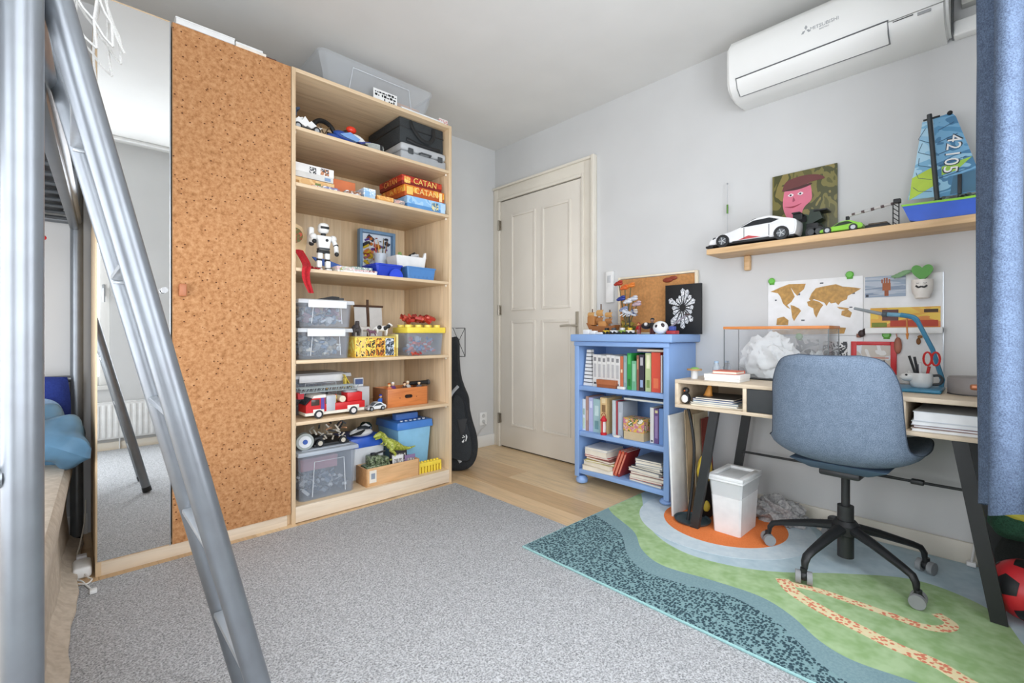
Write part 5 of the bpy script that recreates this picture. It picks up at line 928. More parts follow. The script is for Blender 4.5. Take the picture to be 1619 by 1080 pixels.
t = T('silver_flyer', 'spindly silver and blue brick-built flyer propped beside the bouquet', 'brick model', (2.53, 1.6, ZT)); rn = random.Random(77)
O('stand', B().cyl((2.53, 1.59, ZT), (2.53, 1.595, ZT+.12), .004, n=8).cyl((2.53, 1.59, ZT), (2.53, 1.59, ZT+.005), .02), BLACK, t)
O('fuselage', B().cyl((2.53, 1.64, ZT+.145), (2.53, 1.55, ZT+.115), .012, .006, n=10), P('#cfd3da', .35), t)
for k in range(9): y = 1.56+.01*k; O('blade', B().box(2.5, 2.56, y-.004, y+.004, ZT+.13+.01*math.sin(k*2), ZT+.134+.01*math.sin(k*2), .001, ry=rn.uniform(-.9, .9), rz=rn.uniform(-.8, .8)), P(rn.choice(['#dfe2e6', '#8f96a6', '#3a4470', '#b8bcc4']), .35), t)
t = T('dark_bug_model', 'dark brick-built bug with red legs between the rovers and the white ball', 'brick model', (2.52, 1.47, ZT))
O('body', B().sph((2.52, 1.47, ZT+.05), .026, (.9, 1.3, .8)), P('#2c2628', .4), t); O('eye', B().sph((2.495, 1.46, ZT+.06), .011), P('#d8d4d0', .3), t)
for k in range(6): s_ = 1 if k % 2 else -1; O('leg', B().tube([(2.52, 1.47+s_*.02, ZT+.05), (2.51+.012*(k//2), 1.47+s_*.045, ZT+.06), (2.505+.014*(k//2), 1.47+s_*.05, ZT+.002)], .003, 5), P('#9a2f2a', .4), t)

# ------------------------------------------------------------------ desk
DW = wood('#dccbb2', '#cbb596', (12, 1.0, 12), .45, 2.4); DX0, DX1, DA, DB = 2.2, 2.70, -.06, 1.125; DZT, DZB = .755, .615
dk = T('desk', 'light wooden desk with open compartments and slanted black legs', 'desk', (2.45, .53, .019))
O('desktop', B().box(DX0, DX1, DA, DB, DZT-.018, DZT, .002), DW, dk); O('lower_board', B().box(DX0, DX1, DA, DB, DZB, DZB+.016, .002), DW, dk); O('back_board', B().box(DX1-.012, DX1, DA, DB, DZB+.016, DZT-.018), DW, dk)
for y in (DA, .235, .785, DB-.016): O('divider', B().box(DX0+.001, DX1-.012, y, y+.016, DZB+.016, DZT-.018, .001), DW, dk)
dw = O('drawer', B().box(DX0+.004, DX0+.02, .253, .783, DZB+.018, DZT-.02, .001), P('#3a3e40', .5), dk); O('drawer_pull', B().box(DX0+.002, DX0+.006, .45, .59, DZT-.03, DZT-.022), BLACK, dw)
def leg(p, q, wdt=.042, th=.022):
    p = Vector(p); q = Vector(q); d = (q-p); b = B()
    rs = []
    for r_ in (p, q): rs.append([b.bm.verts.new(r_+Vector((sx*th/2, sy*wdt/2, 0))) for sx, sy in ((-1, -1), (1, -1), (1, 1), (-1, 1))])
    for k in range(4): b.bm.faces.new((rs[0][k], rs[0][(k+1) % 4], rs[1][(k+1) % 4], rs[1][k]))
    b.bm.faces.new(rs[0]); b.bm.faces.new(rs[1]); return b
for (t_, f_) in (((2.25, .945, DZB), (2.25, 1.045, .02)), ((2.64, .93, DZB), (2.64, 1.02, .02)), ((2.24, .095, DZB), (2.24, -.0, .02)), ((2.62, .085, DZB), (2.62, -.02, .02))): O('leg', leg(t_, f_), BLACKMET, dk)
O('brace', B().cyl((2.62, .955, .35), (2.62, .02, .35), .006), BLACKMET, dk)
for y, yy in ((.955, .95), (.09, .09)): O('leg_bridge', B().box(2.25, 2.64, y-.015, y+.015, DZB-.012, DZB-.001, .001), BLACKMET, dk)
# what lies in the open compartments
zc = DZB+.0165
for k, (th, c, lb) in enumerate(((.006, '#e0d6bf', 'cream sheet at the bottom of the left desk compartment'), (.009, '#c2c4c0', 'grey magazine in the left desk compartment'), (.008, '#9fb0ba', 'pale blue-grey magazine in the left desk compartment'), (.01, '#37558f', 'dark blue folder in the left desk compartment'), (.008, '#4a4a48', 'charcoal folder topmost in the left desk compartment'))):
    flatbook(lb, 2.225, 2.45, .815+.01*k, 1.06-.006*k, zc, th, c, rz=.05*(-1)**k, name='magazine' if k else 'paper_sheet', cat='magazine' if k else 'paper'); zc += th+.0006
t = T('toy_penguin', 'little black and white toy penguin in the left desk compartment', 'toy animal', (2.235, 1.083, DZB+.0165)); z0 = DZB+.0165
O('body', B().sph((2.235, 1.083, z0+.03), .03, (.75, .75, 1)), BLACK, t); O('belly', B().sph((2.219, 1.083, z0+.028), .018, (.5, .95, 1.1)), WHITE, t); O('head', B().sph((2.235, 1.083, z0+.068), .017), BLACK, t); O('beak', B().cyl((2.22, 1.083, z0+.068), (2.211, 1.083, z0+.067), .004, .001), ORANGE, t)
t = T('paper_cone', 'small orange-brown paper cone in the left desk compartment', 'paper cone', (2.3, 1.0, zc)); O('cone', B().cyl((2.3, 1.0, zc), (2.3, .99, zc+.055), .02, .008), P('#c98a3c', .6), t); O('rim', B().cyl((2.3, 1.0, zc+.001), (2.3, 1.0, zc+.005), .022), P('#b0752f', .6), t)
zc = DZB+.0165
for k, (th, c, lb) in enumerate(((.012, '#cfcac0', 'pale magazine at the bottom of the right desk compartment'), (.01, '#7a4a44', 'brown-red magazine in the right desk compartment'), (.014, '#d3d8dc', 'white paper stack in the right desk compartment'), (.034, '#dfe5ea', 'thick rolled white drawing pad on top in the right desk compartment'))):
    flatbook(lb, 2.212, 2.48, .0-.03+.0*k, .225-.012*(k % 2), zc, th, c, rz=.05*(-1)**k*.6, page='#eef0f0', name='paper_stack' if k > 1 else 'magazine', cat='paper' if k > 1 else 'magazine'); zc += th+.0006
# ------------------------------------------------------------------ things on the desk
D = DZT+.0006
t = T('mini_stool', 'tiny wooden stool with a green top at the left end of the desk', 'toy stool', (2.3, 1.07, D)); O('seat', B().cyl((2.3, 1.07, D+.042), (2.3, 1.07, D+.05), .036), P('#b08a5c', .5), t); O('green_top', B().sph((2.3, 1.067, D+.05), .022, (1, 1, .4)), P('#7fb05a', .5), t); O('pedestal', B().cyl((2.3, 1.07, D), (2.3, 1.07, D+.042), .017), P('#d6d8d8', .4), t)
gamebox('white_box', 'flat white box with an orange book on it at the left of the desk', 2.25, 2.38, .83, 1.0, D, .034, WHITE, WHITE, cat='box')
flatbook('orange-red book lying on the flat white box', 2.265, 2.37, .85, .965, D+.0348, .014, '#d9603c')
for k, (y, x) in enumerate(((1.03, 2.47), (1.0, 2.53))):
    t = T('glass_vial', ['small clear glass jar left of the tank on the desk', 'small clear glass jar, nearer the tank on the desk'][k], 'jar', (x, y, D)); O('glass', B().lathe([(.018, 0), (.02, .01), (.02, .05), (.013, .06), (.013, .075), (.011, .075), (.011, .058), (.017, .048), (.017, .006)], (x, y, D), 16), clear('#e3eef6', .35), t); O('stopper', B().cyl((x, y, D+.07), (x, y, D+.084), .0108), P('#a9c4dc', .5), t)
t = T('black_gadget', 'black gadget lying beside the glass tank', 'gadget', (2.42, .93, D)); O('body', B().sph((2.42, .9, D+.022), .028, (1.1, 1.4, .75)), BLACK, t); O('strap', B().tube([(2.42, .93, D+.02), (2.44, .97, D+.006), (2.40, 1.0, D+.006)], .005), BLACK, t)
# glass tank with crumpled plastic
tk = T('glass_tank', 'glass tank with an orange top rim on the desk', 'glass tank', (2.58, .77, D)); ta, tb, tx0, tx1, th_ = .53, .99, 2.47, 2.665, .265
TG = clear('#ffffff', .07, .02)
for a in ((tx0, tx0+.004, ta, tb), (tx1-.004, tx1, ta, tb)): O('pane', B().box(a[0], a[1], a[2], a[3], D+.006, D+th_-.014), TG, tk)
for a in ((tx0+.005, tx1-.005, ta, ta+.004), (tx0+.005, tx1-.005, tb-.004, tb)): O('pane', B().box(a[0], a[1], a[2], a[3], D+.006, D+th_-.014), TG, tk)
O('base_tray', B().box(tx0-.003, tx1+.003, ta-.003, tb+.003, D, D+.006, .001), BLACK, tk)
OR = P('#d98a4a', .5)
for a in ((tx0-.004, tx0+.008, ta-.004, tb+.004), (tx1-.008, tx1+.004, ta-.004, tb+.004), (tx0+.0085, tx1-.0085, ta-.004, ta+.008), (tx0+.0085, tx1-.0085, tb-.008, tb+.004)): O('rim_bar', B().box(a[0], a[1], a[2], a[3], D+th_-.013, D+th_, .001), OR, tk)
for x in (tx0, tx1):
    for y in (ta, tb): O('corner_bead', B().box(x-.002, x+.002, y-.002, y+.002, D+.006, D+th_-.014), P('#5d6668', .3), tk)
def crumple(name, label, c, sx, sy, sz, mat, seed, cat, n=5, amp=.32):
    from mathutils import noise
    b = B(); bmesh.ops.create_icosphere(b.bm, subdivisions=n, radius=1); o = Vector((seed*3.1, seed*1.7, seed))
    for v in b.bm.verts:
        d = v.co.normalized()
        r = 1-amp*abs(noise.noise(d*1.7+o))*1.6-amp*.7*abs(noise.noise(d*3.6+o*2))-amp*.3*abs(noise.noise(d*8+o))
        z = max(d.z*r, -.45); v.co = Vector((d.x*r*sx, d.y*r*sy, (z+.45)*sz/1.3))
    b.mv(*c); return O(name, b, mat, label=label, cat=cat)
crumple('plastic_bag', 'crumpled white plastic bag stuffed into the glass tank', (2.567, .80, D+.0072), .078, .155, .215, P('#d9dad8', .4), 5, 'plastic bag')
crumple('plastic_bag', 'second smaller grey plastic bag crumpled in the right half of the glass tank', (2.567, .60, D+.0072), .07, .055, .14, P('#bcc2c2', .4), 9, 'plastic bag')
# desk lamp
LB = P('#3f86a8', .4); lm = T('desk_lamp', 'blue articulated desk lamp with a slim grey head', 'desk lamp', (2.47, .22, D))
O('base', B().box(2.36, 2.56, .15, .305, D, D+.014, .006, 3), LB, lm)
O('lower_arm', B().tube([(2.56, .163, D+.012), (2.575, .16, D+.04), (2.57, .19, .92), (2.56, .235, 1.035), (2.56, .25, 1.052)], .0085), LB, lm)
O('elbow', B().tube(smooth_line([(2.56, .235, 1.035), (2.56, .25, 1.053), (2.562, .29, 1.064)]), .01), LB, lm); O('upper_arm', B().tube([(2.562, .285, 1.063), (2.575, .345, 1.069)], .009), P('#6fa3bd', .4), lm)
hd = O('head', B().tube([(2.575, .345, 1.068), (2.59, .40, 1.083), (2.60, .458, 1.1)], [.008, .0075, .006]), P('#8c9498', .4), lm); O('collar', B().cyl((2.573, .335, 1.067), (2.577, .352, 1.07), .012), P('#4a5458', .4), lm)
O('tassel', B().cyl((2.56, .27, 1.05), (2.56, .268, .985), .003, n=6).cyl((2.56, .268, .985), (2.56, .268, .96), .006, .002, n=8), P('#c9803c', .6), lm)
# animal mug with pens
mg = T('animal_mug', 'white animal-shaped mug holding pens and red scissors', 'mug', (2.45, .22, D+.0145)); M0 = D+.0145; c = (2.45, .215, M0)
O('cup', B().lathe([(.026, 0), (.034, .008), (.038, .03), (.036, .058), (.033, .058), (.034, .03), (.03, .01)], c, 22), P('#e6e8e6', .3), mg); sn = O('snout', B().sph((2.43, .255, M0+.04), .02, (.9, 1.2, .8)), P('#e6e8e6', .3), mg); O('eye', B().sph((2.415, .256, M0+.05), .004), BLACK, sn); O('ear', B().sph((2.45, .25, M0+.056), .008), P('#d9dbd8', .3), sn)
O('handle', B().tube(smooth_line([(2.45, .182, M0+.048), (2.45, .162, M0+.05), (2.45, .152, M0+.035), (2.45, .16, M0+.018), (2.45, .182, M0+.014)]), .005), P('#33373a', .4), mg)
for k, (dy, dx, h, c_) in enumerate(((.02, 0, .125, '#26282a'), (.012, .01, .12, '#34383c'), (.0, -.01, .1, '#d9dadb'), (.005, .012, .09, '#7d8286'))): O('pen', B().cyl((2.45+dx*.5, .215+dy*.4, M0+.02), (2.45+dx*2, .215+dy*1.8, M0+h), .0045, n=8), P(c_, .4), mg)
sc_ = O('scissors', B().cyl((2.45, .2, M0+.03), (2.445, .19, M0+.085), .005), P('#c22a28', .4), mg)
for dy in (-.012, .012): O('finger_loop', B().tube([(2.445, .183+dy+.012*math.cos(a), M0+.115+.026*math.sin(a)) for a in [2*math.pi*k/16 for k in range(16)]], .004, 6, True), P('#c22a28', .4), sc_)
t = T('round_speaker', 'round grey drum-shaped speaker with a copper button at the right end of the desk', 'speaker', (2.45, .07, D)); O('drum', B().lathe([(.07, 0), (.074, .006), (.074, .06), (.07, .066), (.0, .066)], (2.45, .065, D), 32), P('#8d8886', .5), t); O('foot_ring', B().cyl((2.45, .065, D), (2.45, .065, D+.004), .0745, n=32), P('#4a4846', .5), t); O('copper_button', B().box(2.372, 2.386, .035, .075, D+.022, D+.045, .008, 3), P('#b0714e', .3, .4), t)
# ------------------------------------------------------------------ boards on the wall above the desk
XW = XR-.0005
def wallcard(name, label, y1, y0, z0, z1, mat, cat, th=.003, x=XW, parts=()):
    t = T(name, label, cat, (x, (y0+y1)/2, z0)); O('card', B().box(x-th, x, y0, y1, z0, z1), mat, t)
    for nm, a, b_, c, d, m_ in parts: O(nm, B().box(x-th-.0008, x-th+.0002, y1+(y0-y1)*b_, y1+(y0-y1)*a, z0+(z1-z0)*c, z0+(z1-z0)*d), m_, t)
    return t
wm = T('world_map', 'white world map with gold continents on the wall above the desk', 'map', (XW, .66, .977)); O('sheet', B().box(XW-.004, XW, .449, .865, .977, 1.262), P('#eef0f1', .5), wm)
GOLD = P('#b98f4c', .5, 0, .1, 60)
for poly in ([(.853, 1.211), (.841, 1.215), (.804, 1.231), (.764, 1.245), (.687, 1.241), (.695, 1.214), (.717, 1.194), (.725, 1.181), (.74, 1.2), (.752, 1.222), (.756, 1.227), (.737, 1.178), (.752, 1.152), (.772, 1.135), (.756, 1.113), (.772, 1.122), (.792, 1.145), (.804, 1.181), (.816, 1.2)], [(.756, 1.135), (.74, 1.129), (.717, 1.115), (.708, 1.102), (.725, 1.076), (.74, 1.05), (.748, 1.068), (.752, 1.099)], [(.681, 1.148), (.657, 1.156), (.628, 1.146), (.61, 1.128), (.621, 1.112), (.632, 1.086), (.64, 1.065), (.65, 1.087), (.653, 1.113), (.676, 1.127)], [(.672, 1.161), (.661, 1.19), (.642, 1.215), (.613, 1.221), (.557, 1.229), (.529, 1.215), (.482, 1.207), (.456, 1.2), (.482, 1.183), (.509, 1.168), (.512, 1.152), (.536, 1.141), (.547, 1.125), (.557, 1.138), (.578, 1.135), (.585, 1.144), (.596, 1.123), (.606, 1.14), (.628, 1.15), (.65, 1.16), (.665, 1.152)], [(.533, 1.096), (.509, 1.103), (.492, 1.086), (.499, 1.062), (.519, 1.068), (.535, 1.075)], [(.553, 1.117), (.523, 1.112), (.502, 1.107), (.516, 1.099), (.543, 1.107)], [(.845, 1.003), (.733, 1.007), (.672, 1.015), (.571, 1.018), (.516, 1.013), (.523, .985), (.642, .98), (.836, .98)], [(.82, 1.066), (.788, 1.075), (.766, 1.055), (.768, 1.029), (.824, 1.03)]):
    O('landmass', B().prism(poly, 'x', XW-.0052, XW-.0042), GOLD, wm)
b = B(); rn = random.Random(6)
for k in range(14): y, z = rn.uniform(.48, .84), rn.uniform(1.03, 1.25); b.box(XW-.005, XW-.0042, y, y+rn.uniform(.006, .016), z, z+rn.uniform(.004, .01))
O('small_print', b, P('#5a5f66', .5), wm, kind='stuff')
for k, (y, z, lb) in enumerate(((.845, 1.255, 'green round clip at the left upper corner of the world map'), (.50, 1.258, 'green round clip near the right upper edge of the world map'), (.715, .957, 'green round clip below the world map, left'), (.36, .967, 'green round clip under the white ledge'))):
    tt = T('green_clip', lb, 'clip', (XW-.005, y, z)); O('knob', B().lathe([(.016, 0), (.017, .006), (.012, .012), (0, .012)], (0, 0, 0), 14).xf(Matrix.Translation((XW-.006, y, z+.012)) @ Matrix.Rotation(R(-90), 4, 'Y')), P('#6cc04a', .4), tt); O('jaw', B().box(XW-.008, XW-.005, y-.012, y+.012, z-.008, z+.006, .001), P('#58a83a', .4), tt)
pb = T('magnet_board', 'tall white magnet board on the wall right of the world map', 'board', (XW, .3, .76)); O('panel', B().box(XW-.005, XW, .166, .446, .758, 1.252, .001), P('#eceeee', .35), pb); O('edge', B().box(XW-.0055, XW-.0002, .1655, .169, .758, 1.252), SILVER, pb)
lb_ = T('white_board', 'lower white board behind the glass tank and chair', 'board', (XW, .65, .76)); O('panel', B().box(XW-.004, XW, .449, .868, .758, .973, .001), P('#e6e9ea', .35), lb_); O('edge', B().box(XW-.0045, XW-.0002, .8655, .869, .758, .973), SILVER, lb_)
XB = XW-.0056
wallcard('postcard', 'blue-grey postcard with a brown hand motif on the magnet board', .44, .292, 1.155, 1.252, prnt(['#8fa0b4', '#aeb9c6', '#7d8ea4'], 14, (1, .3, 4)), 'postcard', x=XB, parts=(('palm_motif', .44, .64, .3, .66, P('#a8623c', .6)), ('wrist_motif', .49, .59, .04, .3, P('#9a5634', .6)), ('finger_motif', .41, .45, .66, .84, P('#a05c38', .6)), ('finger_motif', .47, .51, .66, .9, P('#a05c38', .6)), ('finger_motif', .53, .57, .66, .9, P('#a05c38', .6)), ('finger_motif', .59, .63, .66, .84, P('#a05c38', .6)), ('stamp', .02, .09, .02, .14, P('#3a4450', .6))))
yp = wallcard('picture_strip', 'wide yellow and red picture strip standing on the white ledge', .42, .176, 1.0125, 1.104, prnt(['#e8c23a', '#e2a92c', '#e8c23a', '#d8832c', '#c2502c'], 7, (1, .6, 1.4)), 'picture', x=XB, parts=(('figure_motif', .18, .42, .35, .9, P('#6d4c48', .6)), ('red_hill', .3, .97, .05, .35, P('#b8442c', .6)), ('lettering_marks', .78, .97, .72, .88, P('#4a3420', .6)), ('green_field', .02, .25, .02, .25, P('#7d8a34', .6))))
lg_ = T('white_ledge', 'narrow white magnetic ledge across the tall magnet board', 'ledge', (XB-.03, .3, .985)); O('shelf_plate', B().box(XB-.055, XB-.0005, .166, .432, 1.0045, 1.0115, .002), WHITE, lg_); O('front_lip', B().box(XB-.058, XB-.052, .166, .432, .985, 1.0115, .002), WHITE, lg_)
rf = T('framed_photo', 'red photo frame with a dark vehicle picture low on the white boards', 'photo frame', (XW-.008, .41, .8)); xq = XB-.003
O('photo', B().box(xq-.004, xq-.001, .345, .472, .81, .93), prnt(['#e2e2e0', '#c9c2b8', '#d8dde2'], 16), rf); O('vehicle_motif', B().box(xq-.0048, xq-.0038, .365, .445, .822, .86).sph((xq-.004, .43, .858), .012, (.1, 1.4, .8)), P('#2c2e34', .5), rf); O('mount_line', B().box(xq-.0047, xq-.0038, .352, .466, .868, .874), P('#c98a7a', .5), rf)
for a in ((.323, .345, .795, .947), (.472, .494, .795, .947), (.345, .472, .795, .812), (.345, .472, .93, .947)): O('frame_bar', B().box(xq-.008, xq, a[0], a[1], a[2], a[3], .002), P('#cf2f34', .4), rf)
XL2 = XW-.0046
wallcard('photo_print', 'black and white photo with dark blots right below the world map', .612, .51, .872, .945, prnt(['#202226', '#e6e6e4', '#34363a', '#cfcfcc'], 26), 'photo', x=XL2)
wallcard('photo_print', 'pale grey photo with dark bars behind the glass tank', .735, .628, .872, .955, prnt(['#e4e6e6', '#9aa0a3', '#f0f0ee', '#5a5f63'], 12, (1, 1, 1)), 'photo', x=XL2)
kc = T('keychain', 'small dark beaded keychain hanging at the corner of the ledge', 'keychain', (XB-.01, .452, .965)); O('charm', B().sph((XB-.012, .452, .985), .014, (.5, 1, 1.2)).sph((XB-.012, .44, 1.0), .009), P('#3a2c2c', .5), kc); O('tag', B().box(XB-.012, XB-.008, .455, .472, .966, .984, .001), P('#8a5a48', .5), kc)
fx = T('fox_charm', 'little brown animal charm stuck below the ledge', 'magnet', (XB-.006, .247, .93)); O('body', B().sph((XB-.006, .248, .95), .01, (.5, .8, 1.5)), P('#8a5a2c', .5), fx); O('head', B().sph((XB-.007, .243, .97), .008, (.6, 1.1, .9)), P('#9a6a34', .5), fx)
rs_ = T('pink_cone_ornament', 'long pink-brown ornament hanging below the lamp elbow', 'ornament', (XB-.012, .32, .89)); O('drop', B().sph((XB-.014, .318, .93), .016, (.7, .9, 2.4)), P('#b0705a', .5), rs_); O('cord', B().cyl((XB-.014, .32, .962), (XB-.01, .325, .984), .002, n=6), P('#d99a8a', .5), rs_)
# wall pot with moustache and heart leaf
pt = T('face_planter', 'white wall planter with a moustache face and a heart-shaped green leaf', 'planter', (XB-.05, .232, 1.14)); c = (XB-.046, .232, 1.138)
pot = O('pot', B().lathe([(.022, 0), (.026, .004), (.027, .014), (.034, .026), (.037, .05), (.037, .082), (.033, .082), (.033, .03), (.02, .012)], c, 24), P('#ede8e0', .4), pt)
b = B()
for s in (-1, 1): b.tube(smooth_line([(c[0]-.0375, c[1], 1.188), (c[0]-.0365, c[1]+s*.01, 1.185), (c[0]-.034, c[1]+s*.018, 1.192)]), [.0045]*9+[.004]*8+[.003]*3+[.001] if False else .0036, 6)
O('moustache', b, BLACK, pot)
for s in (-1, 1): O('closed_eye', B().tube(smooth_line([(c[0]-.036, c[1]+s*.007, 1.204), (c[0]-.035, c[1]+s*.012, 1.2015), (c[0]-.033, c[1]+s*.017, 1.204)]), .0012, 5), P('#6d6660', .5), pot)
hl = [(0, -.03), (.02, -.012), (.034, .01), (.034, .028), (.022, .038), (.008, .034), (0, .026), (-.008, .034), (-.022, .038), (-.034, .028), (-.034, .01), (-.02, -.012)]
O('heart_leaf', B().prism([(.232+x, 1.246+z) for x, z in smooth_line(hl+[hl[0]], 4)[:-1]], 'x', c[0]-.008, c[0]+.006), P('#4f9a34', .45), pt)
sp = T('leaf_sprig', 'grey-green leaf sprig tucked behind the heart-leaf planter', 'sprig', (XB-.03, .29, 1.225))
for k in range(4): O('leaf', B().sph((XB-.03, .284+.012*k, 1.262-.006*k), .016, (.25, 1.3, .45), ry=0), P('#7fa87a', .5), sp)
O('stem', B().cyl((XB-.03, .27, 1.262), (XB-.03, .33, 1.236), .0025, n=6), P('#5d8458', .5), sp)
# ------------------------------------------------------------------ wall shelf with its models
SW = wood('#dcb98c', '#c9a273', (12, 1.0, 12), .5, 2.4); ws = T('wall_shelf', 'long pale wooden wall shelf with dowel brackets above the desk', 'wall shelf', (2.64, .52, 1.42))
O('board', B().box(2.54, XR-.001, -.06, 1.115, 1.418, 1.45, .004), SW, ws)
for y in (.965, -.035): O('dowel_bracket', B().box(XR-.035, XR-.001, y-.016, y+.016, 1.45, 1.56, .008, 3).box(XR-.035, XR-.001, y-.016, y+.016, 1.335, 1.418, .008, 3), SW, ws)
S = 1.4505
# white racing car
rc = T('model_race_car', 'large white brick-built race car at the left end of the wall shelf', 'model car', (2.6, .9, S)); x0, x1 = 2.552, 2.668; xm = 2.61
O('floor_pan', B().box(x0+.004, x1-.004, .69, 1.11, S+.012, S+.022, .002), BLACK, rc)
prof = [(1.105, S+.02), (1.1, S+.045), (1.04, S+.07), (.99, S+.078), (.93, S+.1), (.87, S+.126), (.8, S+.13), (.74, S+.112), (.7, S+.1), (.68, S+.085), (.685, S+.03), (.7, S+.022)]
b = B().prism(smooth_line(prof, 3), 'x', x0, x1); bmesh.ops.bevel(b.bm, geom=[e for e in b.bm.edges if abs(e.verts[0].co.x-e.verts[1].co.x) < 1e-5], offset=.006, segments=2, affect='EDGES'); O('body', b, P('#e9eaeb', .35), rc)
O('side_window', B().prism([(.94, S+.09), (.875, S+.117), (.8, S+.12), (.755, S+.105), (.79, S+.094)], 'x', x0-.0012, x0+.002), P('#22262a', .25), rc); O('windscreen', B().prism([(.975, S+.085), (.88, S+.128), (.87, S+.131), (.965, S+.089)], 'x', x0+.014, x1-.014), P('#22262a', .25), rc)
O('red_flash', B().prism([(.95, S+.028), (.84, S+.03), (.9, S+.045)], 'x', x0-.0014, x0+.001), P('#c24a4c', .4), rc); O('side_skirt', B().box(x0-.003, x0+.002, .8, .98, S+.014, S+.024, .001), BLACK, rc); [O('door_line', B().box(x0-.0014, x0+.001, y, y+.003, S+.03, S+.088), P('#5a5d60', .5), rc) for y in (.8, .92)]
O('front_splitter', B().box(x0+.002, x1-.002, 1.085, 1.125, S+.006, S+.018, .003), BLACK, rc); O('headlight', B().sph((x0+.012, 1.075, S+.05), .013, (.8, 1.2, .9)), P('#3c4146', .2), rc)
O('rear_wing', B().box(x0-.004, x1+.004, .664, .7, S+.118, S+.124, .002).box(x0+.02, x0+.026, .66, .7, S+.09, S+.118).box(x1-.026, x1-.02, .66, .7, S+.09, S+.118), BLACK, rc)
for y in (1.03, .745):
    for x in (x0+.008, x1-.008):
        w_ = put_wheel(rc, (x, y, S+.034), .034, .028, (1, 0, 0), BLACK, P('#6d7276', .3, .5))
        for k in range(5): O('spoke', B().cyl((x-.0155, y, S+.034), (x-.0155, y+.02*math.cos(k*1.257), S+.034+.02*math.sin(k*1.257)), .002, n=5), P('#c4c8ca', .3), w_)
t = T('toy_antenna', 'thin antenna rod with a green tip behind the race car', 'antenna', (2.72, 1.065, S)); O('rod', B().cyl((2.715, 1.07, S), (2.715, 1.07, S+.39), .0018, n=6), P('#b8babc', .4), t); O('green_sleeve', B().cyl((2.715, 1.07, S+.22), (2.715, 1.07, S+.27), .005), P('#5d8a3c', .5), t); O('tip', B().sph((2.715, 1.07, S+.39), .005), GREY, t); O('foot', B().cyl((2.715, 1.07, S), (2.715, 1.07, S+.006), .012), BLACK, t)
# child's painting
pn = T('portrait_painting', 'child\'s painting of a pink face under a brown hat on an olive ground', 'painting', (2.72, .69, S)); XP = 2.722
O('canvas', B().box(XP, XP+.012, .548, .838, S, S+.372, .001), prnt(['#5c5a30', '#7a7340', '#4c4d2c', '#8a7d48'], 11, (1, 1.4, .7)), pn)
def paint(nm, pts, col, d): O(nm, B().prism(smooth_line(pts+[pts[0]], 4)[:-1], 'x', XP-.0006*d-.0004, XP-.0006*d+.0008), P(col, .6), pn)
paint('painted_coat', [(.80, S+.005), (.60, S+.005), (.62, S+.1), (.7, S+.15), (.77, S+.13)], '#4c6152', 1)
paint('painted_face', [(.786, S+.24), (.77, S+.295), (.7, S+.29), (.665, S+.3), (.655, S+.24), (.66, S+.21), (.69, S+.18), (.715, S+.12), (.76, S+.13), (.785, S+.19)], '#d8768c', 2)
paint('painted_hat', [(.79, S+.285), (.77, S+.33), (.70, S+.345), (.63, S+.335), (.6, S+.31), (.66, S+.305), (.72, S+.29)], '#6a3a38', 3); paint('painted_brim', [(.795, S+.283), (.71, S+.293), (.66, S+.3), (.66, S+.29), (.72, S+.278)], '#4a2a2a', 4)
for y in (.75, .706): paint('painted_eye', [(y+.014, S+.255), (y, S+.264), (y-.014, S+.255), (y, S+.247)], '#eae4e4', 4); O('painted_pupil', B().cyl((XP-.0034, y, S+.255), (XP-.0026, y, S+.255), .005, n=10), P('#3a3a44', .5), pn)
paint('painted_mouth', [(.78, S+.2), (.74, S+.196), (.70, S+.205), (.74, S+.188)], '#9a3348', 4); paint('painted_nose', [(.738, S+.245), (.73, S+.225), (.742, S+.22)], '#a34a60', 4)
# black buggy, green car, crane, tracks, boat
bg = T('black_buggy', 'black brick-built buggy model right behind the race car', 'model vehicle', (2.66, .62, S)); O('frame', B().box(2.6, 2.69, .6, .65, S+.02, S+.07, .004), BLACK, bg); O('fairing', B().prism([(.652, S+.06), (.635, S+.14), (.6, S+.135), (.585, S+.09)], 'x', 2.61, 2.68), P('#26332a', .4), bg); O('wing', B().box(2.6, 2.69, .565, .62, S+.125, S+.132, .002), BLACK, bg)
for y in (.596, .627): put_wheel(bg, (2.597, y, S+.024), .024, .02, (1, 0, 0), BLACK, DKGREY)
def sidecar():
    return toycar('toy_car', 'bright green toy sports car in the middle of the wall shelf', (2.60, .505, S), .165, .075, .052, R(90)+math.pi, P('#8fd03c', .3), P('#20301a', .25), rw=.016)
sidecar()
cn = T('toy_crane', 'white and red toy crane boom on a black tower next to the boat', 'toy crane', (2.62, .37, S)); 
O('tower', B().box(2.59, 2.592, .299, .301, S, S+.1).box(2.61, 2.612, .299, .301, S, S+.1).box(2.59, 2.592, .319, .321, S, S+.1).box(2.61, 2.612, .319, .321, S, S+.1), BLACK, cn, kind='stuff')
for k in range(5): O('tower_brace', B().cyl((2.59, .3, S+.02*k), (2.59, .32, S+.02*k+.02), .0018, n=5), BLACK, cn)
bm_ = O('boom', B().cyl((2.6, .292, S+.108), (2.6, .485, S+.075), .006, n=8), P('#c9c7c4', .4), cn)
for k in range(5): O('red_band', B().cyl((2.6, .315+.035*k, S+.1024-.0052*k), (2.6, .327+.035*k, S+.1006-.0052*k), .0068, n=8), P('#5a4a48', .4), bm_)
O('hook', B().cyl((2.6, .483, S+.075), (2.6, .483, S+.06), .008, n=8), BLACK, cn); O('winch', B().box(2.585, 2.615, .293, .318, S+.1, S+.118, .003), BLACK, cn)
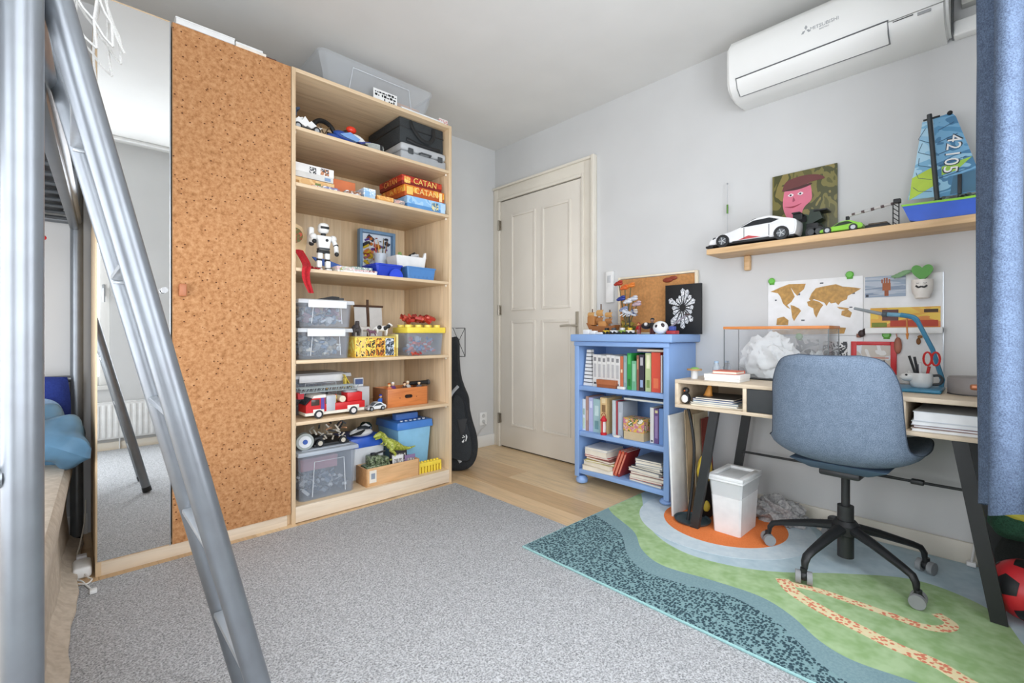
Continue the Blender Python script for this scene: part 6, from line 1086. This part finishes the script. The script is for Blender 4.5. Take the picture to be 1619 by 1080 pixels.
t = T('toy_tracks', 'dark toy crawler tracks lying beside the crane', 'toy vehicle', (2.6, .36, S)); O('track', B().box(2.57, 2.585, .328, .415, S, S+.018, .006, 2), BLACK, t); O('track', B().box(2.61, 2.625, .328, .415, S, S+.018, .006, 2), BLACK, t); O('chassis', B().box(2.585, 2.61, .338, .405, S+.008, S+.026, .002), P('#5a4c3c', .5), t)
bt = T('model_sailboat', 'blue and lime model catamaran with a tall printed sail on the wall shelf', 'model boat', (2.62, .17, S))
O('hull', B().prism([(.285, S+.075), (.262, S+.012), (.24, S+.004), (-.03, S+.004), (-.03, S+.07), (.1, S+.068)], 'x', 2.565, 2.6), P('#2a5fd0', .3), bt); O('hull', B().prism([(.285, S+.075), (.262, S+.012), (.24, S+.004), (-.03, S+.004), (-.03, S+.07), (.1, S+.068)], 'x', 2.67, 2.705), P('#2450b8', .3), bt)
O('keel_strip', B().box(2.566, 2.599, -.028, .25, S, S+.004), P('#12305f', .4), bt); O('lime_gunwale', B().prism([(.29, S+.082), (.1, S+.076), (-.03, S+.078), (-.03, S+.069), (.1, S+.067), (.285, S+.074)], 'x', 2.563, 2.706), P('#8fd53a', .4), bt)
O('deck_gear', bits(2.585, 2.69, .0, .2, S+.082, S+.105, 22, ['#2a2c2e', '#6d7276', '#3a3c3e'], .014, 18)[0], [P(c_, .4) for c_ in ('#2a2c2e', '#6d7276', '#3a3c3e')], bt, kind='stuff')
MX = 2.618
SAILM = prnt(['#4f8fb8', '#6fa8cc', '#3f7aa2', '#8fc0da'], 7, (1, 1.2, 2.2))
O('main_sail', B().prism([(.192, S+.435), (.135, S+.44), (.122, S+.42), (.075, S+.25), (.05, S+.15), (.05, S+.1), (.172, S+.1)], 'x', MX-.002, MX), SAILM, bt); O('jib', B().prism([(.208, S+.43), (.225, S+.43), (.25, S+.24), (.272, S+.11), (.188, S+.105)], 'x', MX-.002, MX), prnt(['#8fc0dc', '#a9d2e6', '#78b0d0'], 8, (1, 1.2, 2)), bt)
O('lime_panel', B().prism([(.258, S+.2), (.186, S+.235), (.184, S+.155), (.268, S+.108)], 'x', MX-.0034, MX-.0018), P('#b4d040', .45), bt); O('lime_panel', B().prism([(.165, S+.225), (.075, S+.245), (.12, S+.2), (.165, S+.19)], 'x', MX-.0034, MX-.0018), P('#9cc848', .45), bt); O('dark_panel', B().prism([(.13, S+.18), (.055, S+.19), (.052, S+.105), (.14, S+.105)], 'x', MX-.0032, MX-.0018), P('#3a6a86', .45), bt)
for k in range(5): O('sail_line', B().tube([(MX-.003, .215-.0+.01*k, S+.4-.06*k), (MX-.003, .238, S+.36-.055*k), (MX-.003, .195, S+.33-.05*k)], .0012, 5), P('#2c4a66', .5), bt)
for k in range(5): O('sail_batten', B().cyl((MX-.003, .175, S+.38-.05*k), (MX-.003, .128-.012*k, S+.4-.05*k), .0012, n=5), P('#2f5878', .5), bt)
O('mast', B().cyl((MX-.004, .203, S+.455), (MX-.004, .178, S+.08), .0085, n=12), P('#3c4144', .45), bt); O('spreader', B().cyl((MX-.004, .222, S+.435), (MX-.004, .17, S+.438), .004, n=8), BLACK, bt); O('gaff_clip', B().sph((MX-.004, .14, S+.44), .009), BLACK, bt); O('winch_post', B().box(MX-.012, MX-.002, .105, .117, S+.1, S+.18, .001), BLACK, bt)
O('number_outline', B().addmesh(text('42105', .062), face_x((MX-.0036, .134, S+.27), 1.06, 1.16, R(-96))), P('#20303c', .5), bt); O('number', B().addmesh(text('42105', .062), face_x((MX-.0044, .134, S+.27), 1, 1, R(-96))), WHITE, bt)

# ------------------------------------------------------------------ air conditioner
AC = P('#eeefec', .35, 0, .01, 3); ac = T('air_conditioner', 'white wall-mounted air conditioner high on the right wall', 'air conditioner', (2.63, .57, 2.23)); A0, A1 = .14, .998
prof = [(XR-.001, 2.235), (XR-.001, 2.535), (2.59, 2.54), (2.545, 2.525), (2.518, 2.49), (2.512, 2.42), (2.518, 2.30), (2.535, 2.27), (2.575, 2.243), (2.64, 2.23)]
b = B().prism(prof, 'y', A0, A1); bmesh.ops.bevel(b.bm, geom=[e for e in b.bm.edges if abs(e.verts[0].co.y-e.verts[1].co.y) < 1e-5], offset=.014, segments=3, affect='EDGES'); O('body', b, AC, ac)
def on(t_): # points along the curved lower front
    return ((2.5165, 2.312), (2.5335, 2.27), (2.574, 2.2425), (2.61, 2.2355))[t_]
fl_ = [(x-.0035, z-.0025) for x, z in (on(0), on(1), on(2))]
O('air_flap', B().prism(fl_+[(x+.004, z+.003) for x, z in fl_[::-1]], 'y', .33, .945), AC, ac)
SL = P('#6d7072', .6)
def slot(p, q, y0, y1, nm='slot'): O(nm, B().box(p[0]-.0042, p[0]+.001, y0, y1, p[1]-.0018, p[1]+.0018), SL, ac)
slot((2.5155, 2.314), 0, .325, .95); slot((2.5745, 2.2405), 0, .325, .945)
for y in (.327, .947): O('slot', B().prism([(x-.0037, z-.0027) for x, z in (on(0), on(1), on(2))]+[(x+.002, z+.001) for x, z in (on(2), on(1), on(0))], 'y', y-.0016, y+.0016), SL, ac)
O('flap_seam', B().box(2.5285, 2.531, .335, .94, 2.2745, 2.2758), P('#b9bbb8', .6), ac)
O('panel_seam', B().box(2.5125, 2.518, A0+.01, .325, 2.306, 2.3076), P('#a9aba8', .6), ac)
O('display', B().box(2.5145, 2.518, .19, .232, 2.288, 2.300, .001), P('#a2a5a6', .3), ac); O('indicator_strip', B().box(2.513, 2.518, .245, .31, 2.2985, 2.3003), P('#3a3c3e', .4), ac)
LOG = P('#a3a6a8', .4)
for dy, dz in ((0, .013), (.0125, -.006), (-.0125, -.006)): O('logo_diamond', B().prism([(.629+dy, 2.415+dz+.011), (.629+dy+.0065, 2.415+dz), (.629+dy, 2.415+dz-.011), (.629+dy-.0065, 2.415+dz)] if dy == 0 else [(.629+dy*.2, 2.415), (.629+dy*.9+(.0095 if dy > 0 else -.0095)*.2, 2.4145), (.629+dy*1.5, 2.4035), (.629+dy*.75, 2.4035)], 'x', 2.5108, 2.5135), LOG, ac)
O('lettering', B().addmesh(text('MITSUBISHI', .0225), face_x((2.5116, .556, 2.412))).addmesh(text('ELECTRIC', .009), face_x((2.5118, .556, 2.396))), LOG, ac)
t = T('pipe_duct', 'white pipe duct running along the wall right of the air conditioner', 'duct', (XR, 0, 2.23)); O('duct', B().box(2.69, XR-.001, YF+.001, A0-.006, 2.235, 2.30, .008, 3), AC, t); O('end_collar', B().box(2.68, XR-.001, A0-.006, A0-.001, 2.24, 2.52, .002), P('#6d7072', .5), t); O('upper_duct', B().box(2.7, XR-.001, YF+.001, A0-.03, 2.36, 2.52, .004), P('#c6c6c0', .5), t)

# ------------------------------------------------------------------ swivel chair
CC = Vector((2.33, .44, .0195)); phi = R(-3)
CM_ = Matrix.Translation((CC.x, CC.y, 0)) @ Matrix.Rotation(phi, 4, 'Z') @ Matrix.Rotation(R(-90), 4, 'Z')   # local +y looks to the desk, +x to the right
ch = T('swivel_chair', 'heather blue swivel chair with a black five-star base at the desk', 'chair', CC)
CF = fabric('#7c8c9f', '#5c6c7e', 330, .95, .35)
spine = smooth_line([(.245, .488), (.235, .5), (.17, .505), (.05, .487), (-.06, .48), (-.13, .487), (-.185, .52), (-.212, .58), (-.226, .68), (-.24, .79), (-.252, .875), (-.255, .9)], 5)
hw = smooth_line([(.10,), (.17,), (.245,), (.265,), (.262,), (.25,), (.232,), (.222,), (.216,), (.208,), (.17,), (.10,)], 5)
ns = len(spine)-1
lens_ = [0]
for a, c in zip(spine, spine[1:]): lens_.append(lens_[-1]+math.dist(a, c))
def shellpt(u, v, off):
    i = min(ns, int(round(u*ns))); y, z = spine[i]; a = spine[max(0, i-1)]; c = spine[min(ns, i+1)]
    t_ = Vector((0, c[0]-a[0], c[1]-a[1])).normalized(); nrm = Vector((0, -t_.z, t_.y))
    if nrm.dot(Vector((0, .6, .8))) < 0: nrm = -nrm
    s = (v*2-1); w_ = hw[i][0]; curl = .052*abs(s)**2.6*(w_/.22)
    edge = off*(1-abs(s)**8)**.5 if abs(s) < 1 else 0
    endk = min(1, min(lens_[i], lens_[-1]-lens_[i])/.03); edge *= max(0, endk)**.5
    return Vector((s*w_, y, z))+nrm*(curl+edge)
b = B(); NV = 28
for off in (.021, -.021):
    b.grid(lambda u, v: shellpt(u, v, off), ns, NV)
bmesh.ops.remove_doubles(b.bm, verts=b.bm.verts, dist=.0008)
O('seat_shell', b.xf(CM_), CF, ch)
# dark seam piping round the shell edge
rim = [shellpt(i/ns, 0, 0) for i in range(ns+1)]+[shellpt(1, k/NV, 0) for k in range(1, NV)]+[shellpt(i/ns, 1, 0) for i in range(ns, -1, -1)]+[shellpt(0, 1-k/NV, 0) for k in range(1, NV)]
O('edge_piping', B().tube(rim, .0022, 6, True).xf(CM_), P('#3f4c5c', .7), ch)
up = O('under_pan', B().frus(0, -.02, .43, .468, .2, .18, .34, .27, .01).xf(CM_), P('#4c6276', .7), ch)
O('tilt_mechanism', B().box(-.07, .07, -.1, .1, .405, .432, .008).xf(CM_), BLACKMET, ch)
O('lever', B().cyl((.07, .03, .418), (.225, .05, .41), .005).xf(CM_).mv(0, 0, 0), BLACK, ch); O('lever_grip', B().box(.2, .24, .035, .065, .402, .42, .004).xf(CM_), BLACK, ch)
O('gas_column', B().cyl((CC.x, CC.y, .2), (CC.x, CC.y, .41), .0155, n=18), BLACKMET, ch); O('column_sleeve', B().cyl((CC.x, CC.y, .06), (CC.x, CC.y, .272), .029, n=22), BLACKMET, ch)
star = O('star_hub', B().lathe([(.034, .15), (.05, .158), (.05, .195), (.036, .212)], (CC.x, CC.y, 0), 24), BLACK, ch)
for a in (92, 164, 236, 306, 22):
    ar = R(a); e = Vector((math.cos(ar), math.sin(ar), 0)); o3 = Vector((CC.x, CC.y, 0))
    lg = O('base_leg', B().tube([o3+e*r_+Vector((0, 0, z)) for r_, z in ((.03, .183), (.12, .165), (.24, .132), (.272, .12), (.285, .1), (.287, .076))], [.026, .022, .017, .016, .014, .011], 10, flat=(.75, 1)), BLACK, ch)
    pc = o3+e*.292; tn = Vector((-e.y, e.x, 0)); dirw = (tn*.55+e*.85).normalized(); ax = Vector((-dirw.y, dirw.x, 0))
    cs = O('caster', B().cyl(pc+Vector((0, 0, .042)), pc+Vector((0, 0, .08)), .012).sph(pc+Vector((0, 0, .05)), .02, (1, 1, .9)), BLACK, ch)
    for s in (-1, 1):
        q = pc+ax*s*.019; O('caster_wheel', B().cyl(q+Vector((0, 0, .0445))-ax*.009, q+Vector((0, 0, .0445))+ax*.009, .0245, n=18), P('#8f9294', .5), cs)
# ------------------------------------------------------------------ bin, boards and bags under the desk
F = .0197
bn = T('waste_bin', 'white square waste bin with a framed lid under the desk', 'waste bin', (2.385, .905, F)); BW = P('#eceeee', .4)
O('body', B().shell(2.388, .905, F, .275, .205, .125, .235, .15, .004), BW, bn); l = O('lid_frame', B().box(2.262, 2.516, .822, .988, .272, .282, .003), BW, bn)
for a in ((2.262, 2.29, .822, .988), (2.488, 2.516, .822, .988), (2.29, 2.488, .822, .848), (2.29, 2.488, .962, .988)): O('lid_rim', B().box(a[0], a[1], a[2], a[3], .282, .3, .003), BW, l)
O('swing_flap', B().box(2.296, 2.482, .854, .956, .283, .29, .002, ry=R(1.5)), P('#d9dcdc', .4), l)
O('bin_liner', B().shell(2.388, .905, .2, .271, .228, .142, .242, .157, .001), clear('#f0f2f2', .45), bn)
t = T('panel_board', 'tall white board leaning between the bookcase and the desk leg', 'board', (2.45, 1.2, F)); O('panel', B().box(2.30, 2.60, 1.183, 1.191, F, .55, .001).rot(R(-2.5), 'X', (0, 1.187, F)), WHITE, t); O('backing', B().box(2.302, 2.598, 1.192, 1.195, F, .55).rot(R(-2.5), 'X', (0, 1.187, F)), P('#c9ccce', .6), t)
for k, (c_, lb) in enumerate((('#d8bf9c', 'tan cardboard sheet leaning behind the white board'), ('#e3d3b4', 'pale cream cardboard sheet leaning beside the white board'), ('#8d3a2c', 'dark red sheet leaning in front of the cardboard'))):
    tt = T('cardboard_sheet', lb, 'cardboard', (2.5, 1.16-.02*k, F)); O('sheet', B().box(2.42+.06*k, 2.66, 1.155-.018*k, 1.159-.018*k, F, .57-.03*k, 0).rot(R(-2.5), 'X', (0, 1.157, F)), P(c_, .8), tt); O('edge_tape', B().box(2.419+.06*k, 2.426+.06*k, 1.1545-.018*k, 1.1595-.018*k, F, .57-.03*k, 0).rot(R(-2.5), 'X', (0, 1.157, F)), P(shade(c_, .8), .8), tt)
kb = T('bent_rod', 'thin black bent rod rising beside the cardboard sheets', 'rod', (2.4, 1.1, F)); O('rod', B().tube(smooth_line([(2.30, 1.105, F+.006), (2.34, 1.1, .2), (2.37, 1.105, .4), (2.38, 1.14, .58), (2.36, 1.16, .6)]), .008), BLACK, kb); O('cap', B().sph((2.36, 1.16, .6), .011), BLACK, kb)
bgp = T('yellow_black_bag', 'yellow and black sports bag slumped behind the desk leg', 'bag', (2.5, 1.06, F))
def blob(c, s, seed, amp=.12, n=4):
    from mathutils import noise
    b = B(); bmesh.ops.create_icosphere(b.bm, subdivisions=n, radius=1)
    for v in b.bm.verts:
        d = v.co.normalized(); r = 1+amp*noise.noise(d*2.2+Vector((seed, seed*2, 0)))*1.6; z = max(d.z*r, -.75); v.co = Vector((c[0]+d.x*r*s[0], c[1]+d.y*r*s[1], c[2]+(z+.75)*s[2]))
    return b
O('black_body', blob((2.47, 1.075, F), (.11, .045, .14), 3), BLACK, bgp); O('yellow_top', blob((2.43, 1.075, F+.17), (.06, .03, .09), 5), P('#d8b93a', .6), bgp); O('yellow_patch', B().sph((2.39, 1.05, F+.07), .03, (.5, .7, 1)), P('#cdb440', .6), bgp)
tr_ = T('floor_tray', 'shallow dark round tray on the orange sun of the rug', 'tray', (2.36, 1.1, F)); O('tray', B().lathe([(.07, 0), (.085, .004), (.09, .014), (.086, .014), (.08, .007)], (2.32, 1.09, F), 28), P('#3a4a50', .5), tr_); O('foot_ring', B().cyl((2.32, 1.09, F-.0002), (2.32, 1.09, F+.002), .05, n=24), P('#5a6a70', .5), tr_)
crumple('cloth_pile', 'crumpled grey and white cloth heap behind the waste bin', (2.63, .78, F), .09, .15, .13, fabric('#b9b8b6', '#8d8c8c', 60), 7, 'cloth', amp=.45)
crumple('cloth_pile', 'smaller beige cloth crumpled against the wall under the desk', (2.675, .56, F), .035, .08, .06, fabric('#cfc5b8', '#b0a698', 60), 8, 'cloth', amp=.45)
gamebox('white_crate', 'low white box on the floor behind the waste bin', 2.54, 2.62, .945, 1.0, F, .1, WHITE, WHITE, cat='box')
# ------------------------------------------------------------------ curtain, ball and bag at the right
cu_ = T('curtain', 'heavy denim-blue curtain hanging bunched at the right edge', 'curtain', (1.98, -.0, .42))
CURT = fabric('#64768f', '#424f65', 260, .95, .3)
cpath = smooth_line([(1.965, -.05), (1.925, -.046), (1.9, -.03), (1.893, -.008), (1.905, .012), (1.93, .014), (1.945, -.002), (1.955, -.012), (1.97, .0), (1.985, .03), (2.01, .047), (2.04, .04), (2.06, .012), (2.08, .008), (2.1, .03), (2.12, .046), (2.14, .04), (2.15, .0), (2.16, -.04)], 6)
def curt(u, v):
    i = u*(len(cpath)-1); k = min(int(i), len(cpath)-2); f_ = i-k; x = cpath[k][0]*(1-f_)+cpath[k+1][0]*f_; y = cpath[k][1]*(1-f_)+cpath[k+1][1]*f_
    return (x+.01*math.sin(v*5+u*9), y*(1.0-.1*v)+.006*math.sin(v*4+u*7)-.002, .468+.012*math.sin(u*17)+(HC-.06-.468)*v)
O('drape', B().grid(curt, 110, 24, .004), CURT, cu_)
O('header_tape', B().grid(lambda u, v: (cpath[int(u*(len(cpath)-1))][0]+.004, cpath[int(u*(len(cpath)-1))][1]*.92-.004, HC-.09+.05*v), 100, 2, .003), fabric('#6d7f98', '#55657e', 230), cu_)
t = T('curtain_rail', 'white ceiling curtain rail above the window', 'curtain rail', (1.2, -.02, HC-.025)); O('rail', B().box(-1.0, 2.6, -.03, .0, HC-.024, HC-.001, .003), WHITE, t)
for x in (1.92, 1.97, 2.02, 2.07, 2.1): O('glider', B().cyl((x, -.015, HC-.05), (x, -.015, HC-.023), .004, n=8), WHITE, t)
# red and black football
ball = T('football', 'red and black football on the rug behind the desk leg', 'ball', (2.335, -.068, F)); bc_ = Vector((2.335, -.068, F+.098)); br = .098
O('ball', B().sph(bc_, br, n=36), P('#d22f36', .4), ball)
gr_ = (1+5**.5)/2
ico = [Vector(v).normalized() for s1 in (-1, 1) for s2 in (-1, 1) for v in ((0, s1, s2*gr_), (s1, s2*gr_, 0), (s2*gr_, 0, s1))]
Rm = Matrix.Rotation(.5, 3, 'X') @ Matrix.Rotation(.35, 3, 'Z')
for k, v in enumerate(ico):
    d = Rm @ v; u1 = d.orthogonal().normalized(); u2 = d.cross(u1); b = B()
    NQ = 20; rings = [[b.bm.verts.new(bc_+((d+(u1*math.cos(q)+u2*math.sin(q))*rad*math.cos(math.pi/5)/math.cos((q % (2*math.pi/5))-math.pi/5)).normalized()*(br+.0012))) for q in [2*math.pi*j/NQ for j in range(NQ)]] for rad in (.4, .27, .13)]
    ctr = b.bm.verts.new(bc_+d*(br+.0014))
    for j in range(NQ):
        for A_, C_ in zip(rings, rings[1:]): b.bm.faces.new((A_[j], A_[(j+1) % NQ], C_[(j+1) % NQ], C_[j]))
        b.bm.faces.new((rings[2][j], rings[2][(j+1) % NQ], ctr))
    O('patch', b, P('#e0c23a', .4) if k == 7 else BLACK, ball)
gbg = T('green_bag', 'dark green and yellow sports bag lying behind the football', 'bag', (2.5, -.055, F))
O('green_body', blob((2.495, -.055, F+.225), (.095, .085, .075), 11, .08), fabric('#2f5a44', '#1f4230', 200), gbg); O('yellow_flap', blob((2.49, -.06, F+.295), (.085, .075, .03), 12, .06), P('#c9c04a', .6), gbg); O('dark_base', blob((2.525, -.06, F), (.06, .075, .135), 13, .08), fabric('#262a28', '#1a1e1c', 200), gbg)
t = T('desk_cable', 'white cable hanging down behind the right desk legs', 'cable', (2.66, .04, F)); O('cable', B().tube(smooth_line([(2.7, .06, .61), (2.69, .05, .45), (2.66, .02, .33), (2.68, .06, .24), (2.70, .07, .12), (2.70, .08, .03)]), .004), P('#dcdcd8', .5), t); O('plug', B().box(2.69, 2.715, .065, .095, F+.001, F+.02, .004), WHITE, t)
